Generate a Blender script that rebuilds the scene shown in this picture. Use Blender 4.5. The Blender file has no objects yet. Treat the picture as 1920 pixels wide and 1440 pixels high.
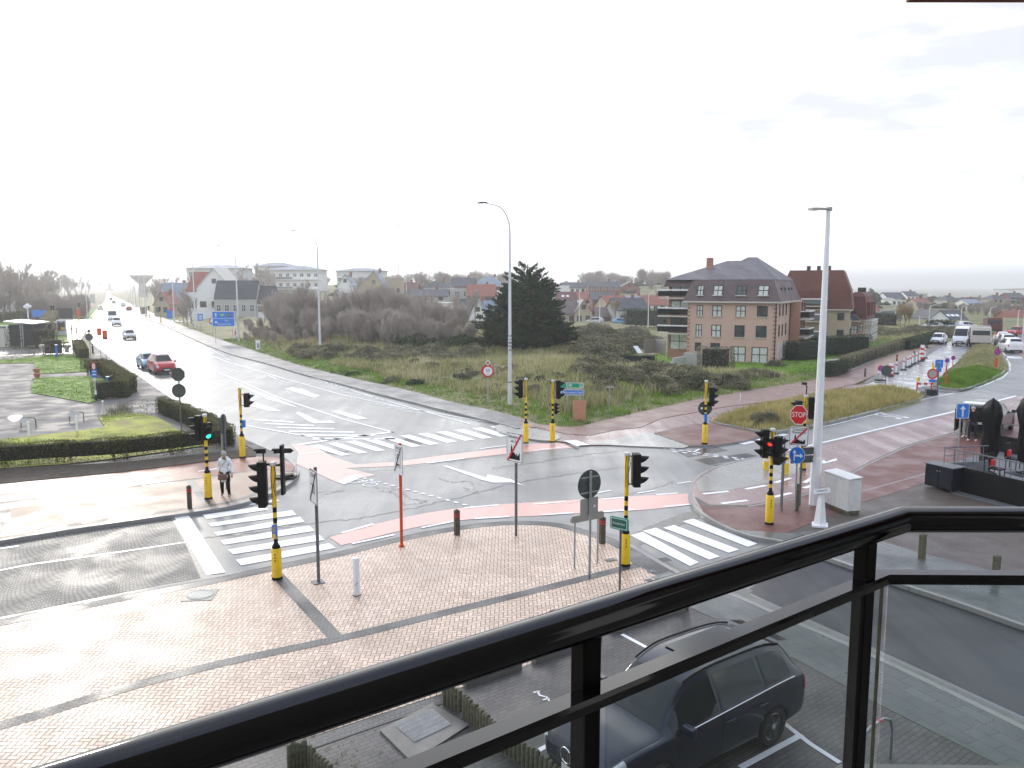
EXPO = 1.33
import bpy, bmesh, math, random
import numpy as np
from mathutils import Vector, Matrix
from mathutils.geometry import tessellate_polygon
R = random.Random(7)
NR = np.random.RandomState(11)
C = bpy.context.scene.collection
rad = math.radians
CAMH = 8.0
F = 1493.0
PIT = math.atan((720-537)/F)
SP, CP = math.sin(PIT), math.cos(PIT)

# ---- surveying: a point of the photograph -> a point on a level plane of the place
def G(u, v, z=0.0):
    x = (u-960)/F; y = (720-v)/F
    t = (z-CAMH)/(-SP+y*CP)
    return (x*t, (CP+y*SP)*t)
def ZT(Y, v):            # height seen at image row v for a thing standing Y metres ahead
    t = (720-v)/F
    return CAMH + Y*(t*CP-SP)/(CP+t*SP)
def XD(u, Y, z=0.0):     # sideways position at image column u, Y ahead
    return (u-960)/F*(Y*CP-(z-CAMH)*SP)
def GL(pts, z=0.0):
    return [G(u, v, z) for u, v in pts]
def smooth(pts, n=5, closed=False):
    P = [Vector(p) for p in pts]; out = []
    m = len(P)
    rng = range(m if closed else m-1)
    for i in rng:
        p0 = P[(i-1) % m] if (closed or i > 0) else P[0]
        p1 = P[i]; p2 = P[(i+1) % m]
        p3 = P[(i+2) % m] if (closed or i+2 < m) else P[-1]
        for k in range(n):
            t = k/n
            q = 0.5*((2*p1)+(p2-p0)*t+(2*p0-5*p1+4*p2-p3)*t*t+(3*p1-p0-3*p2+p3)*t**3)
            out.append(tuple(q))
    if not closed: out.append(tuple(P[-1]))
    return out

# ---- objects
def tag(o, label=None, cat=None, group=None, kind=None):
    if label: o['label'] = label
    if cat: o['category'] = cat
    if group: o['group'] = group
    if kind: o['kind'] = kind
    return o
def empty(name, loc, rz, label, cat, group=None):
    o = bpy.data.objects.new(name, None); C.objects.link(o)
    o.location = loc; o.rotation_euler = (0, 0, rz); o.empty_display_size = .2
    return tag(o, label, cat, group)
def link_mesh(name, me, parent=None):
    o = bpy.data.objects.new(name, me); C.objects.link(o)
    if parent: o.parent = parent
    return o
def copy_tree(o, loc=None, rz=None, label=None, scale=None, group=None):
    kids = {}
    for q in C.objects:
        if q.parent: kids.setdefault(q.parent.name, []).append(q)
    def rec(s, par):
        c = s.copy(); C.objects.link(c); c.parent = par
        for k in kids.get(s.name, []): rec(k, c)
        return c
    c = rec(o, None)
    if loc is not None: c.location = loc
    if rz is not None: c.rotation_euler = (0, 0, rz)
    if scale is not None: c.scale = scale if hasattr(scale, '__len__') else (scale,)*3
    if label: c['label'] = label
    if group: c['group'] = group
    return c

class MB:
    def __init__(s): s.v = []; s.f = []; s.mi = []; s.M = Matrix.Identity(4)
    def add(s, vs, fs, mi=0):
        b = len(s.v); M = s.M
        for p in vs: s.v.append(tuple(M @ Vector(p)))
        for f in fs: s.f.append(tuple(i+b for i in f)); s.mi.append(mi)
        return s
    def box(s, c, d, mi=0, rz=0.0):
        x, y, z = d[0]/2, d[1]/2, d[2]/2; cr, sr = math.cos(rz), math.sin(rz)
        vs = []
        for sz in (-1, 1):
            for sx, sy in ((-1,-1),(1,-1),(1,1),(-1,1)):
                a, b = sx*x, sy*y
                vs.append((c[0]+a*cr-b*sr, c[1]+a*sr+b*cr, c[2]+sz*z))
        return s.add(vs, [(3,2,1,0),(4,5,6,7),(0,1,5,4),(1,2,6,5),(2,3,7,6),(3,0,4,7)], mi)
    def prism(s, poly, z0, z1, mi=0, mis=None, bottom=False):
        n = len(poly)
        A = sum(poly[i][0]*poly[(i+1) % n][1]-poly[(i+1) % n][0]*poly[i][1] for i in range(n))
        if A < 0: poly = poly[::-1]
        tri = tessellate_polygon([[Vector((p[0], p[1], 0)) for p in poly]])
        vs = [(p[0], p[1], z1) for p in poly]
        fs = []
        for t in tri:
            a, b, c = [Vector(poly[i]).to_2d() for i in t]
            if (b-a).cross(c-a) < 0: t = (t[0], t[2], t[1])
            fs.append(tuple(t))
        s.add(vs, fs, mi)
        if z0 is not None and z0 < z1:
            vs = [(p[0], p[1], z0) for p in poly]+[(p[0], p[1], z1) for p in poly]
            s.add(vs, [(i, (i+1) % n, (i+1) % n+n, i+n) for i in range(n)], mi if mis is None else mis)
            if bottom: s.add([(p[0], p[1], z0) for p in poly], [tuple(reversed(f)) for f in fs], mi)
        return s
    def cyl(s, x, y, z0, z1, r, n=12, mi=0, r2=None, cap=True):
        r2 = r if r2 is None else r2
        vs = [(x+r*math.cos(2*math.pi*i/n), y+r*math.sin(2*math.pi*i/n), z0) for i in range(n)]
        vs += [(x+r2*math.cos(2*math.pi*i/n), y+r2*math.sin(2*math.pi*i/n), z1) for i in range(n)]
        fs = [(i, (i+1) % n, (i+1) % n+n, i+n) for i in range(n)]
        if cap: fs += [tuple(range(n-1, -1, -1)), tuple(range(n, 2*n))]
        return s.add(vs, fs, mi)
    def tube(s, pts, r, n=6, mi=0, cap=True):
        P = [Vector(p) for p in pts]; rs = r if hasattr(r, '__len__') else [r]*len(P)
        up = Vector((0, 0, 1)); vs = []
        d0 = (P[1]-P[0]).normalized()
        if abs(d0.dot(up)) > .95: up = Vector((1, 0, 0))
        for i, p in enumerate(P):
            if i == 0: d = P[1]-P[0]
            elif i == len(P)-1: d = P[-1]-P[-2]
            else: d = (P[i+1]-P[i]).normalized()+(P[i]-P[i-1]).normalized()
            d = d.normalized() if d.length > 1e-9 else d0
            a = up.cross(d)
            if a.length < 1e-6: a = Vector((1, 0, 0)).cross(d)
            a.normalize(); b = d.cross(a); up = b
            # keep up stable
            for k in range(n):
                t = 2*math.pi*k/n
                vs.append(tuple(p+rs[i]*(math.cos(t)*a+math.sin(t)*b)))
            up = b
        fs = []
        for i in range(len(P)-1):
            for k in range(n):
                fs.append((i*n+k, i*n+(k+1) % n, (i+1)*n+(k+1) % n, (i+1)*n+k))
        if cap: fs += [tuple(range(n-1, -1, -1)), tuple(range((len(P)-1)*n, len(P)*n))]
        return s.add(vs, fs, mi)
    def lathe(s, prof, n=16, mi=0, c=(0, 0, 0)):
        vs = []; fs = []
        for r, z in prof:
            for k in range(n):
                t = 2*math.pi*k/n; vs.append((c[0]+r*math.cos(t), c[1]+r*math.sin(t), c[2]+z))
        for i in range(len(prof)-1):
            for k in range(n):
                fs.append((i*n+k, i*n+(k+1) % n, (i+1)*n+(k+1) % n, (i+1)*n+k))
        fs += [tuple(range(n-1, -1, -1)), tuple(range((len(prof)-1)*n, len(prof)*n))]
        return s.add(vs, fs, mi)
    def plate(s, poly, y0, y1, mi=0, mib=None):      # poly in x,z ; thickness along y, front at y0 (towards -y)
        old = s.M; s.M = old @ Matrix(((1,0,0,0),(0,0,-1,0),(0,1,0,0),(0,0,0,1)))
        s.prism(poly, -y1, -y0, mi, mis=mib if mib is not None else mi)
        tri = tessellate_polygon([[Vector((p[0], p[1], 0)) for p in poly]])
        s.add([(p[0], p[1], -y1) for p in poly], [tuple(t) for t in tri], mi if mib is None else mib)
        s.M = old; return s
    def text(s, txt, size, x, z, y, mi=0, sx=1.0, align='CENTER', th=.002):
        vs, fs = text_geo(txt, align)
        s.add([(x+p[0]*size*sx, y-th-p[2]*0.001, z+p[1]*size) for p in vs], fs, mi); return s
    def build(s, name, mats, parent=None, smoothing=False, bevel=0, loc=None):
        me = bpy.data.meshes.new(name); me.from_pydata(s.v, [], s.f)
        for m in (mats if isinstance(mats, (list, tuple)) else [mats]): me.materials.append(m)
        if len(s.mi): me.polygons.foreach_set('material_index', s.mi)
        if smoothing:
            me.polygons.foreach_set('use_smooth', [True]*len(me.polygons))
            bm = bmesh.new(); bm.from_mesh(me); bmesh.ops.remove_doubles(bm, verts=bm.verts, dist=1e-5)
            for e in bm.edges:
                if len(e.link_faces) == 2 and e.calc_face_angle(0) > rad(smoothing if smoothing is not True else 40): e.smooth = False
            bm.to_mesh(me); bm.free()
        me.update()
        o = link_mesh(name, me, parent)
        if loc: o.location = loc
        if bevel:
            b = o.modifiers.new('bevel', 'BEVEL'); b.width = bevel; b.segments = 2; b.limit_method = 'ANGLE'
        return o
_tc = {}
def text_geo(txt, align='CENTER'):
    k = (txt, align)
    if k in _tc: return _tc[k]
    cu = bpy.data.curves.new('t', 'FONT'); cu.body = txt; cu.size = 1.0; cu.align_x = align; cu.align_y = 'CENTER'; cu.resolution_u = 3
    o = bpy.data.objects.new('t', cu); C.objects.link(o); bpy.context.view_layer.update()
    me = bpy.data.meshes.new_from_object(o.evaluated_get(bpy.context.evaluated_depsgraph_get()))
    vs = [tuple(v.co) for v in me.vertices]; fs = [tuple(p.vertices) for p in me.polygons]
    bpy.data.objects.remove(o); bpy.data.meshes.remove(me); bpy.data.curves.remove(cu)
    _tc[k] = (vs, fs); return vs, fs
def npmesh(name, V, Fq, mats, parent=None, col=None, smoothf=False):
    me = bpy.data.meshes.new(name)
    k = Fq.shape[1]
    me.vertices.add(len(V)); me.vertices.foreach_set('co', V.astype(np.float32).ravel())
    me.loops.add(Fq.size); me.loops.foreach_set('vertex_index', Fq.astype(np.int32).ravel())
    me.polygons.add(len(Fq)); me.polygons.foreach_set('loop_start', np.arange(0, Fq.size, k, dtype=np.int32))
    me.polygons.foreach_set('loop_total', np.full(len(Fq), k, dtype=np.int32))
    if smoothf: me.polygons.foreach_set('use_smooth', [True]*len(Fq))
    if col is not None:
        a = me.attributes.new('tone', 'FLOAT', 'POINT'); a.data.foreach_set('value', col.astype(np.float32))
    for m in (mats if isinstance(mats, (list, tuple)) else [mats]): me.materials.append(m)
    me.update(); me.validate()
    return link_mesh(name, me, parent)

# ---- materials
def newmat(name):
    m = bpy.data.materials.new(name); m.use_nodes = True
    nt = m.node_tree; b = nt.nodes['Principled BSDF']; return m, nt, b
def N(nt, t, **kw):
    n = nt.nodes.new(t)
    for k, v in kw.items():
        if k.startswith('i_'): n.inputs[int(k[2:])].default_value = v
        else: setattr(n, k, v)
    return n
def ramp(nt, fac, stops):
    r = nt.nodes.new('ShaderNodeValToRGB'); e = r.color_ramp.elements
    while len(e) < len(stops): e.new(.5)
    for i, (p, c) in enumerate(stops): e[i].position = p; e[i].color = (*c, 1) if len(c) == 3 else c
    nt.links.new(fac, r.inputs[0]); return r.outputs[0]
def mathn(nt, op, a, b=None, c=None):
    n = nt.nodes.new('ShaderNodeMath'); n.operation = op
    for i, q in enumerate((a, b, c)):
        if q is None: continue
        if isinstance(q, (int, float)): n.inputs[i].default_value = q
        else: nt.links.new(q, n.inputs[i])
    return n.outputs[0]
def mixc(nt, fac, a, b, mode='MIX'):
    n = nt.nodes.new('ShaderNodeMix'); n.data_type = 'RGBA'; n.blend_type = mode
    for i, q in ((0, fac), (6, a), (7, b)):
        if isinstance(q, (int, float)): n.inputs[i].default_value = q
        elif isinstance(q, tuple): n.inputs[i].default_value = (*q, 1) if len(q) == 3 else q
        else: nt.links.new(q, n.inputs[i])
    return n.outputs[2]
def coords(nt, rz=0.0, sc=1.0, geo=False):
    tc = nt.nodes.new('ShaderNodeTexCoord'); mp = nt.nodes.new('ShaderNodeMapping')
    mp.inputs['Rotation'].default_value = (0, 0, rz)
    mp.inputs['Scale'].default_value = (sc, sc, sc) if not hasattr(sc, '__len__') else sc
    nt.links.new(tc.outputs['Object'], mp.inputs[0]); return mp.outputs[0]
def noise(nt, vec, scale, detail=4, rough=.55):
    n = nt.nodes.new('ShaderNodeTexNoise'); n.inputs['Scale'].default_value = scale
    n.inputs['Detail'].default_value = detail; n.inputs['Roughness'].default_value = rough
    if vec is not None: nt.links.new(vec, n.inputs['Vector'])
    return n.outputs['Fac']
def bump(nt, b, h, dist=.01, st=.5):
    n = nt.nodes.new('ShaderNodeBump'); n.inputs['Distance'].default_value = dist; n.inputs['Strength'].default_value = st
    nt.links.new(h, n.inputs['Height']); nt.links.new(n.outputs[0], b.inputs['Normal'])
def pm(name, col, rough=.6, metal=0.0, var=.12, sc=6.0, bmp=0.0, coat=0.0, emit=None, spec=.5):
    m, nt, b = newmat(name); v = coords(nt)
    f = noise(nt, v, sc)
    lo = tuple(c*(1-var) for c in col); hi = tuple(min(1, c*(1+var)) for c in col)
    nt.links.new(ramp(nt, f, [(.3, lo), (.7, hi)]), b.inputs['Base Color'])
    f2 = noise(nt, v, sc*2.3, 3)
    rr = mathn(nt, 'MULTIPLY_ADD', f2, .25*rough, rough*.87)
    nt.links.new(rr, b.inputs['Roughness'])
    b.inputs['Metallic'].default_value = metal; b.inputs['Coat Weight'].default_value = coat
    b.inputs['Specular IOR Level'].default_value = spec
    if bmp: bump(nt, b, f2, bmp)
    if emit: b.inputs['Emission Color'].default_value = (*emit[0], 1); b.inputs['Emission Strength'].default_value = emit[1]
    return m
# ---------- ground materials ----------
def herring(name, rz, w, base, dark, joint, rough=(.25, .5), wet=.5):
    m, nt, b = newmat(name); L = nt.links
    v = coords(nt, rz, 1.0/w); sp = nt.nodes.new('ShaderNodeSeparateXYZ'); L.new(v, sp.inputs[0])
    x, y = sp.outputs[0], sp.outputs[1]
    i = mathn(nt, 'FLOOR', x); j = mathn(nt, 'FLOOR', y)
    fx = mathn(nt, 'SUBTRACT', x, i); fy = mathn(nt, 'SUBTRACT', y, j)
    k = mathn(nt, 'FLOORED_MODULO', mathn(nt, 'SUBTRACT', i, j), 4.0)
    def eq(n): return mathn(nt, 'COMPARE', k, float(n), .25)
    e0, e1, e2, e3 = eq(0), eq(1), eq(2), eq(3)
    dl = mathn(nt, 'ADD', fx, mathn(nt, 'MULTIPLY', e1, 9.0))
    dr = mathn(nt, 'ADD', mathn(nt, 'SUBTRACT', 1.0, fx), mathn(nt, 'MULTIPLY', e0, 9.0))
    db = mathn(nt, 'ADD', fy, mathn(nt, 'MULTIPLY', e2, 9.0))
    dt = mathn(nt, 'ADD', mathn(nt, 'SUBTRACT', 1.0, fy), mathn(nt, 'MULTIPLY', e3, 9.0))
    d = mathn(nt, 'MINIMUM', mathn(nt, 'MINIMUM', dl, dr), mathn(nt, 'MINIMUM', db, dt))
    jm = ramp(nt, d, [(.05, (0, 0, 0)), (.12, (1, 1, 1))])
    cb = nt.nodes.new('ShaderNodeCombineXYZ')
    L.new(mathn(nt, 'SUBTRACT', i, e1), cb.inputs[0]); L.new(mathn(nt, 'SUBTRACT', j, e2), cb.inputs[1])
    wn = nt.nodes.new('ShaderNodeTexWhiteNoise'); L.new(cb.outputs[0], wn.inputs[0])
    col = ramp(nt, wn.outputs['Value'], [(0, dark), (.55, base), (1, tuple(min(1, c*1.15) for c in base))])
    big = noise(nt, v, .06, 4); col = mixc(nt, mathn(nt, 'MULTIPLY', ramp(nt, big, [(.35, (0,)*3), (.7, (1,)*3)]), .75), col, tuple(c*.85 for c in dark))
    col = mixc(nt, jm, joint, col)
    L.new(col, b.inputs['Base Color'])
    n2 = noise(nt, v, .1, 5)
    L.new(ramp(nt, n2, [(.38, (rough[0],)*3), (.62, (rough[1],)*3)]), b.inputs['Roughness'])
    b.inputs['Specular IOR Level'].default_value = wet
    h = mathn(nt, 'ADD', mathn(nt, 'MULTIPLY', jm, 1.0), mathn(nt, 'MULTIPLY', wn.outputs['Value'], .25))
    bump(nt, b, h, .004, .6); return m
def brickm(name, rz, bw, bh, c1, c2, joint, rough=(.3, .6), off=.5, mort=.008, spec=.5, arc=None, vert=False, bd=.004):
    m, nt, b = newmat(name); L = nt.links
    v = coords(nt, rz)
    if vert:
        tc = nt.nodes.new('ShaderNodeTexCoord'); g = nt.nodes.new('ShaderNodeSeparateXYZ'); L.new(tc.outputs['Object'], g.inputs[0])
        c = nt.nodes.new('ShaderNodeCombineXYZ'); L.new(mathn(nt, 'ADD', g.outputs[0], g.outputs[1]), c.inputs[0]); L.new(g.outputs[2], c.inputs[1]); v = c.outputs[0]
    if arc:
        g = nt.nodes.new('ShaderNodeSeparateXYZ'); L.new(v, g.inputs[0])
        u = mathn(nt, 'MULTIPLY', g.outputs[0], 1.0/arc); fr = mathn(nt, 'SUBTRACT', mathn(nt, 'FRACT', u), .5)
        yy = mathn(nt, 'ADD', g.outputs[1], mathn(nt, 'MULTIPLY', mathn(nt, 'MULTIPLY', fr, fr), -arc*1.5))
        yy = mathn(nt, 'ADD', yy, mathn(nt, 'MULTIPLY', noise(nt, v, 1.1, 3), .35))
        c = nt.nodes.new('ShaderNodeCombineXYZ'); L.new(g.outputs[0], c.inputs[0]); L.new(yy, c.inputs[1]); v = c.outputs[0]
    t = nt.nodes.new('ShaderNodeTexBrick'); L.new(v, t.inputs['Vector']); t.offset = off
    for k, q in (('Color1', c1), ('Color2', c2), ('Mortar', joint)): t.inputs[k].default_value = (*q, 1)
    for k, q in (('Scale', 1.0), ('Mortar Size', mort), ('Mortar Smooth', .3), ('Brick Width', bw), ('Row Height', bh)): t.inputs[k].default_value = q
    big = noise(nt, v, .5, 5); col = mixc(nt, mathn(nt, 'MULTIPLY', big, .7), t.outputs['Color'], tuple((a+b_)/2*.62 for a, b_ in zip(c1, c2)))
    L.new(col, b.inputs['Base Color'])
    n2 = noise(nt, v, .7, 5); L.new(ramp(nt, n2, [(.38, (rough[0],)*3), (.62, (rough[1],)*3)]), b.inputs['Roughness'])
    b.inputs['Specular IOR Level'].default_value = spec
    bump(nt, b, mathn(nt, 'ADD', mathn(nt, 'SUBTRACT', 1.0, t.outputs['Fac']), mathn(nt, 'MULTIPLY', noise(nt, v, 30, 2), .4)), bd, .6)
    return m
def asphaltm(name, c, rough=(.22, .5), spec=.6, patch=.25):
    m, nt, b = newmat(name); L = nt.links; v = coords(nt)
    sp = noise(nt, v, 60, 3, .7); big = noise(nt, v, .25, 6, .6); st = noise(nt, coords(nt, rad(-27), (1.4, .07, 1)), 1.0, 4)
    col = ramp(nt, sp, [(.3, tuple(q*.6 for q in c)), (.7, tuple(q*1.5 for q in c))])
    col = mixc(nt, mathn(nt, 'MULTIPLY', big, patch*2), col, tuple(q*.6 for q in c))
    L.new(col, b.inputs['Base Color'])
    w = mathn(nt, 'ADD', mathn(nt, 'MULTIPLY', big, .6), mathn(nt, 'MULTIPLY', st, .4))
    L.new(ramp(nt, w, [(.4, (rough[0],)*3), (.6, (rough[1],)*3)]), b.inputs['Roughness'])
    b.inputs['Specular IOR Level'].default_value = spec
    bump(nt, b, sp, .004, .5); return m
def paintm(name, c, rough=.45, wear=.45):
    m, nt, b = newmat(name); L = nt.links; v = coords(nt)
    f = noise(nt, v, 5, 6, .7)
    L.new(ramp(nt, f, [(wear-.12, tuple(q*.45 for q in c)), (wear, c)]), b.inputs['Base Color'])
    b.inputs['Roughness'].default_value = rough; bump(nt, b, noise(nt, v, 60, 2), .002); return m
def vegm(name, cols, sc=.35, rough=.75, trans=.25, tone=True, sat=1):
    m, nt, b = newmat(name); L = nt.links
    g = nt.nodes.new('ShaderNodeNewGeometry')
    f = noise(nt, g.outputs['Position'], sc, 4)
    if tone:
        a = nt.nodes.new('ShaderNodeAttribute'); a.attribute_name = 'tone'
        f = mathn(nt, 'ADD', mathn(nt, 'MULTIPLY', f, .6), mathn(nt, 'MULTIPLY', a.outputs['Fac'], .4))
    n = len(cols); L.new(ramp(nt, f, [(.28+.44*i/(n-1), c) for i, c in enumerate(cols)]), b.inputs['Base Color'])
    b.inputs['Roughness'].default_value = rough; b.inputs['Specular IOR Level'].default_value = .2
    if trans:
        t = nt.nodes.new('ShaderNodeBsdfTranslucent'); L.new(b.inputs['Base Color'].links[0].from_socket, t.inputs[0])
        x = nt.nodes.new('ShaderNodeMixShader'); x.inputs[0].default_value = trans
        L.new(b.outputs[0], x.inputs[1]); L.new(t.outputs[0], x.inputs[2]); L.new(x.outputs[0], nt.nodes['Material Output'].inputs[0])
    return m
def glassm(name, tint=(.9, .93, .92), dust=.05, ior=1.5):
    m, nt, b = newmat(name); L = nt.links
    tr = N(nt, 'ShaderNodeBsdfTransparent'); tr.inputs[0].default_value = (*tint, 1)
    gl = N(nt, 'ShaderNodeBsdfGlossy'); gl.inputs['Roughness'].default_value = .02
    df = N(nt, 'ShaderNodeBsdfDiffuse'); df.inputs[0].default_value = (.7, .72, .7, 1)
    fr = N(nt, 'ShaderNodeFresnel'); fr.inputs[0].default_value = ior; gn = N(nt, 'ShaderNodeNewGeometry'); ff = mathn(nt, 'MULTIPLY', fr.outputs[0], mathn(nt, 'SUBTRACT', 1.0, gn.outputs['Backfacing']))
    a = N(nt, 'ShaderNodeMixShader'); L.new(ff, a.inputs[0]); L.new(tr.outputs[0], a.inputs[1]); L.new(gl.outputs[0], a.inputs[2])
    c = N(nt, 'ShaderNodeMixShader'); L.new(mathn(nt, 'MULTIPLY', noise(nt, coords(nt), 1.4, 4), dust*2), c.inputs[0])
    L.new(a.outputs[0], c.inputs[1]); L.new(df.outputs[0], c.inputs[2]); L.new(c.outputs[0], nt.nodes['Material Output'].inputs[0])
    return m
AX = rad(37)      # the street's own direction; the promenade paving follows it
M = {}
M['herring'] = herring('cream_clay_herringbone', -AX+rad(45-8), .105, (.74, .56, .44), (.58, .42, .32), (.08, .05, .038), (.36, .5), .42)
M['footbrick'] = brickm('cream_clay_pavers', -rad(10), .21, .105, (.54, .39, .30), (.44, .30, .23), (.08, .055, .04), (.42, .55), spec=.3, mort=.012)
M['redbrick'] = brickm('red_clay_pavers', -rad(10), .21, .105, (.27, .065, .045), (.2, .05, .04), (.06, .03, .03), (.3, .5), mort=.006)
M['setts'] = brickm('granite_setts', -AX, .11, .1, (.12, .12, .125), (.07, .07, .075), (.025, .025, .025), (.3, .55), mort=.014, bd=.008)
M['cobbles'] = brickm('segmental_cobbles', -rad(5), .11, .115, (.25, .24, .225), (.16, .155, .145), (.02, .02, .02), (.45, .6), mort=.018, arc=1.5, spec=.38, bd=.02)
M['carparkbrick'] = brickm('grey_parking_pavers', -AX, .21, .105, (.115, .105, .10), (.07, .066, .062), (.015, .015, .015), (.35, .6), mort=.010)
M['yardbrick'] = brickm('grey_yard_pavers', -rad(20), .24, .12, (.22, .205, .195), (.18, .17, .165), (.07, .07, .07), (.6, .8), mort=.012, spec=.2)
M['plazabrick'] = brickm('brown_plaza_pavers', -rad(12), .21, .105, (.115, .09, .075), (.08, .062, .053), (.03, .025, .02), (.4, .6), mort=.007)  # brown darkened to hold the shade of the viewer's building
M['slab'] = brickm('grey_concrete_slabs', AX-rad(62)-rad(90), .6, .3, (.12, .132, .128), (.09, .10, .10), (.03, .03, .03), (.25, .55), mort=.008)  # grey lowered so the slabs carry the building's shade in their colour
M['sidebrick'] = brickm('grey_sidewalk_pavers', rad(28), .3, .3, (.24, .23, .225), (.17, .165, .16), (.07, .07, .07), (.35, .6), mort=.012)
M['concrete'] = brickm('concrete_carriageway', rad(33), 5.0, 4.0, (.36, .36, .36), (.30, .30, .30), (.08, .08, .08), (.12, .4), mort=.03, spec=.6, off=0)
M['kerb'] = brickm('kerb_stone', 0, 1.0, 5.0, (.33, .325, .31), (.27, .265, .26), (.08, .08, .08), (.35, .6), mort=.006)
M['gutter'] = pm('gutter_concrete', (.15, .145, .13), .4, sc=3, var=.25, bmp=.003)
M['asphalt'] = asphaltm('wet_asphalt', (.17, .17, .172), (.26, .42), .55, .14)
M['asphaltnew'] = asphaltm('fresh_dark_asphalt', (.026, .027, .034), (.3, .55), .5)  # new dark asphalt, darkened further for shade from the viewer's building
M['apron'] = asphaltm('light_asphalt', (.26, .255, .24), (.15, .4))
M['redasph'] = asphaltm('mauve_cycle_asphalt', (.22, .125, .125), (.14, .42))
M['redpave'] = brickm('red_concrete_pavers', -rad(5), .22, .11, (.20, .075, .06), (.15, .055, .048), (.06, .03, .03), (.35, .6), mort=.006)
M['pinkpath'] = brickm('pink_brick_path', rad(25), .22, .11, (.33, .20, .17), (.26, .16, .14), (.12, .08, .07), (.35, .6), mort=.006)
M['tan'] = pm('tan_gravel_path', (.36, .25, .18), .6, sc=4, var=.2, bmp=.004)
M['rubble'] = pm('unfinished_kerb_rubble', (.2, .18, .17), .7, sc=3, var=.6, bmp=.02)
M['pinklane'] = paintm('pink_lane_surface', (.62, .33, .28), .3, .35)
M['white'] = paintm('road_paint_white', (.80, .81, .83), .35, .34)
M['soil'] = pm('bare_dark_soil', (.065, .05, .035), .9, sc=5, var=.5, bmp=.02)
M['tar'] = pm('tar_seam', (.045, .045, .048), .3, sc=9)
M['puddle'] = pm('standing_water', (.03, .03, .03), .02, sc=3, var=.05, spec=1.0)
M['lawn'] = vegm('lawn_turf', [(.10, .18, .02), (.15, .25, .03), (.20, .31, .04)], .5, trans=0, tone=False)
M['moss'] = vegm('mossy_turf', [(.16, .10, .06), (.22, .22, .03), (.34, .35, .03), (.14, .2, .03)], .55, trans=0, tone=False)
M['heath'] = vegm('dune_ground', [(.09, .08, .05), (.13, .14, .05), (.22, .19, .10), (.12, .16, .04)], .22, trans=0, tone=False)
# ---------- object materials ----------
M['yellow'] = pm('traffic_yellow', (.80, .52, .015), .4, sc=5, var=.1)
M['black'] = pm('matt_black', (.006, .006, .007), .55, var=.3, spec=.18)
M['navyblk'] = pm('blue_black', (.010, .013, .022), .5, var=.3, spec=.25)
M['gal'] = pm('galvanised_steel', (.38, .4, .41), .45, .6, .18, 9)
M['greypost'] = pm('grey_painted_post', (.13, .14, .15), .5, .2, .2, 9)
M['signback'] = pm('sign_back_dark', (.055, .065, .06), .5, .1, .35, 8)
M['signgrey'] = pm('sign_back_grey', (.34, .33, .31), .45, .3, .12, 8)
M['wht'] = pm('white_enamel', (.78, .79, .8), .4, var=.05)
M['offwht'] = pm('off_white', (.62, .62, .6), .5, var=.08)
M['lamppost'] = pm('painted_lamp_post', (.62, .64, .66), .4, .1, .08, 4)
M['signred'] = pm('sign_red', (.58, .012, .015), .4, var=.08)
M['signblue'] = pm('sign_blue', (.01, .17, .62), .4, var=.08)
M['signgreen'] = pm('sign_green', (.0, .30, .17), .4, var=.08)
M['dkgreen'] = pm('street_sign_green', (.005, .11, .075), .4)
M['orange'] = pm('orange_red_paint', (.62, .07, .015), .4, var=.1)
M['cardboard'] = pm('brown_board', (.48, .24, .15), .7, sc=4)
M['purple'] = pm('no_parking_blue', (.10, .03, .35), .4)
M['wood'] = pm('weathered_wood', (.075, .06, .04), .8, sc=14, var=.55, bmp=.01)
M['woodgreen'] = pm('algae_wood', (.10, .10, .06), .8, sc=14, var=.4, bmp=.01)
M['rail'] = pm('black_brown_lacquer', (.004, .003, .004), .07, sc=3, var=.2)
M['lampred'] = pm('lit_red_lens', (.6, .02, .01), .3, emit=((1, .04, .02), .5))
M['lampgreen'] = pm('lit_green_lens', (.02, .6, .3), .3, emit=((.02, 1, .45), 1.6))
M['lens'] = pm('dark_lens', (.03, .03, .03), .15)
M['pane'] = pm('window_pane', (.05, .065, .07), .06, sc=1.5, var=.5, spec=.7)
M['curtain'] = pm('net_curtain_window', (.55, .58, .55), .35, sc=7, var=.3)
M['frame'] = pm('dark_window_frame', (.035, .02, .018), .5)
M['wframe'] = pm('white_window_frame', (.7, .7, .68), .5)
M['stone'] = pm('pale_stone', (.5, .47, .42), .6)
def facade(name, c, j=None): return brickm(name, 0, .22, .075, c, tuple(q*.85 for q in c), j or tuple(q*.8 for q in c), (.7, .85), mort=.008, vert=True, spec=.3)
M['salmon'] = facade('salmon_brick', (.68, .465, .39))
M['salmon2'] = facade('orange_brick', (.46, .25, .18))
M['redb'] = facade('red_house_brick', (.3, .12, .08))
M['beige'] = facade('beige_brick', (.5, .42, .31))
M['render'] = pm('white_render', (.72, .72, .70), .7, sc=2, var=.06)
M['greyr'] = pm('grey_render', (.38, .38, .36), .7, sc=2, var=.08)
def roofm(name, c, bw=.3, bh=.25): return brickm(name, 0, bw, bh, c, tuple(q*.72 for q in c), tuple(q*.45 for q in c), (.5, .75), mort=.02, vert=True, bd=.012)
M['slate'] = roofm('grey_slate', (.19, .175, .19))
M['mansard'] = roofm('purple_brown_tiles', (.17, .12, .12))
M['redtile'] = roofm('red_roof_tiles', (.33, .085, .05))
M['rusttile'] = roofm('rust_brown_tiles', (.16, .045, .022))
M['wine'] = roofm('wine_red_tiles', (.15, .03, .025))
M['darktile'] = roofm('dark_blue_grey_tiles', (.06, .068, .085))
M['blueroof'] = roofm('zinc_blue_roof', (.24, .30, .38), 1.0, 3.0)
M['bark'] = pm('bark', (.09, .075, .06), .9, sc=9, var=.35, bmp=.01)
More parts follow.
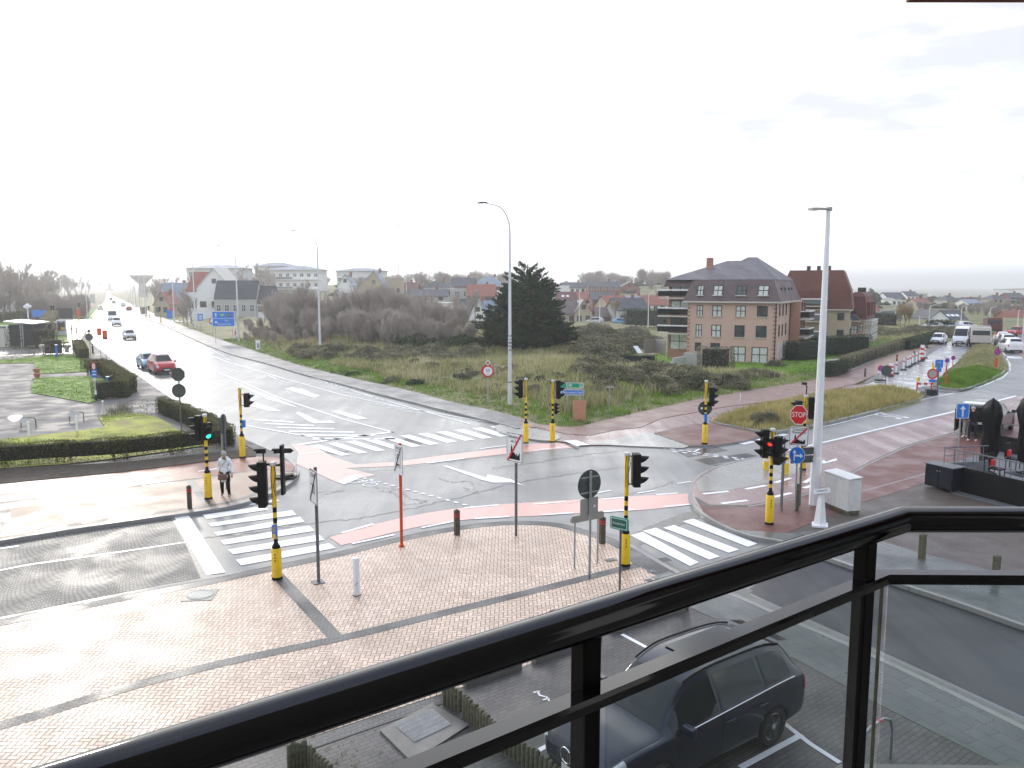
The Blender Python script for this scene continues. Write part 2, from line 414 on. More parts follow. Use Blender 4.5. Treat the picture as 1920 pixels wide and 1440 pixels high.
M['twig'] = vegm('winter_twigs', [(.25, .21, .185), (.36, .31, .275), (.48, .42, .37)], .08, trans=0)  # twig colours paled to put distance haze into the thicket
M['twigtan'] = vegm('tan_twigs', [(.22, .17, .10), (.33, .25, .15), (.42, .31, .18)], .08, trans=0)
M['conifer'] = vegm('cypress_foliage', [(.01, .026, .012), (.018, .045, .018), (.03, .06, .024), (.06, .045, .02)], .5, trans=.1)
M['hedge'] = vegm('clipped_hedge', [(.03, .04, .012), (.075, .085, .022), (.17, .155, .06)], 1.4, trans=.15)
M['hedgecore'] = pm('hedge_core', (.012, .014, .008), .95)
M['shrub'] = vegm('grey_green_shrub', [(.08, .085, .05), (.17, .165, .10), (.30, .27, .17)], .6, trans=.1)
M['evergreen'] = vegm('evergreen_bush', [(.025, .045, .022), (.045, .075, .032), (.075, .11, .045)], .6, trans=.1)
M['grassgreen'] = vegm('green_grass', [(.08, .15, .02), (.16, .28, .03), (.25, .37, .06)], .35, trans=.3)
M['marram'] = vegm('dune_grass', [(.14, .19, .06), (.30, .30, .13), (.47, .42, .24), (.60, .54, .37)], .18, trans=.3)
M['yellowgrass'] = vegm('yellow_grass', [(.20, .20, .07), (.42, .36, .14), (.58, .49, .25)], .5, trans=.3)
M['terra'] = pm('terracotta', (.4, .15, .09), .7)
M['skin'] = pm('skin', (.5, .27, .19), .5, var=.05)
M['post'] = pm('post_lacquer', (.004, .003, .004), .45, spec=.15)
M['glass'] = glassm('railing_glass', dust=.012)
M['carglass'] = pm('car_glass', (.008, .014, .016), .03, sc=1, var=.3, spec=.45)
M['tyre'] = pm('tyre_rubber', (.02, .02, .02), .75)
M['alloy'] = pm('alloy_rim', (.5, .5, .5), .25, .9, .05)
M['plastic'] = pm('dark_plastic', (.02, .021, .023), .5)
M['chrome'] = pm('chrome', (.7, .7, .7), .12, 1.0, .03)
M['hlamp'] = pm('headlamp_glass', (.55, .58, .6), .08, spec=.8, var=.2, sc=20)
M['tlamp'] = pm('tail_lamp', (.5, .01, .012), .12)
# ---------- terrain ----------
def inside(px, py, poly):
    c = np.zeros(px.shape, bool); n = len(poly)
    for i in range(n):
        x0, y0 = poly[i]; x1, y1 = poly[(i+1) % n]
        if y0 == y1: continue
        k = ((y0 > py) != (y1 > py)) & (px < (x1-x0)*(py-y0)/(y1-y0)+x0); c ^= k
    return c
def pdist(px, py, poly):
    d = np.full(px.shape, 1e9); n = len(poly)
    for i in range(n):
        x0, y0 = poly[i]; x1, y1 = poly[(i+1) % n]; dx, dy = x1-x0, y1-y0
        t = np.clip(((px-x0)*dx+(py-y0)*dy)/(dx*dx+dy*dy+1e-12), 0, 1)
        d = np.minimum(d, np.hypot(px-x0-t*dx, py-y0-t*dy))
    return d
def sstep(a, b, x): t = np.clip((x-a)/(b-a), 0, 1); return t*t*(3-2*t)
def wav(x, y, s):
    return (np.sin(x*.9/s+1.3*np.sin(y*.7/s))*.5+np.sin(y*1.1/s+1.7*np.sin(x*.5/s+2))*.5+.35*np.sin(x*2.3/s+y*1.9/s))
NK = [(325,604),(400,632),(475,657),(562,685),(612,697),(675,712),(780,735),(840,752),(915,767),(972,782)]   # back edge of the avenue pavement
N1 = [(1010,797),(1050,801),(1090,800),(1140,788),(1190,776),(1300,752),(1400,734),(1500,718),(1560,706),(1600,690)]
DUNE = smooth(GL(NK), 3)+smooth(GL(N1), 3)+[G(1440,702),G(1300,694),G(1215,690),G(1190,668),G(1215,640),G(1210,612),G(1000,609),G(860,609),G(640,612),G(560,606),G(430,603)]
MOUND = smooth(GL([(1752,724),(1800,732),(1835,722),(1872,705),(1884,694),(1876,672),(1862,655),(1852,645),(1834,648),(1812,668),(1795,690),(1772,708)]), 3, True)
ISLE = smooth(GL([(1335,794),(1369,781),(1445,764),(1519,749),(1600,738),(1640,732),(1700,738),(1724,744),(1724,750),(1700,758),(1640,774),(1560,794),(1500,806),(1440,815),(1400,808)]), 3, True)
def hgt(x, y):
    x = np.asarray(x, float); y = np.asarray(y, float)
    h = np.full(x.shape, -.09)
    r = x/np.maximum(y, 1)
    far = (sstep(182, 410, y)*sstep(-.43, -.30, r))*(8.6+wav(x, y, 45)*1.2)*(1-.78*sstep(.33, .42, r))
    far -= sstep(.34, .43, r)*np.clip((y-430)*.03, 0, 11)+sstep(-.30, -.36, r)*0
    h = h+far
    near = (y < 205) & (y > 25) & (x > -100) & (x < 130)
    if near.any():
        X, Y = x[near], y[near]
        i = inside(X, Y, DUNE); d = pdist(X, Y, DUNE)
        mm = np.where(i, .10+sstep(0, 14, d)*(1.25+.55*wav(X, Y, 9))+.22*wav(X, Y, 3.2)*sstep(1, 6, d), 0)
        i2 = inside(X, Y, MOUND); d2 = pdist(X, Y, MOUND); mm = np.where(i2, .1+1.7*sstep(0, 5, d2)+.1*wav(X, Y, 2.5), mm)
        i3 = inside(X, Y, ISLE); d3 = pdist(X, Y, ISLE); mm = np.where(i3, .17+.2*sstep(0, 2, d3), mm)
        h[near] = np.where(mm > 0, mm, h[near])
    return h
def hz(x, y): return float(hgt(np.array([x]), np.array([y]))[0])
def GT(u, v):
    z = 0.0
    for k in range(25):
        x, y = G(u, v, min(z, CAMH-.4-.0)); z2 = hz(x, y); z = z*.5+z2*.5
    return x, y, z2
def geo(a, b, n): return list(np.geomspace(a, b, n))
xs = np.array(sorted([-q for q in geo(100, 2600, 40)]+list(np.arange(-98, 110, 1.0))+geo(110, 2600, 40)))
ys = np.array([-900, -400, -150, -60, -20, 10]+list(np.arange(26, 210, 1.0))+geo(211, 5200, 90))
XX, YY = np.meshgrid(xs, ys); ZZ = hgt(XX.ravel(), YY.ravel())
ny, nx = XX.shape
idx = np.arange(nx*ny).reshape(ny, nx)
def hgt(x, y):
    x = np.asarray(x, float); y = np.asarray(y, float); Z2 = ZZ.reshape(ny, nx)
    i = np.clip(np.searchsorted(xs, x)-1, 0, nx-2); j = np.clip(np.searchsorted(ys, y)-1, 0, ny-2)
    a = np.clip((x-xs[i])/(xs[i+1]-xs[i]), 0, 1); b = np.clip((y-ys[j])/(ys[j+1]-ys[j]), 0, 1)
    return Z2[j, i]*(1-a)*(1-b)+Z2[j, i+1]*a*(1-b)+Z2[j+1, i]*(1-a)*b+Z2[j+1, i+1]*a*b
FQ = np.stack([idx[:-1, :-1].ravel(), idx[:-1, 1:].ravel(), idx[1:, 1:].ravel(), idx[1:, :-1].ravel()], 1)
o = npmesh('ground', np.stack([XX.ravel(), YY.ravel(), ZZ], 1), FQ, M['heath'], smoothf=True); tag(o, kind='structure')

def sheet(name, pts, z, mat, z0=None, kind='structure', side=None):
    b = MB(); b.prism(pts, z0 if z0 is not None else None, z, 0, mis=1 if side else 0)
    o = b.build(name, [mat, side] if side else [mat]); return tag(o, kind=kind)
def strip(b, line, w, z0, z1, mi=0, off=0.0):
    # band of width w laid along a line, left edge at offset off
    P = [Vector((p[0], p[1])) for p in line]; Lf = []; Rt = []
    for i, p in enumerate(P):
        d = (P[min(i+1, len(P)-1)]-P[max(i-1, 0)]).normalized(); n = Vector((-d.y, d.x))
        Lf.append(p+n*off); Rt.append(p+n*(off-w))
    m = len(P)
    vs = [(p.x, p.y, z1) for p in Lf]+[(p.x, p.y, z1) for p in Rt]
    fs = [(i, i+m, i+1+m, i+1) for i in range(m-1)]
    b.add(vs, fs, mi)
    if z0 is not None:
        vs = [(p.x, p.y, z0) for p in Lf]+[(p.x, p.y, z1) for p in Lf]; b.add(vs, [(i, i+1, i+1+m, i+m) for i in range(m-1)], mi)
        vs = [(p.x, p.y, z0) for p in Rt]+[(p.x, p.y, z1) for p in Rt]; b.add(vs, [(i, i+m, i+1+m, i+1) for i in range(m-1)], mi)
PZ = .12
# kerb lines at their top level
KA = smooth(GL([(201,553),(196,565),(182,580),(168,597),(161,606),(162,625),(175,645),(210,672),(262,706),(325,750),(370,776),(425,804),(461,824),(502,842),(537,860),(554,876),(553,890),(535,908),(496,927),(437,946),(370,957),(262,972),(130,991),(0,1012),(-400,1080),(-1200,1230)], PZ), 5)
KE = smooth(GL([(-1200,1375),(-400,1228),(0,1158),(200,1119),(385,1084),(500,1060),(640,1030),(740,1006),(847,986),(910,978),(966,975),(1015,976),(1061,981),(1100,991),(1140,1003),(1180,1020),(1232,1049),(1293,1082),(1400,1124),(1469,1155),(1625,1222),(1920,1362),(2300,1560)], PZ), 5)
KB = smooth(GL([(207,553),(214,562),(235,578),(262,592),(300,606),(355,631),(425,660),(500,680),(575,702),(650,721),(710,737),(780,754),(815,763),(890,781),(940,793),(975,803)], PZ), 5)
KD = smooth(GL([(2500,640),(2200,675),(1990,722),(1900,746),(1800,771),(1697,796),(1600,819),(1520,838),(1440,853),(1380,866),(1335,880),(1306,898),(1297,918),(1300,940),(1320,962),(1360,985),(1410,1003),(1470,1014),(1532,1036),(1605,1061),(1678,1088),(1800,1128),(1920,1170),(2300,1300)], PZ), 5)
# asphalt body
ASPH = KA[:] + GL([(-1200,1300)]) + KE[:] + KD[::-1] + GL([(2600,610),(2300,600),(1990,615),(1922,628),(1885,629),(1866,638),(1856,648),(1866,664),(1882,690),(1874,706),(1835,724),(1790,735),(1728,734),(1728,748),(1700,757),(1640,774),(1560,795),(1500,806),(1440,816),(1400,822),(1340,826),(1290,830),(1225,830),(1180,826),(1100,826),(1040,820),(1000,812),(985,808)]) + KB[::-1]
sheet('asphalt_road', ASPH, 0.0, M['asphalt'])
# far stretch of the avenue to the vanishing point
b = MB(); a0, a1 = KA[0], KB[0]; dn = Vector((G(204.5, 552)[0], G(204.5, 552)[1])).normalized(); px = Vector((dn.y, -dn.x))
p0 = Vector(G(204.5, 552)); hw = abs((Vector(a1)-Vector(a0)).dot(px))/2
q0 = p0-dn*10; q1 = p0+dn*2500
b.add([(q0.x-px.x*hw, q0.y-px.y*hw, .004), (q0.x+px.x*hw, q0.y+px.y*hw, .004), (q1.x+px.x*hw, q1.y+px.y*hw, .004), (q1.x-px.x*hw, q1.y-px.y*hw, .004)], [(0, 1, 2, 3)])
tag(b.build('avenue_road', M['asphalt']), kind='structure')
# side streets at the far junction
sheet('side_street', GL([(-300,640),(-300,612),(60,603),(150,598),(240,597),(330,600),(430,602),(600,603),(600,607),(430,607),(380,609),(330,612),(300,612),(165,612),(150,640),(152,664),(0,690),(-300,720)]), .004, M['apron'])
sheet('cobbled_street', smooth(GL([(-1200,1232),(-400,1084),(0,1017),(130,995),(320,966)]), 4)+GL([(350,1020),(385,1081)])+smooth(GL([(385,1082),(200,1117),(0,1156),(-400,1226),(-1200,1372)]), 4), .006, M['cobbles'])
sheet('gutter_strip', GL([(318,966),(340,963),(398,1082),(377,1086),(348,1020)]), .010, M['gutter'])
sheet('resurfaced_street', GL([(1400,1108),(1469,1140),(1625,1208),(1920,1343),(2300,1530)])+GL([(2300,1292),(1920,1176),(1678,1096),(1605,1070),(1532,1046),(1500,1040)]), .005, M['asphaltnew'])
b = MB()
strip(b, GL([(1400,1114),(1469,1146),(1625,1214),(1920,1350),(2300,1540)]), .32, None, .008)
strip(b, GL([(1480,1024),(1532,1041),(1605,1065),(1678,1091),(1800,1131),(1920,1173),(2300,1296)]), .32, None, .008, off=.16)
strip(b, smooth(GL([(1110,1000),(1160,1016),(1200,1042),(1293,1086),(1400,1116)]), 4), .4, None, .0075, off=.4)
strip(b, GL([(1178,1020),(1230,992),(1297,966),(1320,962)]), .7, None, .0085, off=.35)
tag(b.build('gutter_channel', M['gutter']), kind='structure')
# ---- promenade on this side
FK = GL([(1290,1138),(1130,1190),(980,1250),(860,1290),(570,1385),(300,1475),(0,1570),(-1200,1960)], PZ)
sheet('promenade_pavement', KE[:-20]+GL([(1295,1092),(1330,1118)], PZ)+FK, PZ, M['herring'], -.1, side=M['kerb'])
SLABIN = GL([(1290,1138),(1330,1155),(1420,1200),(1500,1240),(1643,1318),(1886,1440),(2300,1640)], PZ)
ke = [p for p in KE]; k0 = min(range(len(ke)), key=lambda i: (Vector(ke[i])-Vector(G(1293,1082,PZ))).length)
sheet('slab_pavement', ke[k0:]+SLABIN[::-1]+GL([(1330,1120)], PZ), PZ+.003, M['slab'], -.1, side=M['kerb'])
fk2 = Vector(FK[-1]); bdir = Vector((math.sin(AX), -math.cos(AX)))
sheet('parking_bay_paving', FK[::-1]+SLABIN+[tuple(Vector(SLABIN[-1])+bdir*14), tuple(Vector(FK[-1])+bdir*14)], PZ-.006, M['carparkbrick'])
# kerbs: stone edging + granite sett border
b = MB(); strip(b, KE, .16, -.05, PZ+.008, 0, off=0.02); strip(b, KE[k0:], .14, -.05, PZ+.01, 0, off=.02)
tag(b.build('kerb', M['kerb']), kind='structure')
b = MB(); strip(b, KE[:k0+1], .42, None, PZ+.004, 0, off=-.14)
BS = smooth(GL([(-600,1510),(0,1360),(200,1300),(400,1247),(640,1196),(800,1157),(1000,1108),(1120,1078),(1200,1058),(1255,1048)], PZ), 4)
strip(b, BS, .33, None, PZ+.005, 0, off=.16)
strip(b, GL([(518,1076),(560,1120),(632,1197)], PZ), .33, None, PZ+.007, 0, off=.16)
strip(b, GL([(1186,1040),(1245,1068),(1325,1116)], PZ), .55, None, PZ+.009, 0, off=.1)
strip(b, GL([(545,1398),(700,1345),(845,1296)], PZ), .26, None, PZ+.004, 0, off=-.05)
tag(b.build('sett_border', M['setts']), kind='structure')
# concrete kerb blocks along the parking side
def block(a, c, w, z1, name='kerb_block'):
    b = MB(); A = Vector(a); B = Vector(c); d = (B-A); L = d.length
    b.box(((A.x+B.x)/2, (A.y+B.y)/2, z1/2), (L, w, z1-.02), 0, math.atan2(d.y, d.x)); o = b.build(name, M['gutter'], bevel=.015)
    return tag(o, kind='structure')
for a, c in (((870,1287),(975,1252)), ((1000,1243),(1125,1198)), ((1145,1186),(1285,1141))): block(G(*a, PZ), G(*c, PZ), .16, .26)
# ---- far side (right): plaza, red paving, mauve cycle way
sheet('plaza_pavement', KD[20:]+GL([(2300,1000),(2500,640)], PZ), PZ-.01, M['plazabrick'], -.1, side=M['kerb'])
dn_ = KD[:]; kk = min(range(len(dn_)), key=lambda i: (Vector(dn_[i])-Vector(G(1380,990,PZ))).length)
sheet('cycle_path', KD[:kk-6]+GL([(1302,930),(1330,946),(1400,947),(1480,934),(1545,912),(1590,888),(1627,867),(1693,837),(1733,825),(1793,809),(1920,775),(2300,700),(2500,645)], PZ), PZ-.006, M['redasph'])
sheet('light_apron', GL([(1440,854),(1400,862),(1350,875),(1318,892),(1305,905),(1312,922),(1366,919),(1435,906),(1480,893),(1510,876),(1500,858)], PZ), PZ-.002, M['apron'])
sheet('red_pavement', GL([(1312,942),(1320,962),(1360,985),(1425,1004),(1470,1000),(1545,972),(1600,946),(1667,927),(1732,906),(1850,880),(2300,800),(2300,704),(1920,779),(1793,813),(1733,829),(1693,841),(1627,871),(1590,892),(1545,916),(1480,938),(1400,951),(1330,950)], PZ), PZ-.003, M['redpave'])
sheet('slab_pavement', KD[kk:]+GL([(2300,1215),(1920,1085),(1760,1045),(1643,1012),(1560,990),(1480,1000)], PZ), PZ-.001, M['slab'])
b = MB(); strip(b, KD, .14, -.05, PZ+.004, 0, off=0.02); tag(b.build('kerb', M['kerb']), kind='structure')
b = MB(); strip(b, GL([(1400,949),(1480,936),(1545,914),(1590,890),(1627,869),(1693,839),(1733,827),(1793,811),(1920,777)], PZ), .1, None, PZ+.003)
strip(b, GL([(1560,938),(1600,925),(1733,888),(1800,868),(1920,840)], PZ), .08, None, PZ+.002); tag(b.build('edge_stone', M['kerb']), kind='structure')
# ---- north side
sheet('avenue_sidewalk', KB+GL([(972,782)], PZ)+smooth(GL(NK, PZ), 3)[::-1], PZ, M['sidebrick'], -.05, side=M['kerb'])
b = MB(); strip(b, KB, .18, -.05, PZ+.008, 0, off=.02); tag(b.build('kerb', M['kerb']), kind='structure')
sheet('red_side_path', GL([(948,786),(972,783),(1010,797),(1050,801),(1090,800),(1140,788),(1190,776),(1300,752),(1400,734),(1500,718),(1560,706),(1590,697),(1640,676),(1640,705),(1600,722),(1537,736),(1464,751),(1354,765),(1241,786),(1201,803),(1152,808),(1107,818),(1061,815),(1006,803),(975,803)]), .06, M['pinkpath'], -.05)
sheet('mauve_cycle_lane', GL([(985,806),(1006,804),(1061,816),(1107,819),(1152,809),(1201,804),(1241,787),(1354,766),(1464,752),(1537,737),(1600,723),(1622,722),(1640,734),(1600,739),(1519,750),(1445,765),(1369,782),(1335,794),(1293,799),(1225,815),(1290,838),(1180,836),(1100,836),(1040,828)]), .055, M['redasph'], 0)
sheet('apron_patch', GL([(1180,818),(1215,812),(1300,836),(1280,842),(1180,838),(1110,834)]), .058, M['apron'], 0)
sheet('red_traffic_island', GL([(1228,815),(1293,799),(1335,796),(1380,804),(1430,818),(1400,829),(1340,838),(1296,839)]), .10, M['redpave'], 0, side=M['kerb'])
sheet('traffic_island', smooth(GL([(930,800),(965,799),(1000,806),(1042,818),(1048,826),(1020,829),(975,822),(935,812)]), 3, True), .09, M['apron'], 0, side=M['kerb'])
b = MB(); strip(b, ISLE+[ISLE[0]], .2, -.05, .17, 0, off=.1); tag(b.build('kerb', M['kerb']), kind='structure')
b = MB(); strip(b, MOUND+[MOUND[0]], .18, -.05, .13, 0, off=.1); tag(b.build('kerb', M['kerb']), kind='structure')
sheet('concrete_road', GL([(1620,722),(1660,708),(1682,698),(1724,677),(1745,663),(1776,643),(1800,632),(1840,628),(1856,640),(1834,647),(1811,666),(1797,678),(1771,698),(1755,720),(1760,730),(1726,748),(1700,741),(1640,734)]), .008, M['concrete'])
sheet('sett_strip', GL([(1720,727),(1755,722),(1800,732),(1838,723),(1815,733),(1790,737),(1722,734)]), .013, M['setts'])
sheet('tan_footpath', GL([(1590,697),(1640,676),(1700,652),(1752,634),(1775,630),(1770,641),(1720,661),(1672,686),(1640,705),(1610,705)]), .05, M['tan'], -.05)
sheet('unfinished_path', GL([(1622,715),(1640,705),(1672,686),(1720,661),(1770,641),(1776,643),(1745,663),(1724,677),(1682,698),(1660,708),(1622,721)]), .03, M['rubble'], -.05)
sheet('far_sidewalk', GL([(1884,640),(1892,643),(1902,655),(1920,675),(1990,700),(2200,672),(2500,636),(2500,615),(1990,622),(1922,632)]), .06, M['pinkpath'], -.05)
b = MB()
strip(b, GL([(1556,707),(1600,693),(1640,676),(1700,652),(1752,634)]), .14, -.05, .16); tag(b.build('kerb', M['kerb']), kind='structure')
# ---- left block
LB = KA[16:]  # from about the far corner round to the cobbled street
LBp = [p for p in KA if p[1] < G(175,645)[1]]
sheet('yard_paving', LBp+GL([(-1200,900),(-1200,700),(-300,690),(0,668),(150,662),(168,652)], PZ), PZ, M['yardbrick'], -.09, side=M['kerb'])
sheet('foot_pavement', smooth(GL([(560,886),(553,892),(535,909),(496,928),(437,947),(370,958),(262,973),(130,992),(0,1013),(-400,1081)], PZ), 4)+GL([(-400,1020),(0,944),(150,925),(360,900),(480,880)], PZ), PZ+.003, M['footbrick'])
sheet('red_cycle_path', GL([(560,884),(548,868),(520,858),(480,856),(437,860),(225,886),(0,908),(-400,975),(-400,1018),(0,942),(150,923),(360,898),(480,880)], PZ), PZ+.004, M['redbrick'])
b = MB(); strip(b, KA[5:], .16, -.05, PZ+.008, 0, off=.14); tag(b.build('kerb', M['kerb']), kind='structure')
b = MB()
strip(b, GL([(-400,1019),(0,943),(150,924),(360,899),(480,880)], PZ), .16, None, PZ+.006)
strip(b, smooth(GL([(555,888),(535,906),(496,924),(437,943),(370,954),(262,969),(130,988),(0,1008),(-400,1076)], PZ), 4), .3, None, PZ+.0065, off=-.05)
strip(b, GL([(364,900),(400,948)], PZ), .3, None, PZ+.007)
strip(b, GL([(-60,1001),(4,1003),(0,960),(-4,945)], PZ), .3, None, PZ+.007)
tag(b.build('sett_border', M['setts']), kind='structure')
sheet('verge_soil', GL([(480,856),(437,860),(225,886),(0,907),(-400,974),(-400,930),(0,880),(225,868),(437,846),(470,840),(455,834),(480,845)], PZ), PZ+.03, M['soil'], PZ)
LAWN1 = GL([(-300,700),(0,676),(87,668),(150,667),(165,685),(166,697),(70,702),(65,681),(0,682),(-300,706)], PZ)
LAWN2 = GL([(64,710),(120,707),(167,706),(207,715),(228,735),(182,752),(168,757),(120,748),(59,737)], PZ)
MOSS = smooth(GL([(185,783),(205,777),(240,775),(290,782),(320,798),(352,816),(430,826),(300,850),(120,872),(0,880),(-400,925),(-400,870),(0,825),(120,812),(190,803),(193,796)], PZ), 2, True)
LAWN3 = GL([(98,645),(100,630),(118,600),(124,610),(128,640),(133,641)], PZ)
for nm, pl, mt in (('lawn', LAWN1, 'lawn'), ('lawn', LAWN2, 'lawn'), ('mossy_bed', MOSS, 'moss'), ('lawn', LAWN3, 'lawn')):
    sheet(nm, pl, PZ+.05, M[mt], PZ-.02, side=M['soil'])
MED = GL([(152,597),(168,585),(183,575),(186,577),(178,590),(172,599)])
sheet('median_lawn', MED, .1, M['lawn'], 0)
sheet('lawn', GL([(-200,612),(0,606),(52,606),(45,617),(0,618),(-200,622)]), .1, M['lawn'], 0)
LAWNB = GL([(1205,690),(1200,672),(1240,664),(1330,664),(1480,656),(1640,640),(1760,634),(1700,652),(1640,672),(1590,690),(1480,703),(1330,705)])
sheet('garden_lawn', LAWNB, .10, M['lawn'], -.09)
sheet('grass_field', GL([(1760,634),(1640,640),(1620,618),(1700,605),(1850,607),(1835,625),(1790,629)]), .02, M['heath'])
b = MB()
for q in (((1320,672),(1500,684),(1590,681)), ((1600,661),(1740,652)), ((1640,640),(1700,643))): strip(b, GL(q), .5, None, .105)
tag(b.build('garden_path', M['apron']), kind='structure')
# ---- puddles
sheet('puddle', smooth(GL([(14,783),(25,778),(42,779),(38,787),(24,791)], PZ), 4, True), PZ+.004, M['puddle'])

# ---- painted markings
W = MB()
def wq(*pts, z=.013): W.prism(GL(pts, 0), None, z)
def wl(pts, w, z=.013): strip(W, GL(pts), w, None, z, off=w/2)
def dash(p, q, n, w, duty=.5, z=.013):
    a, c = Vector(G(*p)), Vector(G(*q))
    for i in range(n):
        s, e = a+(c-a)*(i/n), a+(c-a)*((i+duty)/n); strip(W, [tuple(s), tuple(e)], w, None, z, off=w/2)
wq((325,967),(353,965),(423,1074),(387,1079))                        # stop band
for q in (((380,966),(498,949),(503,956),(388,974)), ((390,982),(548,957),(556,966),(397,988)), ((401,999),(563,969),(571,979),(408,1005)), ((413,1014),(580,986),(590,996),(421,1022)), ((427,1031),(599,1003),(609,1013),(437,1040)), ((442,1050),(617,1019),(630,1028),(452,1061)), ((470,945),(520,937),(524,940),(466,948))): wq(*q)
# zebra over the avenue
for i in range(12):
    t = i/11
    x0, y0 = 580+t*372, 836-t*42+t*t*3; x1, y1 = x0+60-t*8, y0+19-t*4
    wdx = 17+t*3
    if i == 11: continue
    wq((x0, y0), (x0+wdx, y0-2.2), (x1+wdx, y1-2.2), (x1, y1))
for q in (((1182,1004),(1205,998),(1310,1055),(1294,1062)), ((1205,996),(1230,990),(1350,1044),(1330,1050)), ((1243,990),(1264,985),(1386,1031),(1366,1037)), ((1280,978),(1300,973),(1420,1020),(1402,1026)), ((1312,970),(1332,966),(1453,1010),(1433,1017))): wq(*q)
wl([(560,834),(640,822),(738,810)], .35); wl([(410,700),(445,712),(520,745),(640,785),(738,811)], .16)
wl([(450,796),(620,826)], .15); 
for q in (((430,712),(540,756),(560,765),(500,748)), ((548,726),(600,742),(590,746),(534,729)), ((470,752),(528,771),(505,771),(455,757)), ((635,770),(690,785),(670,787),(622,772))): wq(*q)
wq((555,775),(560,772),(600,790),(622,789),(629,793),(590,794),(578,790))           # lane arrow
# hatched island
for i in range(6):
    x = 456+i*22; wl([(x+20, 787+i*7.3), (x+95+i*16, 792+i*6.2)], .35)
# right turn arrow in the junction
wq((830,874),(838,873.5),(912,896),(900,899)); wq((898,899),(912,895.5),(914,890),(958,899),(984,912),(960,905),(925,905.5), z=.0155)
wl([(205,577),(240,592),(300,625),(360,652),(430,680),(520,706),(640,740),(760,765),(945,797)], .14)
dash((222,585),(290,632),7,.14,.35); dash((322,640),(420,712),6,.14,.4); dash((345,640),(640,760),7,.12,.3); dash((380,640),(900,790),14,.14,.45); dash((420,690),(440,697),3,.2,.4)
dash((214,672),(430,800),12,.15,.5); wl([(160,607),(163,628),(185,652),(212,672)], .15)
wl([(176,610),(182,630),(230,668)], .2); wl([(300,612),(340,628),(420,668)], .1)
for a_, b_ in (((640,735),(700,752)), ((700,757),(790,775)), ((595,716),(650,732))):
    for k in range(5): 
        wl([(a_[0]+k*13, a_[1]+k*3.5), (a_[0]+k*13+36, a_[1]+k*3.2+4)], .12)
wl([(560,700),(700,745),(880,795)], .12)
wl([(1440,853),(1560,826),(1697,793),(1830,762),(1905,742)], .16); wl([(1440,857),(1560,830),(1697,797),(1830,766),(1905,746)], .1, z=PZ+.002)
wl([(1500,808),(1560,797),(1640,777),(1700,760),(1735,748),(1790,737),(1840,725),(1880,708),(1893,695),(1893,682),(1880,660),(1867,647),(1870,638),(1890,632),(1925,628)], .16)
dash((1390,833),(1510,806),4,.35,.7)
# 50 on the carriageway
tv, tf = text_geo('50')
a, c = Vector(G(1655,783)), Vector(G(1710,777)); ex = (c-a).normalized(); ey = Vector((-ex.y, ex.x))
W.add([(a.x+ex.x*(p[0]+.66)*1.35+ey.x*(p[1]*2.9), a.y+ex.y*(p[0]+.66)*1.35+ey.y*(p[1]*2.9), .014) for p in tv], tf)
wl([(1886,668),(1889,672)], 3.0); wl([(1899,668),(1920,674),(1990,694)], .15); 
# small square dots of the cycle crossing
def dots(p, q, n, s=.3, dz=.013):
    a, c = Vector(G(*p)), Vector(G(*q)); d = (c-a).normalized(); nn = Vector((-d.y, d.x))
    for i in range(n):
        m = a+(c-a)*i/(n-1)
        for k in (-.5, .5):
            o_ = m+nn*k*.0+d*k*.9*s*2
        W.prism([tuple(m+d*s*.6+nn*s*.4), tuple(m-d*s*.6+nn*s*.4), tuple(m-d*s*.6-nn*s*.4), tuple(m+d*s*.6-nn*s*.4)], None, dz)
dots((684,897),(888,951),15,.17); dots((1200,834),(1430,866),15,.2); dots((1265,847),(1402,864),8,.2)
wl([(1195,925),(1228,920)], .12); wl([(1270,907),(1296,903)], .12); wl([(1335,892),(1362,887)], .12); wl([(1392,877),(1412,872)], .12)
wl([(1110,926),(1146,920)], .12); wl([(1312,842),(1300,848)], .1)
tag(W.build('road_marking', M['white']), kind='structure')
W = MB()
for q in (((1318,926),(1366,921)), ((1398,917),(1436,910)), ((1453,905),(1482,896)), ((1352,944),(1402,938)), ((1450,932),(1484,924)), ((1507,915),(1535,906)), ((1508,905),(1530,892)), ((1060,826),(1085,836))):
    strip(W, GL(q, PZ), .2, None, PZ+.001, off=.1)
wqz = lambda pts, z: W.prism(GL(pts, z), None, z)
wqz([(1063,826),(1080,825),(1106,834),(1088,835)], .062)
wqz([(1533,868),(1545,862),(1548,866),(1568,859),(1570,863),(1545,869)], PZ+.001)
for q in (((0,932),(72,921)), ((132,914),(200,904)), ((257,898),(318,889)), ((372,884),(412,878)), ((0,956),(80,943)), ((267,912),(330,905)), ((-150,962),(-60,944))):
    strip(W, GL(q, PZ), .12, None, PZ+.009, off=.06)
strip(W, smooth(GL([(-400,1160),(0,1069),(100,1052),(200,1038),(350,1016)]), 4), .1, None, .012)
for p, q in (((-100,1043),(35,1023)),): strip(W, GL([p, q]), .12, None, .012)
tag(W.build('road_marking', M['white']), kind='structure')
W = MB()   # parking bay marks
strip(W, GL([(1388,1439),(1503,1377)], PZ), .12, None, PZ+.001, off=.06); strip(W, GL([(1465,1352),(1520,1395),(1575,1430)], PZ), .1, None, PZ+.002, off=.05)
strip(W, GL([(1166,1189),(1213,1214)], PZ), .1, None, PZ+.001, off=.05); strip(W, GL([(1000,1412),(1055,1382)], PZ), .1, None, PZ+.001, off=.05)
for p, q in (((1000,1298),(1012,1296)), ((1010,1303),(1022,1306)), ((1018,1312),(1030,1309)), ((1028,1318),(1034,1322)), ((1006,1295),(1012,1303)), ((1024,1306),(1030,1314))): strip(W, GL([p, q], PZ), .04, None, PZ+.001, off=.02)
tag(W.build('parking_bay_marking', M['white']), kind='structure')
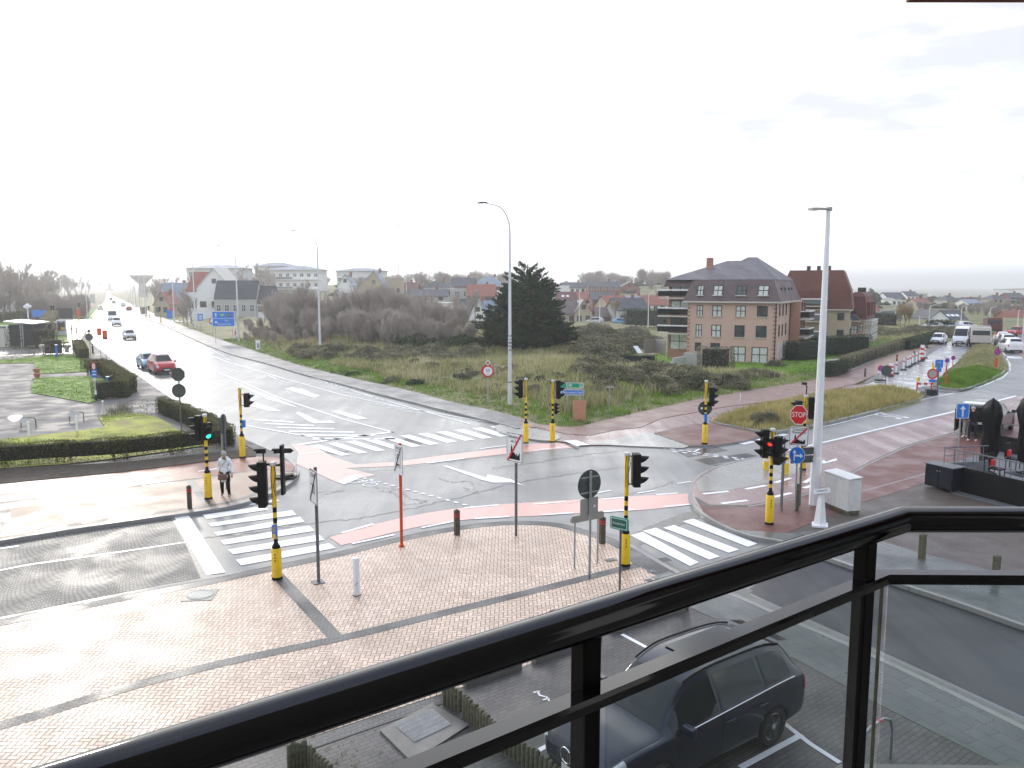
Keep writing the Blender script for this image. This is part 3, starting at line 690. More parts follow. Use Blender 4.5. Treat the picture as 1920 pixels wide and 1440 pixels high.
# pink cycle lanes
b = MB()
b.prism(smooth(GL([(618,1008),(700,984),(800,962),(900,949),(1000,942),(1100,936),(1200,930),(1303,925)]), 2)+smooth(GL([(1308,946),(1200,957),(1100,962),(1000,968),(900,972),(800,985),(720,1003),(640,1023)]), 2), None, .009)
b.prism(GL([(545,832),(590,838),(625,857),(668,871),(745,866),(830,854),(965,838),(1000,832),(1060,832),(1075,840),(960,850),(750,874),(648,878),(705,891),(632,905),(556,870),(560,850)]), None, .0095)
tag(b.build('pink_cycle_lane', M['pinklane']), kind='structure')
W = MB()
for q in (((640,1000),(700,983),3), ((870,953),(935,947),1), ((1000,946),(1060,941),1), ((1130,937),(1180,932),1), ((1230,928),(1270,925),1)): strip(W, GL([q[0], q[1]]), .14, None, .016, off=.07)
for q in (((660,1020),(740,1003)), ((790,990),(850,978)), ((890,973),(955,969)), ((1015,966),(1075,962)), ((1130,960),(1190,956)), ((1245,951),(1303,945))): strip(W, GL(q), .14, None, .016, off=.07)
W.prism(GL([(632,904),(645,909),(682,894),(668,889)]), None, .0165)
for q in (((560,852),(600,848)), ((800,869),(870,860)), ((900,842),(960,834)), ((1000,845),(1065,838))): strip(W, GL(q), .16, None, .0165, off=.08)
tag(W.build('cycle_lane_marking', M['white']), kind='structure')
# bicycle symbol in the junction
b = MB(); P0 = Vector(G(668,903)); ux = (Vector(G(690,908))-P0).normalized(); uy = Vector((-ux.y, ux.x))
def gp(a, c): q = P0+ux*a+uy*c; return (q.x, q.y, .016)
for cx in (0, .85): strip(b, [gp(cx+.26*math.cos(t*math.pi/7), .26*math.sin(t*math.pi/7))[:2] for t in range(15)], .06, None, .016)
for q_ in ([(0, 0), (.26, .45), (.7, .45), (.38, 0), (0, 0)], [(.85, 0), (.66, .56), (.78, .6)], [(.38, 0), (.22, .55)]):
    for a_, c_ in zip(q_[:-1], q_[1:]): strip(b, [gp(*a_)[:2], gp(*c_)[:2]], .05, None, .0165)
tag(b.build('bicycle_marking', M['white']), kind='structure')
# tar seams / cracks
b = MB()
def crack(pts, w, jit=.12, z=.011):
    L_ = smooth(GL(pts), 14); L_ = [(x+R.uniform(-jit, jit), y+R.uniform(-jit, jit)) for x, y in L_]; strip(b, L_, w, None, z, off=w/2)
crack([(380,1008),(470,1000),(560,984),(700,968),(850,935),(980,903),(1100,885),(1200,872)], .045)
crack([(642,891),(800,872),(930,855),(1000,850)], .04); crack([(920,879),(1000,868),(1070,857),(1160,846)], .05)
crack([(1060,944),(1150,932),(1230,915),(1262,902)], .03); crack([(700,915),(745,918),(770,935),(800,940),(755,945),(740,925),(712,920)], .03)
crack([(822,897),(850,905),(880,903),(893,925),(870,915)], .03); crack([(560,1020),(700,985)], .02)
crack([(585,925),(640,920),(610,927)], .03)
tag(b.build('tar_seam', M['tar']), kind='structure')
b = MB()
for q in (((1270,848),(1345,838),(1365,845),(1290,858)), ((1300,862),(1400,850),(1425,856),(1330,872)), ((1335,872),(1440,862),(1455,868),(1370,882)), ((625,843),(655,847),(640,853),(600,850)), ((760,822),(800,826),(790,834),(750,832))): b.prism(GL(q), None, .0045)
tag(b.build('asphalt_patch', M['asphaltnew']), kind='structure')
# ---------- street furniture ----------
def half_visor(b, c, d, r=.11, ln=.26, mi=0):
    # c centre on the head face, d unit direction (xy) ; a peaked tube, long above, short below
    d = Vector((d[0], d[1], 0)); s = Vector((-d.y, d.x, 0)); n = 12; vs = []
    for k in range(n):
        t = 2*math.pi*k/n; o = s*math.cos(t)*r+Vector((0, 0, 1))*math.sin(t)*r
        L_ = ln*(.62+.38*math.sin(t)); p = Vector(c)+o
        vs.append(tuple(p)); vs.append(tuple(p+d*L_-Vector((0, 0, .03*math.sin(t)))))
    b.add(vs, [(2*k, 2*((k+1) % n), 2*((k+1) % n)+1, 2*k+1) for k in range(n)], mi)
    b.add(vs, [(2*k+1, 2*((k+1) % n)+1, 2*((k+1) % n), 2*k) for k in range(n)], mi)
def head(root, zc, ang, n=3, off=.26, offang=None, lit=None, sc=1.0, board=True, name='signal_head'):
    # signal head: housing, visors, lenses ; ang = direction it looks (radians, 0 = +x)
    d = Vector((math.cos(ang), math.sin(ang), 0)); s = Vector((-d.y, d.x, 0))
    oa = ang if offang is None else offang; oc = Vector((math.cos(oa), math.sin(oa), 0))*off
    b = MB(); hh = .3*sc*n
    b.box((oc.x, oc.y, zc), (.20*sc, .30*sc, hh+.04), 0, ang)
    b.box((oc.x-d.x*.10*sc, oc.y-d.y*.10*sc, zc), (.05*sc, .22*sc, hh-.1), 0, ang)
    for zz in (zc+hh/2-.05, zc-hh/2+.05): b.tube([(0, 0, zz), (oc.x, oc.y, zz)], .02, 5)
    for i in range(n):
        z = zc+hh/2-.3*sc*(i+.5); half_visor(b, (oc.x+d.x*.09*sc, oc.y+d.y*.09*sc, z), d, .115*sc, .27*sc)
    h = b.build(name, [M['black']], root, bevel=.008)
    for i in range(n):
        z = zc+hh/2-.3*sc*(i+.5); lb = MB(); c = Vector((oc.x, oc.y, z))+d*.105*sc
        vs = [tuple(c)]+[tuple(c+s*math.cos(2*math.pi*k/12)*.10*sc+Vector((0, 0, 1))*math.sin(2*math.pi*k/12)*.10*sc) for k in range(12)]
        lb.add(vs, [(0, 1+k, 1+(k+1) % 12) for k in range(12)])
        mt = M['lens']
        if lit and lit[0] == i: mt = M[lit[1]]
        lb.build('lens', mt, h)
    return h
def traffic_light(u, v, vt, label, heads, z0=PZ, group='black and yellow traffic light posts', basef=.3, board=False):
    x, y = G(u, v, z0); H = ZT(y, vt)-z0
    r = empty('traffic_light', (x, y, z0), 0, label, 'traffic light', group)
    bz = H*basef; b = MB(); b.cyl(0, 0, .06, bz, .135, 18); b.lathe([(.135, bz), (.13, bz+.015), (.10, bz+.03)], 18)
    for k in range(3): b.box((-.0, -.137, bz*(.85-.1*k)), (.022, .006, .05), 1)
    b.build('base_column', [M['yellow'], M['black']], r, smoothing=True)
    b = MB(); b.cyl(0, 0, 0, .07, .145, 18); b.build('foot_ring', M['black'], r, smoothing=True); b = MB(); b.lathe([(.11, bz+.02), (.11, bz+.07), (.06, bz+.16)], 18); b.build('collar', M['black'], r, smoothing=True)
    z = bz+.14; ze = H*.62; n = 7; b = MB()
    for k in range(n):
        za, zb = z+(ze-z)*k/n, z+(ze-z)*(k+1)/n; b.cyl(0, 0, za, zb, .055, 14, k % 2, cap=False)
    b.cyl(0, 0, ze, H-.06, .062, 14, 1); b.build('pole', [M['black'], M['yellow']], r, smoothing=True)
    b = MB(); b.lathe([(.085, H-.09), (.09, H-.02), (.07, H)], 14); b.build('cap', M['offwht'], r, smoothing=True)
    b = MB(); b.tube([(.05, -.06, H-.12), (.09, -.09, H-.3), (.02, -.10, H*.8), (.06, -.07, H*.72)], .009, 4); b.build('cable', M['black'], r); b = MB(); b.tube([(-.03, -.065, H-.1), (-.05, -.09, H-.35), (-.03, -.07, H*.7)], .008, 4); b.build('cable', M['black'], r)
    for hd in heads:
        q = dict(hd); zt = q.pop('vt'); n_ = q.get('n', 3); sc = q.get('sc', 1.0)
        head(r, ZT(y, zt)-z0-.15*sc*n_, q.pop('ang'), **q)
    return r, H
D = math.pi
t1, H1 = traffic_light(391, 935, 776, 'traffic light with a lit green walking man, beside the woman in white', [dict(vt=780, ang=D, off=.24), dict(vt=792, ang=-.9, n=2, off=.2, lit=(1, 'lampgreen'), name='pedestrian_head')])
t2, H2 = traffic_light(455, 858, 727, 'traffic light with a yellow backing board at the end of the clipped hedge', [dict(vt=738, ang=.05, n=2, off=.3)])
b = MB(); b.box((-.02, 0, H2-.36), (.05, .2, .75)); b.build('backing_board', M['yellow'], t2)
b = MB(); b.box((.12, 0, 1.6), (.12, .18, .34)); b.build('push_button_box', M['signblue'], t2)
t3, H3 = traffic_light(520, 1085, 866, 'tall nearest traffic light with a four-lens head, standing on the cream herringbone paving', [dict(vt=866, ang=D+.08, n=4, off=.3)], basef=.26)
b = MB(); b.box((0, -.075, 1.36), (.13, .1, .34), 0); b.box((0, -.13, 1.42), (.09, .01, .16), 1); b.cyl(0, -.13, 1.2, 1.24, .04, 12, 2); b.box((0, -.13, 1.26), (.07, .012, .07), 2)
b.build('push_button_box', [M['signblue'], M['signgrey'], M['yellow']], t3)
b = MB(); b.box((.24, .03, H3-.22), (.07, .2, 1.35)); b.tube([(0, 0, H3-.1), (.24, 0, H3-.1)], .02, 5); b.build('narrow_signal_case', M['black'], t3)
for dx in (-.25, .22):
    b = MB(); b.tube([(dx*.2, 0, H3-.1), (dx, 0, H3-.05), (dx, 0, H3+.26)], .022, 6); b.box((dx-.06, 0, H3+.3), (.24, .12, .12), 0, .1); b.box((dx-.2, 0, H3+.33), (.05, .16, .05)); b.build('detector_camera', M['black'], t3)
t4, H4 = traffic_light(1172, 1060, 848, 'traffic light beside the green street name sign, its head turned right', [dict(vt=852, ang=.08, off=.27)], basef=.28)
t5, H5 = traffic_light(1442, 982, 803, 'traffic light with a lit red lens between the zebra crossing and the stop sign', [dict(vt=806, ang=D, off=.26), dict(vt=818, ang=-.6, off=.2, lit=(0, 'lampred')), dict(vt=822, ang=D+1.0, n=2, off=.16, sc=.9, lit=(0, 'lampred'), name='pedestrian_head')])
t6, H6 = traffic_light(986, 831, 709, 'left of the two traffic lights at the far end of the avenue crossing', [dict(vt=712, ang=D, off=.28)], z0=.09)
t7, H7 = traffic_light(1036, 829, 712, 'right of the two traffic lights on the island, in front of the motorway sign', [dict(vt=714, ang=.1, off=.28), dict(vt=756, ang=.1, off=.16, sc=.6, name='pedestrian_head')], z0=.09)
t8, H8 = traffic_light(1321, 832, 713, 'traffic light carrying a round sign back on the red triangular island', [dict(vt=727, ang=.1, off=.3)], z0=.10)
b = MB(); b.M = Matrix.Translation((0, .1, ZT(G(1321, 832, .1)[1], 766)-.1)); b.plate([(.36*math.cos(t*math.pi/12), .36*math.sin(t*math.pi/12)) for t in range(24)], 0, .02); b.box((-.18, -.03, 0), (.1, .01, .1), 1)
b.build('round_sign', [M['signback'], M['wht']], t8); b = MB(); b.box((0, -.06, 1.35), (.13, .1, .4)); b.build('push_button_box', M['signblue'], t8)
t9, H9 = traffic_light(1505, 880, 740, 'traffic light behind the stop sign, mostly hidden, with a camera stalk on top', [dict(vt=745, ang=-.3, off=.24, lit=(0, 'lampred')), dict(vt=752, ang=D, n=1, off=.3)])
b = MB(); b.tube([(0, 0, H9), (.02, 0, H9+.35), (-.06, 0, H9+.45)], .025, 6); b.box((-.1, 0, H9+.48), (.2, .1, .1)); b.build('detector_camera', M['black'], t9)
for (u, v, vt, lb, hd) in ((101, 612, 572, 'twin-headed traffic light at the far left junction beyond the advertising board', [dict(vt=573, ang=D/2*3), dict(vt=573, ang=D/2)]),
    (61, 598, 579, 'small traffic light against the bare trees left of the white round lamp', [dict(vt=579, ang=D, off=.3)]),
    (165, 598, 565, 'traffic light on the far median beneath the curved mast', [dict(vt=565, ang=-D/2)]),
    (148, 606, 568, 'traffic light at the far left corner of the avenue beside a red sign', [dict(vt=568, ang=-.4)]),
    (302, 606, 575, 'traffic light at the far right corner where the avenue pavement begins', [dict(vt=575, ang=D/2*3)]),
    (281, 597, 573, 'traffic light on the far right island with a yellow backing board', [dict(vt=574, ang=D/2*3)]),
    (337, 602, 575, 'traffic light across the side street in front of the dark gabled house', [dict(vt=576, ang=D/2*3)])):
    traffic_light(u, v, vt, lb, hd, z0=.05, group='traffic lights of the far junction')

def lamp(u, v, uh, vh, label, vtop=None, r0=.15, group='tall curved street lamps', headlen=.8, z0=.1, mat='lamppost'):
    x, y = G(u, v, z0) if v > 560 else (0, 0); H = ZT(y, vtop or vh)-z0; ax = XD(uh, y, H)-XD(u, y, H)
    r = empty('street_lamp', (x, y, z0), 0, label, 'street lamp', group)
    zc = H*.865; pts = [(0, 0, 0), (0, 0, H*.4), (0, 0, zc)]; rr = [r0, r0*.75, r0*.5]
    for k in range(1, 9):
        t = k/8*math.pi/2*.86; pts.append((ax*.62*(1-math.cos(t)), 0, zc+(H-zc)*.93*math.sin(t))); rr.append(r0*(.5-.02*k))
    pts.append((ax*.93, 0, H)); rr.append(r0*.3)
    b = MB(); b.tube(pts, rr, 10); b.cyl(0, 0, 0, H*.055, r0*1.05, 12); b.build('mast', M[mat], r, smoothing=True)
    b = MB(); q = 1 if ax > 0 else -1; n = 8
    b.M = Matrix.Translation((ax, 0, H))@Matrix.Rotation(.2*-q, 4, 'Y'); b.lathe([(.02, -headlen*.45), (.10, -headlen*.35), (.17, 0), (.13, headlen*.35), (.04, headlen*.5)], 10)
    for i in range(len(b.v)):
        p = Vector(b.v[i])-Vector((ax, 0, H)); b.v[i] = (ax+p.z*1.0, p.y, H+p.x*.45*1.0)
    b.build('lamp_head', M['greypost'], r, smoothing=True); return r
LB_ = 'bare trees'
l1 = lamp(956, 760, 903, 380, 'tall curved street lamp rising from the grass corner in front of the big conifer')
b = MB(); b.cyl(0, 0, 1.55, 1.6, .152, 12); b.build('dark_band', M['black'], l1)
b = MB(); b.M = Matrix.Translation((0, -.14, 4.2))@Matrix.Rotation(D/2, 4, 'Y'); b.text('2 1 8 0 4', .3, 0, 0, 0); b.build('number_lettering', M['black'], l1)
lamp(601, 668, 555, 433, 'tall curved street lamp on the scrub bank, second from the junction', )
lamp(448, 641, 416, 461, 'tall curved street lamp beside the blue direction board')
lamp(367, 616, 340, 478, 'tall curved street lamp at the far corner of the grass bank')
for k, (u, v, vt, lb) in enumerate(((327, 603, 500, 'street lamp just beyond the far corner, in front of the apartment block'), (274, 596, 490, 'street lamp on the far right island of the avenue'), (263, 583, 505, 'seventh street lamp along the right of the avenue'), (255, 577, 512, 'eighth street lamp along the right of the avenue'), (250, 574, 515, 'ninth street lamp, thin with haze, along the avenue'), (246, 571, 519, 'tenth street lamp, very hazy, along the avenue'), (241, 568, 522, 'faint street lamp along the avenue next to the last one'), (236, 566, 524, 'farthest faint street lamp on the right of the avenue'))):
    lamp(u, v, u-16*100/(v-500), vt, lb, group='street lamps along the avenue', headlen=1.0)
lamp(117, 583, 110, 470, 'straight white lamp post standing in front of the left woodland', vtop=486, group='street lamps along the avenue')
lamp(164, 598, 192, 532, 'low curved mast leaning over the far crossing', group=None, r0=.13)
for u, v, uh, vt, lb in ((1086, 610, 1070, 540, 'thin street lamp in front of the beige house with gables'), (1124, 613, 1122, 560, 'short pole in front of the orange autumn tree'), (1215, 614, 1229, 547, 'curved street lamp left of the salmon apartment block'), (763, 592, 772, 515, 'thin street lamp rising from the bare thicket'), (565, 596, 572, 503, 'thin street lamp in front of the far flats'),
    (1677, 612, 1690, 569, 'pale street lamp behind the brown scrub'), (1723, 611, 1722, 590, 'short pole between the slate house and the gabled white house'), (1741, 618, 1757, 571, 'tall pale curved street lamp left of the gabled white house'), (1801, 611, 1812, 573, 'thin street lamp in front of the gabled white house'), (1854, 617, 1870, 575, 'pale street lamp behind the red lorry'), (1907, 619, 1912, 580, 'street lamp at the right edge beside the brick house'), (1917, 642, 1926, 560, 'street lamp on the right pavement by the curve')):
    lamp(u, v, uh, vt, lb, group='distant street lamps', headlen=.9, r0=.12)
# the nearer white tapered square mast
x, y = G(1527, 946, PZ); H = ZT(y, 393)-PZ; r = empty('street_lamp', (x, y, PZ), .3, 'white square tapered lamp mast on the red paving with a short twin bracket', 'street lamp')
b = MB(); b.tube([(0, 0, 0), (0, 0, H*.16), (0, 0, H*.17), (0, 0, H)], [.20, .185, .165, .075], 8); b.build('mast', M['wht'], r)
b = MB(); b.box((-.28, 0, H+.02), (.62, .2, .07)); b.box((-.6, 0, H), (.3, .26, .09)); b.box((.03, 0, H+.02), (.16, .16, .14)); b.build('lamp_head', M['signgrey'], r, bevel=.01)

# ---------- signs ----------
def ngon(r, n, a0=0, sx=1): return [(r*sx*math.cos(a0+2*math.pi*k/n), r*math.sin(a0+2*math.pi*k/n)) for k in range(n)]
def rrect(w, h, r=.04, n=4):
    out = []
    for cx, cz, a in ((w/2-r, h/2-r, 0), (-w/2+r, h/2-r, D/2), (-w/2+r, -h/2+r, D), (w/2-r, -h/2+r, 1.5*D)):
        for k in range(n+1): out.append((cx+r*math.cos(a+k*D/2/n), cz+r*math.sin(a+k*D/2/n)))
    return out
def off(poly, dx, dz): return [(p[0]+dx, p[1]+dz) for p in poly]
def sgn(name, label, cat, u, v, vt, rot=0, posts=(0,), pr=.032, pmat='gal', z0=PZ, group=None, hpost=None, n=8):
    x, y = G(u, v, z0); r = empty(name, (x, y, z0), rot, label, cat, group); H = ZT(y, vt)-z0
    for px_ in posts:
        b = MB(); b.cyl(px_, .04, -.03, H if hpost is None else hpost, pr, n); b.build('post', M[pmat], r, smoothing=True)
    return r, H, y
def zat(y, v, z0=PZ): return ZT(y, v)-z0
def plate(root, poly, z, x=0, front='wht', back='signback', y0=-.012, y1=.012, name='sign_plate'):
    b = MB(); b.plate(off(poly, x, z), y0, y1, 0, 1); return b.build(name, [M[front], M[back]], root)
def deco(root, polys, z, mats, y=-.012, texts=(), name='sign_face'):
    b = MB()
    for k, (pl, mi) in enumerate(polys):
        tri = tessellate_polygon([[Vector((p[0], p[1], 0)) for p in pl]]); yy = y-.003-.002*k
        b.add([(p[0], yy, p[1]+z) for p in pl], [tuple(t) for t in tri], mi)
    for q in texts:
        b.text(q[0], q[1], q[2], q[3]+z, y-.003-.002*len(polys), q[4], q[5] if len(q) > 5 else 1)
    return b.build(name, [M[m] for m in mats], root)
# octagon + disc seen from behind
r, H, y = sgn('sign_post', 'pole with dark octagonal and round sign backs above the clipped hedge leg', 'traffic sign', 340, 815, 689, pmat='greypost', pr=.04)
plate(r, ngon(.38, 8, D/8), zat(y, 702), front='signback', y0=-.03, y1=-.01); plate(r, ngon(.37, 24), zat(y, 732.5), front='signback', y0=-.03, y1=-.01)
for q in r.children: pass
r, H, y = sgn('sign_post', 'round sign seen edge-on behind the woman in the white coat', 'traffic sign', 424, 917, 777, rot=rad(-88), pmat='greypost', pr=.05)
plate(r, ngon(.4, 24), zat(y, 795), front='signgrey'); plate(r, rrect(.5, .75, .03), zat(y, 826), front='wht', back='signgrey', y0=-.03, y1=-.01)
# free-standing arrow sign
r, H, y = sgn('arrow_sign', 'black arrow-shaped pointer on a grey stand at the pavement corner behind the tallest signal', 'sign', 529, 897, 838, pmat='gal')
plate(r, [(-.3, -.1), (.3, -.1), (.42, 0), (.3, .1), (-.3, .1), (-.22, 0)], zat(y, 845), x=.1, front='black', back='black')
b = MB(); b.box((.1, 0, .05), (.9, .5, .08)); b.box((.25, .1, .12), (.4, .35, .06), 0, .3); b.build('base_plate', M['black'], r); b = MB(); b.tube([(.3, .1, .08), (.55, .2, .55), (.6, .1, .1)], .02, 5); b.build('brace', M['gal'], r)
# end of 30 zone
r, H, y = sgn('zone_sign', 'narrow white 30 zone plate with a black slash on a dark post', 'traffic sign', 595, 1092, 876, rot=rad(-59), pmat='greypost', pr=.045)
zc = zat(y, 912); plate(r, rrect(.64, .92, .05), zc, front='wht', back='signgrey', y0=-.03, y1=-.01)
deco(r, [(rrect(.6, .88, .04), 0), (rrect(.565, .845, .035), 1)], zc, ['black', 'wht'], y=-.03, texts=[('ZONE', .15, 0, .3, 0, .9), ('30', .4, 0, -.08, 0, .8)])
deco(r, [([(-.29, -.4), (-.25, -.42), (.29, .4), (.25, .42)], 0)], zc, ['black'], y=-.045, name='slash'); b = MB(); b.box((0, 0.02, .012), (.3, .3, .02)); b.build('foot_plate', M['greypost'], r)
# end of zone P on the orange post
r, H, y = sgn('zone_sign', 'white end-of-parking-zone plate with a black slash on an orange post', 'traffic sign', 751, 1025, 831, rot=rad(-58), pmat='orange', pr=.05)
zc = zat(y, 861); plate(r, rrect(.6, .9, .03), zc, front='wht', back='signgrey', y0=-.03, y1=-.01)
deco(r, [(rrect(.34, .5, .02), 0), (rrect(.31, .47, .02), 1), ([(-.12, -.2), (.12, -.2), (.12, -.14), (-.12, -.14)], 2)], zc, ['black', 'wht', 'signback'], y=-.03, texts=[('ZONE', .13, 0, .34, 0, .9), ('P', .34, 0, .03, 0, .9)])
deco(r, [([(-.27, -.4), (-.24, -.42), (.27, .4), (.24, .42)], 0)], zc, ['black'], y=-.045, name='slash'); b = MB(); b.cyl(0, .04, 0, .05, .09, 8); b.build('foot_plate', M['orange'], r)
# end of town
def town(label, u, v, vt, zv, rot, l1, l2, w=.72, h=.95, **k):
    r, H, y = sgn('town_sign', label, 'traffic sign', u, v, vt, rot=rot, **k); zc = zat(y, zv)
    plate(r, rrect(w, h, .04), zc, front='wht', back='signgrey', y0=-.03, y1=-.01)
    town_face(r, zc, w, h, l1, l2); return r, H, y
def town_face(r, zc, w, h, l1, l2):
    sk = [(-.22, -.38), (-.22, -.22), (-.17, -.2), (-.15, .02), (-.12, .09), (-.10, .02), (-.09, -.14), (0, -.16), (.06, -.24), (.11, -.16), (.12, -.27), (.18, -.2), (.23, -.12), (.23, -.38)]
    deco(r, [(rrect(w-.05, h-.05, .03), 0), (rrect(w-.08, h-.08, .03), 1), ([(a*w/.72, c*h/.95) for a, c in sk], 0)], zc, ['black', 'wht'], y=-.03, texts=[(l1, .15, 0, h*.36, 0, .72), (l2, .13, 0, h*.21, 0, .72)])
    a = w/2-.04; c = h/2-.04; deco(r, [([(-a, -c), (-a+.07, -c), (a, c), (a-.07, c)], 0)], zc, ['signred'], y=-.042, name='slash')
town('white town sign with skyline silhouette and red slash on a grey post', 966, 1005, 814, 839, rad(-44), 'Nieuwpoort', 'aan Zee', pmat='greypost', pr=.045)
# back of the round sign and grey plate
r, H, y = sgn('sign_post', 'scuffed pole carrying the dark back of a round sign above a grey rectangular back', 'traffic sign', 1107, 1082, 884, rot=rad(35), pmat='gal', pr=.036)
plate(r, ngon(.40, 28), zat(y, 909), front='signback', back='signback', y0=.08, y1=.10); b = MB()
for dz in (.2, -.22): b.box((0, .07, zat(y, 909)+dz), (.62, .02, .035))
b.build('bracket', M['signgrey'], r)
plate(r, rrect(.62, .48, .04), zat(y, 951), front='signgrey', back='signgrey', y0=.08, y1=.10); deco(r, [([(.15, -.05), (.21, -.05), (.21, .03), (.15, .03)], 0)], zat(y, 951), ['wht'], y=.08, name='sticker')
# low guard rail on two posts
x0, y0 = G(1077, 1066, PZ); x1, y1 = G(1120, 1056, PZ); r = empty('low_sign_back', (x0, y0, PZ), math.atan2(y1-y0, x1-x0), 'low long grey sign back carried by two thin steel posts beside the scuffed pole', 'sign')
Lr = math.hypot(x1-x0, y1-y0); zt = zat(y0, 973)
for k in (0, Lr): b = MB(); b.cyl(k, 0, 0, zt, .025, 8); b.build('post', M['gal'], r)
b = MB(); b.M = Matrix.Translation((Lr/2, -.04, zt)); b.plate(rrect(Lr+.35, .2, .09), -.015, .03); b.build('sign_plate', M['signgrey'], r)
# street name
r, H, y = sgn('street_name_sign', 'green street name plate reading Kinderlaan on a thin post nearest the railing', 'street sign', 1160, 1123, 985, rot=rad(-38), pmat='greypost', pr=.03)
zc = zat(y, 981); plate(r, rrect(.46, .26, .03), zc, front='wht', back='dkgreen', y0=-.05, y1=-.01); b = MB(); b.M = Matrix.Translation((0, 0, zc)); b.plate(rrect(.52, .32, .05), -.045, -.012); b.build('frame', M['signgreen'], r)
deco(r, [(rrect(.43, .23, .02), 0)], zc, ['dkgreen', 'wht'], y=-.05, texts=[('Kinderlaan', .09, 0, 0, 1, .9)])
# 50 sign
r, H, y = sgn('speed_limit_sign', 'round red 50 speed limit sign with a small diamond above, on the verge', 'traffic sign', 915, 757, 676, z0=.15, pmat='gal', pr=.04)
zc = zat(y, 696, .15); plate(r, ngon(.40, 28), zc, front='signred'); deco(r, [(ngon(.30, 24), 0)], zc, ['wht', 'black'], texts=[('50', .30, 0, .04, 1, .9), ('km', .1, 0, -.17, 1)])
plate(r, ngon(.2, 4), zat(y, 680, .15), front='wht', back='signback'); deco(r, [(ngon(.13, 4), 0)], zat(y, 680, .15), ['terra'])
plate(r, ngon(.40, 28), zc+.02, x=-.05, front='signred', back='signred', y0=.07, y1=.09)
# motorway / town direction
x0, y0 = G(1064, 772, .2); r = empty('direction_sign', (x0, y0, .2), rad(-6), 'green E40 panel above a blue Nieuwpoort-Stad arrow panel on two steel posts', 'direction sign')
pxm = F/(y0*CP+CAMH*SP-1); W_ = 47/pxm
for k in (0, 23/pxm): b = MB(); b.cyl(k, .05, -.1, zat(y0, 722, .2), .035, 8); b.build('post', M['gal'], r)
z1 = zat(y0, 722.5, .2); z2 = zat(y0, 735.5, .2); hh = 10.5/pxm; cx = 6.5/pxm
plate(r, rrect(W_, hh, .03), z1, x=cx, front='wht', back='signgrey'); deco(r, [(off(rrect(W_-.06, hh-.06, .02), cx, 0), 0), (off(rrect(.2, hh-.1, .02), cx+W_/2-.16, 0), 1), (off(rrect(.17, hh-.13, .02), cx+W_/2-.16, 0), 0), ([(cx+W_/2-.22, -.12), (cx+W_/2-.19, -.12), (cx+W_/2-.16, .1), (cx+W_/2-.17, .1)], 1), ([(cx+W_/2-.10, -.12), (cx+W_/2-.13, -.12), (cx+W_/2-.155, .1), (cx+W_/2-.145, .1)], 1)], z1, ['signgreen', 'wht'], texts=[('E40', .28, cx-.12, 0, 1, .9)])
a = W_/2; hb = hh/2; arrow = [(-a, 0), (-a+.2, hb), (a, hb), (a, -hb), (-a+.2, -hb)]
plate(r, off(arrow, cx, 0), z2, front='wht', back='signgrey'); deco(r, [([(cx+p[0]*.97, p[1]*.82) for p in [(-a+.16, 0), (-a+.28, hb), (a, hb), (a, -hb), (-a+.28, -hb)]], 0)], z2, ['signblue', 'wht'], texts=[('Nieuwpoort-Stad', .235, cx+.10, 0, 1, .73)])
# brown board standing in the grass
x, y = G(1086, 789, .1); r = empty('brown_board', (x, y, .1), rad(-5), 'plain brown board standing upright in the verge below the motorway sign', 'board')
h_ = zat(y, 751, .1); w_ = 24/pxm; b = MB(); b.box((0, 0, h_/2+.02), (w_, .04, h_-.02)); b.build('panel', M['cardboard'], r)
b = MB(); [b.tube([(k*w_*.35, .02, h_*.6), (k*w_*.35, .4, 0)], .02, 5) for k in (-1, 1)]; b.build('prop', M['wood'], r)
r, H, y = sgn('t_post', 'thin grey T-shaped post in the dune grass right of the brown board', 'post', 1142, 772, 726, z0=.2, pmat='gal', pr=.025); b = MB(); b.box((0, 0.04, H), (.55, .05, .07)); b.build('cross_bar', M['gal'], r)
r, H, y = sgn('marker_post', 'short white marker stake at the edge of the grass by the pink path', 'marker post', 1388, 752, 738, z0=.1, pmat='wht', pr=.03)
# STOP group
r, H, y = sgn('stop_sign', 'red octagonal STOP sign above a white town plate and a blue arrow disc', 'traffic sign', 1490, 957, 760, rot=rad(-42)*.55, pmat='gal', pr=.035)
zc = zat(y, 777.5); sx = .80
plate(r, ngon(.37, 8, D/8, sx), zc, front='wht', back='signgrey', y0=-.06, y1=-.04); deco(r, [(ngon(.345, 8, D/8, sx), 0)], zc, ['signred', 'wht'], y=-.06, texts=[('STOP', .26, 0, 0, 1, .72)])
zc = zat(y, 817.5); plate(r, rrect(.64, .66, .05), zc, x=.03, front='wht', back='signgrey', y0=-.06, y1=-.04)
rr_ = empty('x', (0, 0, 0), 0, 'x', 'x'); town_face(rr_, zc, .66, .66, 'Groendyk', 'Nieuwpoort')
for q in list(C.objects):
    if q.parent == rr_: q.parent = r; q.location = (.03, -.03, 0)
bpy.data.objects.remove(rr_)
zc = zat(y, 853); plate(r, ngon(.31, 28, 0, .85), zc, x=-.0, front='wht', back='signgrey', y0=-.06, y1=-.04)
deco(r, [(ngon(.295, 28, 0, .85), 0), ([(-.11, -.2), (-.07, -.2), (-.07, .08), (-.02, .08), (-.09, .2), (-.16, .08), (-.11, .08)], 1), ([(-.07, -.04), (.1, -.04), (.1, -.1), (.2, -.01), (.1, .08), (.1, .02), (-.07, .02)], 1)], zc, ['signblue', 'wht'], y=-.06)
b = MB(); b.box((.06, .1, .42), (.13, .13, .95)); b.box((.06, .1, .92), (.10, .10, .06)); b.build('wooden_stake', M['woodgreen'], r, bevel=.01)
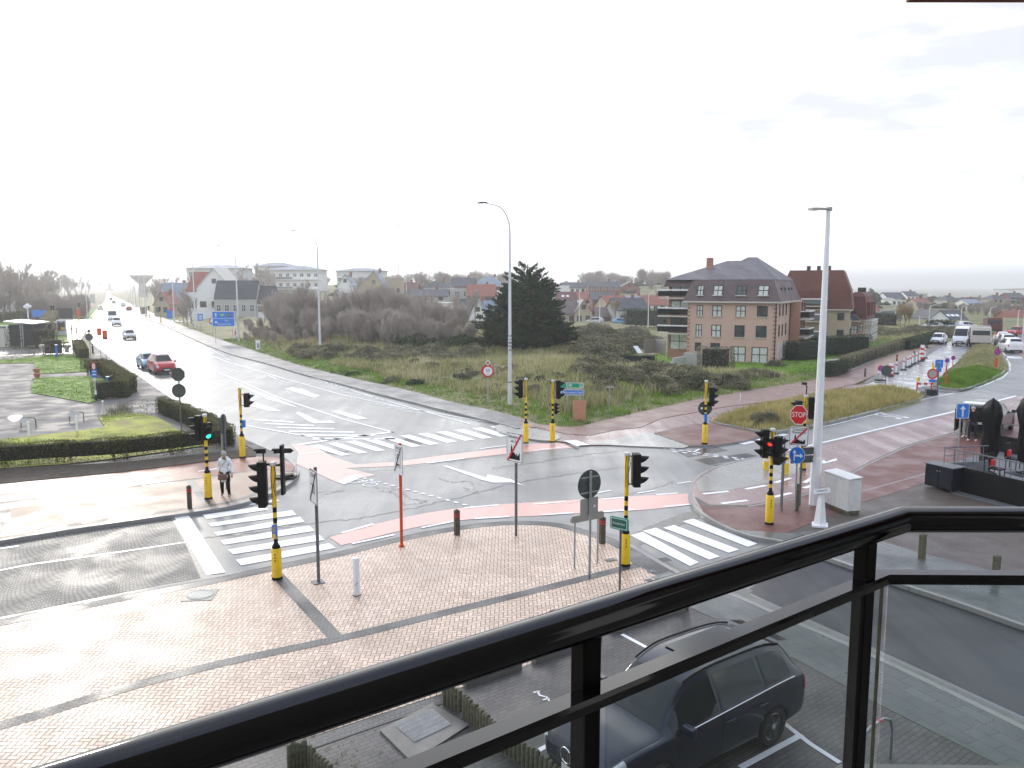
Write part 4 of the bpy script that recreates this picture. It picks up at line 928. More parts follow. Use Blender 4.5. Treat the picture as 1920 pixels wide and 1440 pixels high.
r, H, y = sgn('direction_sign', 'dark backs of two stacked direction boards between the stop sign and the white mast', 'direction sign', 1500, 948, 836, pmat='greypost', pr=.04, posts=(-.75, 0), rot=.25)
for vv in (846, 861): plate(r, rrect(.95, .26, .02), zat(y, vv), x=.0, front='signback', y0=-.03, y1=.0)
r, H, y = sgn('blue_side_sign', 'blue sign seen edge-on on a thin dark post right of the striped signal post', 'traffic sign', 1468, 958, 820, rot=rad(75), pmat='greypost', pr=.028); plate(r, ngon(.3, 20), zat(y, 853), front='signblue', back='signgrey')
# one way arrow
r, H, y = sgn('one_way_sign', 'blue square sign with a white upward arrow, on a post behind the terrace railing', 'traffic sign', 1796, 863, 756, pmat='gal', pr=.035)
pm_ = F/(y*CP+CAMH*SP-1); zc = zat(y, 770.5); S_ = 25/pm_; plate(r, rrect(S_, 29/pm_, .05), zc, x=.06, front='wht'); arw = [(-.035, -.26), (.035, -.26), (.035, .08), (.13, .08), (0, .25), (-.13, .08), (-.035, .08)]
deco(r, [(off(rrect(S_-.05, 29/pm_-.05, .04), .06, 0), 0), ([(p[0]+.06, p[1]*1.0) for p in arw], 1)], zc, ['signblue', 'wht'])
# ---- small signs on the works road
def rnd(label, u, v, vt, vc, rad_, front, inner=None, z0=.05, pmat='gal', name='round_sign', ring=None, extra=None, group='signs round the roadworks', base=False, pr=.04):
    r, H, y = sgn(name, label, 'traffic sign', u, v, vt, z0=z0, pmat=pmat, pr=pr, group=group); zc = zat(y, vc, z0)
    plate(r, ngon(rad_, 24), zc, front=front, back='signback')
    if inner: deco(r, [(ngon(rad_*.76, 22), 0), ([(-rad_*.55, rad_*.42), (-rad_*.42, rad_*.55), (rad_*.55, -rad_*.42), (rad_*.42, -rad_*.55)], 1)], zc, [inner, front if inner != 'wht' else 'wht'])
    if base: b = MB(); b.box((0, 0, .06), (.8, .4, .12)); b.build('rubber_base', M['black'], r, bevel=.02)
    return r, H, y
rnd('dark back of a round sign on a slim post where the works road begins', 1660, 729, 687, 695, .42, 'signback', pmat='greypost')
r, H, y = rnd('no-parking disc on a red and white post beside the dark round sign back', 1650, 714, 686, 690.5, .26, 'signred', 'purple', pmat='offwht', base=True); plate(r, rrect(.5, .18, .01), zat(y, 697, .05), front='wht')
rnd('no-parking disc on a white panel beside the works road, third from the arrow', 1786, 690, 667, 671, .22, 'signred', 'purple')
r, H, y = rnd('small blue and white panel on a long orange post before the grassy mound', 1773, 719, 673, 676, .18, 'purple', None, z0=.3, pmat='orange', pr=.06); plate(r, rrect(.42, .75, .02), zat(y, 678, .3), front='wht', y0=.0, y1=.02)
rnd('no-stopping disc beyond the mound beside the curve', 1869, 676, 655, 660, .36, 'signred', 'purple', z0=.2)
r, H, y = sgn('marker_post', 'orange marker post at the right edge of the grassy mound', 'marker post', 1868, 688, 671, z0=.5, pmat='orange', pr=.12, group='signs round the roadworks')
r, H, y = rnd('oval-looking red ring closed-road sign on a red striped post with a black rubber base', 1746, 740, 680, 701, .40, 'signred', None, pmat='signred', base=True); deco(r, [(ngon(.29, 22), 0)], zat(y, 701, .05), ['signgrey']); plate(r, rrect(.5, .2, .02), zat(y, 714, .05), front='signblue'); b = MB(); b.box((0, -.03, zat(y, 688, .05)), (.16, .1, .3)); b.build('warning_lamp', M['yellow'], r)
b = MB()
for k in range(4): b.lathe([(.42, .1*k), (.46, .1*k+.05), (.42, .1*k+.09)], 16)
b.build('tyre_base', M['tyre'], r)
r, H, y = sgn('one_way_sign', 'small blue upward-arrow square at the head of the works road', 'traffic sign', 1758, 727, 675, z0=.05, pmat='greypost', pr=.07, group='signs round the roadworks'); zc = zat(y, 682, .05)
plate(r, rrect(.62, .64, .04), zc, front='signblue'); deco(r, [([(p[0]*.9, p[1]*.9) for p in arw], 0)], zc, ['wht']); plate(r, rrect(.42, .3, .03), zc-.5, front='signblue')
r, H, y = sgn('barrier', 'red and white striped barrier bar with a yellow lamp before the works road', 'barrier', 1719, 738, 716, z0=.05, pmat='signred', pr=.05, group=None)
L_ = 30/(F/(y*CP+1)); zc = zat(y, 719.5, .05); b = MB()
for k in range(5): b.box((L_*(k+.5)/5, 0, zc), (L_/5, .04, .16), k % 2)
b.build('striped_bar', [M['signred'], M['wht']], r); b = MB(); b.tube([(0, 0, zc-.45), (L_*.6, 0, zc-.1)], .02, 5); b.build('brace', M['gal'], r); b = MB(); b.box((.05, 0, zc+.33), (.2, .1, .28)); b.build('warning_lamp', M['yellow'], r)
r = empty('rubber_block', (*G(1731, 743, .05), .05), .3, 'dark grey rubber block on the road tip beside the barrier foot', 'block'); b = MB(); b.box((0, 0, .2), (.3, .3, .4)); b.box((-.2, 0, .06), (.5, .3, .12)); b.build('block', M['greypost'], r, bevel=.03)
# delineators
def delin(u, v, h, label, wide=False):
    x, y = G(u, v, .03); r = empty('delineator', (x, y, .03), rad(-8), label, 'delineator', 'red and white delineators along the works')
    b = MB(); w_ = .15 if not wide else .4
    for k in range(6): b.add([(-w_/2, 0, .15+h*k/6), (w_/2, 0, .15+h*k/6-.06), (w_/2, 0, .15+h*(k+1)/6-.06), (-w_/2, 0, .15+h*(k+1)/6)], [(0, 1, 2, 3)], (k % 2) if wide else (0 if k == 4 else 1))
    b.box((0, .02, .15+h/2), (w_, .03, h+.1), 1); b.build('striped_board', [M['signred'], M['wht']], r)
    b = MB(); b.box((0, 0, .06), (.5, .3, .12)); b.build('rubber_foot', M['tyre'], r, bevel=.02)
delin(1670, 706, 1.0, 'broad red and white striped board, nearest of the delineators', True)
for k, (u, v) in enumerate(((1680, 701), (1694, 694), (1702, 689), (1706, 687), (1711, 683.5), (1718, 681.5), (1724, 678), (1729, 674), (1734, 671.5))):
    delin(u, v, .95, 'slim white delineator on a rubber foot in the row along the works road')
delin(1728, 676, 1.5, 'cluster of bright red and white boards at the far end of the delineator row', True)
for u, v, vt, lb in ((1681, 688, 665, 'orange-banded post beside the tan footpath'), (1622, 706, 691, 'dark bollard at the near end of the tan footpath'), (1714, 664, 658, 'brown bollard halfway along the tan footpath'), (1738, 653, 648, 'small brown bollard far along the tan footpath'), (1547, 704, 688, 'pale wooden post of the hedge gate')):
    r, H, y = sgn('bollard', lb, 'bollard', u, v, vt, z0=.06, pmat='wood', pr=.09, group='posts along the footpath')
    b = MB(); b.cyl(0, .04, H*.7, H*.85, .1, 8); b.build('band', M['orange' if u == 1681 else 'greypost'], r)
# wall of small signs on the left
def rect_sign(label, u, v, vt, vc, w, h, front, name='sign', z0=.1, pmat='gal', n=1, group='signs along the avenue', rot=0, deco_=None, cat='traffic sign', pr=.035):
    x, y = G(u, v, z0); r = empty(name, (x, y, z0), rot, label, cat, group); H = ZT(y, vt)-z0
    for k in ([0] if n == 1 else [-w*.38, w*.38]): b = MB(); b.cyl(k, .05, 0, H, pr, 8); b.build('post', M[pmat], r)
    zc = ZT(y, vc)-z0; plate(r, rrect(w, h, .03), zc, front=front)
    if deco_: deco_(r, zc)
    return r
def bigsign(r, zc):
    w, h = 3.0, 2.15
    deco(r, [(rrect(w-.12, h-.12, .05), 0), ([(-w/2+.06, .06), (w/2-.06, .06), (w/2-.06, .10), (-w/2+.06, .10)], 1), ([(-1.02, .25), (-.94, .25), (-.94, .6), (-.84, .6), (-.98, .85), (-1.12, .6), (-1.02, .6)], 1), ([(-1.2, -.45), (-.95, -.25), (-.95, -.4), (-.75, -.4), (-.75, -.5), (-.95, -.5), (-.95, -.65)], 1), (off(rrect(.75, .42, .05), -.15, .55), 2), (off(rrect(.6, .42, .05), .8, .55), 3)], zc, ['signblue', 'wht', 'signgreen', 'navyblk'], texts=[('E40', .34, -.15, .55, 1, .9), ('N34', .3, .8, .55, 1, .9), ('N39', .3, .4, -.25, 1, .9), ('Nieuwpoort-Stad', .34, .1, -.72, 1, .72)])
x, y = G(421, 645, .5); rect_sign('large blue direction board with white arrows and road numbers on the grass bank', 421, 643, 590, 598, 3.0, 2.15, 'wht', 'direction_sign', n=2, deco_=bigsign, cat='direction sign', rot=rad(14), group=None)
rect_sign('small square blue lane sign left of the large direction board', 377, 622, 589, 595, .95, 1.2, 'signblue', 'lane_sign', deco_=lambda r, z: deco(r, [([(-.25, -.4), (-.15, -.4), (-.15, .4), (-.25, .4)], 0), ([(0, -.4), (.1, -.4), (.1, .4), (0, .4)], 0), ([(.22, -.4), (.32, -.4), (.32, .4), (.22, .4)], 0)], z, ['wht']))
r = rect_sign('triangular red-edged warning sign over a blue plate on the grass bank', 399, 632, 592, 607, .8, .25, 'signblue', 'warning_sign'); b = MB(); yy = r.location.y; b.M = Matrix.Translation((0, 0, ZT(yy, 600)-.1)); b.plate([(-.5, -.4), (.5, -.4), (0, .5)], -.01, .01); b.build('sign_plate', M['signred'], r); deco(r, [([(-.34, -.3), (.34, -.3), (0, .32)], 0)], ZT(yy, 600)-.1, ['wht'])
rect_sign('small slanting red and white board on the grass left of the lamp post', 442, 634, 618, 625, .3, 1.1, 'offwht', 'slanted_board', deco_=lambda r, z: deco(r, [([(-.1, -.4), (.1, -.1), (.1, .4), (-.1, .2)], 0)], z, ['signred'])); rect_sign('small slanting red and white board on the grass right of the lamp post', 458, 636, 620, 627, .45, 1.0, 'offwht', 'slanted_board', deco_=lambda r, z: deco(r, [([(-.1, -.4), (.1, -.1), (.1, .4), (-.1, .2)], 0)], z, ['signred']))
r = empty('junction_box', (*G(484, 654, .3), .2), .2, 'small white utility box on the grass bank', 'utility box'); b = MB(); b.box((0, 0, .55), (.5, .35, 1.0), 0); b.box((0, 0, 1.08), (.56, .4, .07), 0); b.box((.05, -.18, .5), (.3, .01, .6), 1); b.build('cabinet', [M['wht'], M['signgrey']], r, bevel=.01)
r = rect_sign('tall red rectangular sign on a thin post by the kerb, left of the pair', 189, 669, 617, 622, .5, .82, 'orange', 'red_sign', pmat='gal', group='red signs by the avenue kerb'); r = rect_sign('tall red rectangular sign with a small plate below it, right of the pair', 200, 683, 620, 628, .5, .95, 'orange', 'red_sign', pmat='gal', group='red signs by the avenue kerb'); plate(r, rrect(.5, .16, .01), ZT(r.location.y, 635)-.1, front='orange')
rect_sign('red rectangular sign at the far left corner of the avenue', 149, 612, 582, 587, .7, 1.3, 'orange', 'red_sign', pmat='gal', group='red signs by the avenue kerb')
r, H, y = sgn('sign_post', 'black-backed round sign with a small diamond on top by the left kerb', 'traffic sign', 170, 668, 618, pmat='greypost', group=None); plate(r, ngon(.45, 24), zat(y, 632), front='signback', y0=-.03, y1=-.01); plate(r, ngon(.26, 4), zat(y, 621), front='signback', y0=-.03, y1=-.01)
for u, v, vt, lb in ((137, 664, 606, 'tall dark cross-armed post, left one of the two by the yard gate'), (146, 660, 614, 'tall dark cross-armed post, right one of the two by the yard gate')):
    r, H, y = sgn('cross_post', lb, 'post', u, v, vt, pmat='greypost', pr=.07, group='dark cross-armed posts'); b = MB(); b.box((0, .04, H*.82), (.65, .1, .12)); b.build('cross_arm', M['greypost'], r)
r, H, y = sgn('bollard', 'short dark post by the kerb beside the black round sign', 'bollard', 174, 662, 645, pmat='black', pr=.1, group=None); b = MB(); b.cyl(0, .04, H*.8, H*.9, .11, 8); b.build('band', M['wht'], r)
r, H, y = sgn('sign_post', 'slim post with a red round sign above blue plates beside the lower lawn', 'traffic sign', 180, 752, 683, pmat='gal', pr=.04)
plate(r, ngon(.3, 24, 0, .55), zat(y, 687), front='signred'); deco(r, [(ngon(.2, 22, 0, .5), 0)], zat(y, 687), ['wht', 'black'], texts=[('0', .2, 0, 0, 1, .7)])
plate(r, rrect(.36, .6, .02), zat(y, 700), front='signblue'); deco(r, [([(-.12, .1), (.12, .1), (.12, .16), (-.12, .16)], 0), ([(-.12, -.12), (.12, -.12), (.12, -.06), (-.12, -.06)], 0)], zat(y, 700), ['wht']); plate(r, ngon(.18, 18, 0, .6), zat(y, 711), front='offwht')
b = MB(); b.cyl(0, .04, 0, .45, .09, 10, 1); b.cyl(0, .04, .45, .75, .06, 10, 0); b.build('foot', [M['wht'], M['navyblk']], r)
# small yellow bollards at the mouth of the right road
for u, v, vt, lb in ((1436, 880, 853, 'short yellow bollard left of the striped signal post, at the kerb'), (1473, 888, 855, 'short yellow bollard right of the striped signal post, at the kerb')):
    x, y = G(u, v, PZ); H = ZT(y, vt)-PZ; r = empty('bollard', (x, y, PZ), 0, lb, 'bollard', 'small yellow bollards'); b = MB(); b.cyl(0, 0, 0, H*.6, .12, 14); b.cyl(0, 0, H*.75, H, .12, 14); b.build('body', M['yellow'], r, smoothing=True); b = MB(); b.cyl(0, 0, H*.6, H*.75, .123, 14); b.build('reflective_band', M['wht'], r)
# wooden posts with red bands
def wpost(u, v, vt, label, mat='wood', red=True, w=.15):
    x, y = G(u, v, PZ); H = max(.75, ZT(y, vt)-PZ) if vt else .85; r = empty('wooden_bollard', (x, y, PZ), AX*.8, label, 'bollard', 'square wooden bollards')
    b = MB(); b.box((0, 0, H*.48), (w, w, H*.96)); h = w/2; b.add([(-h, -h, H*.96), (h, -h, H*.96), (h, h, H*.96), (-h, h, H*.96), (0, 0, H*1.02)], [(0, 1, 4), (1, 2, 4), (2, 3, 4), (3, 0, 4)]); b.build('post', M[mat], r, bevel=.006)
    if red:
        for k in (.74, .83):
            b = MB(); b.box((0, 0, H*k), (w+.008, w+.008, .035)); b.build('red_band', M['signred'], r)
wpost(857, 1003, 955, 'square wooden bollard with two red bands at the kerb left of the end-of-town sign'); wpost(1129, 1019, 968, 'square wooden bollard behind the low grey sign back'); wpost(356, 952, 910, 'square wooden bollard by the cobbled street, left of the pedestrian signal')
wpost(825, 1288, None, 'wooden bollard top showing over the rail, left of three'); wpost(1037, 1213, None, 'wooden bollard top showing over the rail above the parked car'); wpost(1283, 1142, None, 'wooden bollard at the corner of the parking bay near the zebra crossing')
wpost(1728, 1047, 1006, 'mossy wooden bollard on the plaza, left one behind the corner of the rail', 'woodgreen', False); wpost(1866, 1091, 1044, 'mossy wooden bollard on the plaza, right one behind the rail', 'woodgreen', False)
x, y = G(669, 1116, PZ); H = ZT(y, 1045)-PZ; r = empty('white_bollard', (x, y, PZ), 0, 'round white bollard with scuffs standing alone on the herringbone paving', 'bollard'); b = MB(); b.lathe([(.085, 0), (.085, H-.05), (.075, H-.015), (.03, H)], 20); b.build('post', M['wht'], r, smoothing=True)
b = MB(); b.box((.03, -.082, H*.35), (.03, .01, .012)); b.box((0, -.084, H*.3), (.05, .01, .012)); b.build('scuff_mark', M['black'], r)
b = MB(); b.cyl(0, 0, 0, .02, .1, 14); b.build('rusty_foot', M['wood'], r)
# utility cabinet, tilted white pedestal
x0, y0 = G(1543, 946, PZ); x1, y1 = G(1586, 964, PZ); r = empty('utility_cabinet', (x0, y0, PZ), math.atan2(y1-y0, x1-x0), 'pale grey utility cabinet on a mossy plinth beside the white tapered pedestal', 'utility cabinet'); Lr = math.hypot(x1-x0, y1-y0)+.1; H = ZT(y0, 884)-PZ
b = MB(); b.box((Lr/2, .25, H/2+.06), (Lr, .5, H-.12)); b.add([(-.03, -.03, H), (Lr+.03, -.03, H), (Lr+.03, .53, H+.05), (-.03, .53, H+.05), (-.03, -.03, H+.04), (Lr+.03, -.03, H+.04), (Lr+.03, .53, H+.09), (-.03, .53, H+.09)], [(3, 2, 1, 0), (4, 5, 6, 7), (0, 1, 5, 4), (1, 2, 6, 5), (2, 3, 7, 6), (3, 0, 4, 7)]); b.build('body', M['signgrey' if 0 else 'offwht'], r, bevel=.012)
b = MB(); b.box((Lr/2, .25, .06), (Lr-.05, .46, .12)); b.build('plinth', M['woodgreen'], r)
for k in (0, 1): b = MB(); b.box((Lr*(.25+.5*k), -.006, H*.52), (Lr*.5-.03, .012, H*.85)); b.build('door', M['offwht'], r, bevel=.004)
x, y = G(1537, 986, PZ); H = ZT(y, 925)-PZ; r = empty('white_pedestal', (x, y, PZ), rad(-20), 'white tapered pedestal with a small sloping name plate on top, beside the grey cabinet', 'pedestal'); b = MB(); b.tube([(0, 0, .04), (0, 0, H)], [.2, .09], 4); b.box((0, 0, .03), (.5, .5, .06)); b.build('column', M['wht'], r)
b = MB(); b.M = Matrix.Translation((.02, 0, H+.08))@Matrix.Rotation(rad(-12), 4, 'Y')@Matrix.Rotation(rad(-15), 4, 'X'); b.box((0, 0, 0), (.5, .2, .16)); b.text('GEMEENTE', .075, 0, 0, -.101, 1, .9); b.build('name_plate', [M['wht'], M['black']], r)
# manholes and gratings
def manhole(u, v, w, d, label, rot=0.35, z=PZ, slots=10):
    x, y = G(u, v, z); r = empty('manhole_cover', (x, y, z), rot, label, 'manhole cover'); b = MB(); b.box((0, 0, .006), (w, d, .012)); b.build('frame', M['gutter'], r)
    b = MB(); b.prism([(w*.44*math.cos(t*D/14), d*.44*math.sin(t*D/14)) for t in range(28)], .01, .018); 
    for k in range(slots): b.box((w*.8*((k+.5)/slots-.5), 0, .02), (w*.03, d*.55*math.sqrt(1-(2*(k+.5)/slots-1)**2)+.05, .006), 1)
    b.build('cover', [M['greypost'], M['gal']], r)
manhole(376, 1116, .75, .75, 'oval ribbed manhole cover in the herringbone paving near the cobbled street', 0.1); manhole(1252, 1083, .7, .55, 'square speckled cover in the paving near the corner bollard', .6)
manhole(1222, 1072, .22, .2, 'tiny valve cover beside the square cover, the farther one', .6, slots=3); manhole(1217, 1088, .2, .16, 'tiny valve cover beside the square cover, the nearer one', .6, slots=3); manhole(1145, 1050, .34, .22, 'small valve cover by the foot of the corner signal', .5, slots=3)
# concrete slab with steel grating in the parking strip
zz = PZ-.006; P_ = [G(u, v, zz) for u, v in ((712, 1372), (810, 1322), (880, 1362), (772, 1432))]
r = empty('grating_slab', (*G(795, 1370, zz), zz), 0, 'concrete slab with a square steel grating and broken corner, between the log fences', 'grating'); ox, oy = r.location.x, r.location.y
b = MB(); b.prism([(p[0]-ox, p[1]-oy) for p in P_], 0, .04); b.build('slab', M['gutter'], r, bevel=.01)
Q = [Vector(G(u, v, zz+.05)) for u, v in ((742, 1360), (810, 1330), (845, 1358), (778, 1390))]; b = MB(); Q = [q-Vector((ox, oy)) for q in Q]
for k in range(26):
    t = k/25; a = Q[0].lerp(Q[1], t); c = Q[3].lerp(Q[2], t); b.tube([(a.x, a.y, .055), (c.x, c.y, .055)], .007, 4)
for k in range(6):
    t = k/5; a = Q[0].lerp(Q[3], t); c = Q[1].lerp(Q[2], t); b.tube([(a.x, a.y, .05), (c.x, c.y, .05)], .009, 4)
b.build('steel_grate', M['gal'], r)
# log palisades
def logs(a, c, n, h, label):
    A = Vector(G(*a, zz)); B = Vector(G(*c, zz)); r = empty('log_fence', (A.x, A.y, zz), 0, label, 'log fence', 'low palisades of round logs')
    for k in range(n):
        p = (B-A)*k/(n-1); hh = h*R.uniform(.92, 1.05); b = MB(); b.lathe([(.052, 0), (.055, hh*.5), (.05, hh-.03), (.03, hh)], 9, 0, (p.x, p.y, 0)); b.build('log', M['woodgreen'], r, smoothing=True)
logs((872, 1342), (926, 1392), 11, .42, 'row of round mossy logs between the grating slab and the parking bay'); logs((835, 1322), (862, 1332), 5, .42, 'short row of round logs under the handrail next to the parking bay')
logs((545, 1448), (572, 1442), 5, .5, 'short row of round logs behind the grass pavers at the lower left'); logs((582, 1442), (640, 1500), 10, .42, 'row of round logs running out of the bottom of the picture'); logs((935, 1402), (1060, 1490), 16, .42, 'row of round logs behind the lower glass in front of the parked car')
# bike hoop
x, y = G(1640, 1440, PZ); r = empty('cycle_stand', (x, y, PZ), AX, 'grey tubular cycle hoop with red tape behind the glass', 'cycle stand'); b = MB(); b.tube([(-.5, 0, 0), (-.5, 0, .5), (-.42, 0, .7), (-.2, 0, .8), (.2, 0, .8), (.42, 0, .7), (.5, 0, .5), (.5, 0, 0)], .025, 10); b.build('hoop', M['gal'], r, smoothing=True)
b = MB(); [b.tube([(k, 0, .8), (k+.08, 0, .8)], .028, 10) for k in (-.2, .02)]; b.build('red_tape', M['signred'], r)
# yard furniture: hoops with white boards, pots, blue posts, bollard
for u, v, lb in ((54, 801, 'dark bent hoop with a white board, left one on the yard paving'), (144, 789, 'dark bent hoop with a white board, right one on the yard paving')):
    x, y = G(u, v, PZ); r = empty('parking_hoop', (x, y, PZ), 0, lb, 'parking hoop', 'dark hoops with white boards'); b = MB(); b.tube([(-.42, 0, 0), (-.42, 0, .45), (-.34, 0, .52), (.34, 0, .52), (.42, 0, .45), (.42, 0, 0)], .028, 8); b.build('hoop', M['wood'], r, smoothing=True)
    x2, y2 = G(u+1, v+21, PZ); b = MB(); b.box((0, -.25, .42), (.62, .02, .25)); b.build('board', M['offwht'], r); b = MB(); b.box((x2-x, y2-y, .45), (.09, .06, .9)); b.build('post', M['wht'], r)
for k, (u, v, lb) in enumerate(((70, 709, 'terracotta pot at the corner of the lower lawn, the nearer one'), (69, 700, 'terracotta pot at the corner of the upper lawn, the farther one'))):
    x, y = G(u, v, PZ); r = empty('flower_pot', (x, y, PZ), 0, lb, 'flower pot', 'two terracotta pots'); b = MB(); b.lathe([(.16, 0), (.26, .32), (.30, .33), (.30, .42), (.24, .42), (.22, .36)], 14); b.build('pot', M['terra'], r, smoothing=True)
for u, v, lb in ((203, 724, 'short blue post with a white cap on the lower lawn, left of two'), (212, 722, 'short blue post with a white cap on the lower lawn, right of two'), (107, 670, 'tall blue post at the back of the upper lawn')):
    x, y = G(u, v, PZ); H = ZT(y, 647 if u == 107 else v-17)-PZ; r = empty('blue_post', (x, y, PZ), 0, lb, 'post', 'blue posts on the lawns'); b = MB(); b.cyl(0, 0, 0, H, .1, 10); b.build('post', M['signblue'], r); b = MB(); b.cyl(0, 0, H, H+.05, .15, 10); b.build('cap', M['wht'], r)
x, y = G(194, 778, PZ); r = empty('garden_light', (x, y, PZ), 0, 'small white ball-topped post at the tip of the mossy bed', 'garden light'); b = MB(); b.cyl(0, 0, 0, .75, .04, 8); b.lathe([(.04, .75), (.08, .82), (.04, .9)], 10); b.build('post', M['offwht'], r)
x, y = G(163, 690, PZ); r = empty('garden_light', (x, y, PZ), 0, 'tiny white post at the right edge of the upper lawn', 'garden light'); b = MB(); b.cyl(0, 0, 0, .5, .06, 8); b.lathe([(.05, .5), (.07, .53), (.03, .56)], 8); b.build('post', M['wht'], r)
# white globe lamp, advertising board
x, y = G(56, 634, PZ); H = ZT(y, 575)-PZ; r = empty('globe_lamp', (x, y, PZ), 0, 'white lamp post with a cluster of globes at the far left of the yard', 'street lamp'); b = MB(); b.cyl(0, 0, 0, H, .09, 8); b.build('post', M['wht'], r); b = MB()
for dx, dz in ((-.35, 0), (.35, 0), (0, .25), (0, -.2)): b.lathe([(.05, -.25), (.25, -.1), (.25, .1), (.05, .25)], 10, 0, (dx, 0, H+dz))
b.build('globe', M['wht'], r, smoothing=True)
x, y = G(117, 629, PZ); r = empty('advertising_board', (x, y, PZ), 0, 'white advertising board with a purple and yellow poster behind the yard', 'advertising board'); pq = F/(y*CP+1); w_ = 18/pq; h_ = 29/pq
b = MB(); b.box((0, 0, h_/2), (w_, .25, h_)); b.build('case', M['wht'], r, bevel=.03); b = MB(); b.box((0, -.13, h_*.62), (w_*.78, .01, h_*.62), 0); b.box((w_*.15, -.14, h_*.45), (w_*.42, .01, h_*.18), 1); b.box((0, -.14, h_*.88), (w_*.5, .01, h_*.04), 2); b.build('poster', [M['mansard'], M['yellow'], M['wht']], r)
for u, v, vt, lb in ((41, 652, 608, 'tall slim steel post at the left end of the yard, nearer'), (45, 652, 601, 'tall slim steel post at the left end of the yard, farther')):
    r, H, y = sgn('steel_post', lb, 'post', u, v, vt, pmat='gal', pr=.09, group='slim steel posts at the yard end'); b = MB(); b.cyl(0, .04, H, H+.06, .11, 8); b.build('cap', M['greypost'], r)
# banners, bus shelter, far blue board
for u, v, vt, vc, w_, h_, f_, lb in ((175, 580, 553, 560, 1.8, 3.2, 'offwht', 'tall pale blue banner board at the left of the far avenue'), (75, 604, 584, 588, 3.4, 1.6, 'signblue', 'far blue direction board in front of the left woodland'), (121, 598, 583, 588, 4.2, 2.6, 'navyblk', 'dark green board at the edge of the left woodland'), (319, 612, 583, 589, 1.0, 1.7, 'signblue', 'small blue sign at the far right corner of the junction'), (322, 600, 577, 580, .9, .8, 'orange', 'small red sign over the far corner of the junction')):
    rect_sign(lb, u, v, vt, vc, w_, h_, f_, 'far_sign', n=2 if w_ > 1.5 else 1, z0=0)
# ---------- vehicles ----------
def cr(P, s):
    n = len(P); i = min(int(s), n-2); t = s-i; p1, p2 = P[i], P[i+1]; p0 = P[max(i-1, 0)]; p3 = P[min(i+2, n-1)]
    # limited tangents keep the panels tight
    m1 = (p2-p0)*.38; m2 = (p3-p1)*.38
    return p1*(2*t**3-3*t**2+1)+m1*(t**3-2*t**2+t)+p2*(-2*t**3+3*t**2)+m2*(t**3-t**2)
# x, half width, bottom, belt, top, roof half width
KIND = {
 'suv': dict(st=[(-2.45,.80,.45,.93,.98,.70),(-2.41,.89,.37,1.0,1.06,.73),(-2.28,.94,.33,1.08,1.34,.66),(-2.0,.96,.30,1.12,1.62,.60),(-1.5,.97,.28,1.12,1.73,.60),(-.8,.97,.28,1.09,1.76,.61),(0,.97,.28,1.06,1.755,.61),(.55,.97,.28,1.04,1.64,.58),(1.0,.965,.28,1.03,1.33,.65),(1.32,.96,.29,1.02,1.10,.80),(1.8,.94,.30,.99,1.06,.80),(2.15,.90,.33,.93,.99,.74),(2.37,.82,.36,.82,.87,.66),(2.45,.70,.42,.70,.72,.55)], wx=(-1.42,1.50), wr=.37, ws=(7.08,8.85), rw=(1.95,3.0), sw=[(6.08,8.35),(4.55,5.94),(3.2,4.42)], hl=(11.0,12.55,2.25,3.5), tl=(.45,1.95,2.3,3.05), wsx=.56),
 'hatch': dict(st=[(-1.95,.74,.42,.85,.9,.62),(-1.92,.80,.35,.9,1.0,.64),(-1.8,.84,.30,.95,1.22,.60),(-1.55,.86,.27,.98,1.44,.55),(-1.1,.86,.25,.97,1.52,.55),(-.6,.86,.25,.95,1.55,.56),(0,.86,.25,.93,1.54,.56),(.4,.86,.25,.91,1.44,.54),(.85,.855,.25,.90,1.15,.60),(1.15,.85,.26,.89,.98,.70),(1.5,.83,.28,.85,.92,.70),(1.75,.80,.3,.78,.84,.66),(1.93,.74,.34,.68,.72,.58),(1.99,.64,.4,.6,.62,.5)], wx=(-1.2,1.22), wr=.3, ws=(7.08,8.85), rw=(1.9,3.0), sw=[(6.08,8.35),(4.3,5.94)], hl=(11.0,12.55,2.35,3.5), tl=(.4,1.9,2.3,3.1)),
 'van': dict(st=[(-2.9,.94,.4,1.3,2.35,.84),(-2.88,.96,.35,1.3,2.42,.86),(-2.7,.98,.3,1.3,2.47,.86),(-2.2,.98,.3,1.3,2.5,.86),(-1.4,.98,.3,1.28,2.5,.86),(-.6,.98,.3,1.26,2.5,.86),(.5,.98,.3,1.24,2.48,.84),(1.15,.98,.3,1.22,2.3,.80),(1.75,.97,.3,1.2,1.75,.78),(2.1,.96,.3,1.18,1.32,.82),(2.45,.93,.32,1.08,1.2,.80),(2.7,.90,.34,.95,1.02,.74),(2.84,.84,.36,.8,.86,.7),(2.9,.74,.42,.7,.72,.6)], wx=(-1.9,1.95), wr=.35, ws=(7.05,8.9), rw=(.1,.9), sw=[(6.5,8.3)], hl=(11.0,12.5,2.4,3.6), tl=(.1,.8,2.0,3.2)),
}
KIND['mpv'] = dict(KIND['hatch']); KIND['mpv']['st'] = [(a*1.13, w*1.06, b, c*1.12, t*1.18, r*1.08) for a, w, b, c, t, r in KIND['hatch']['st']]; KIND['mpv']['wx'] = (-1.36, 1.38)
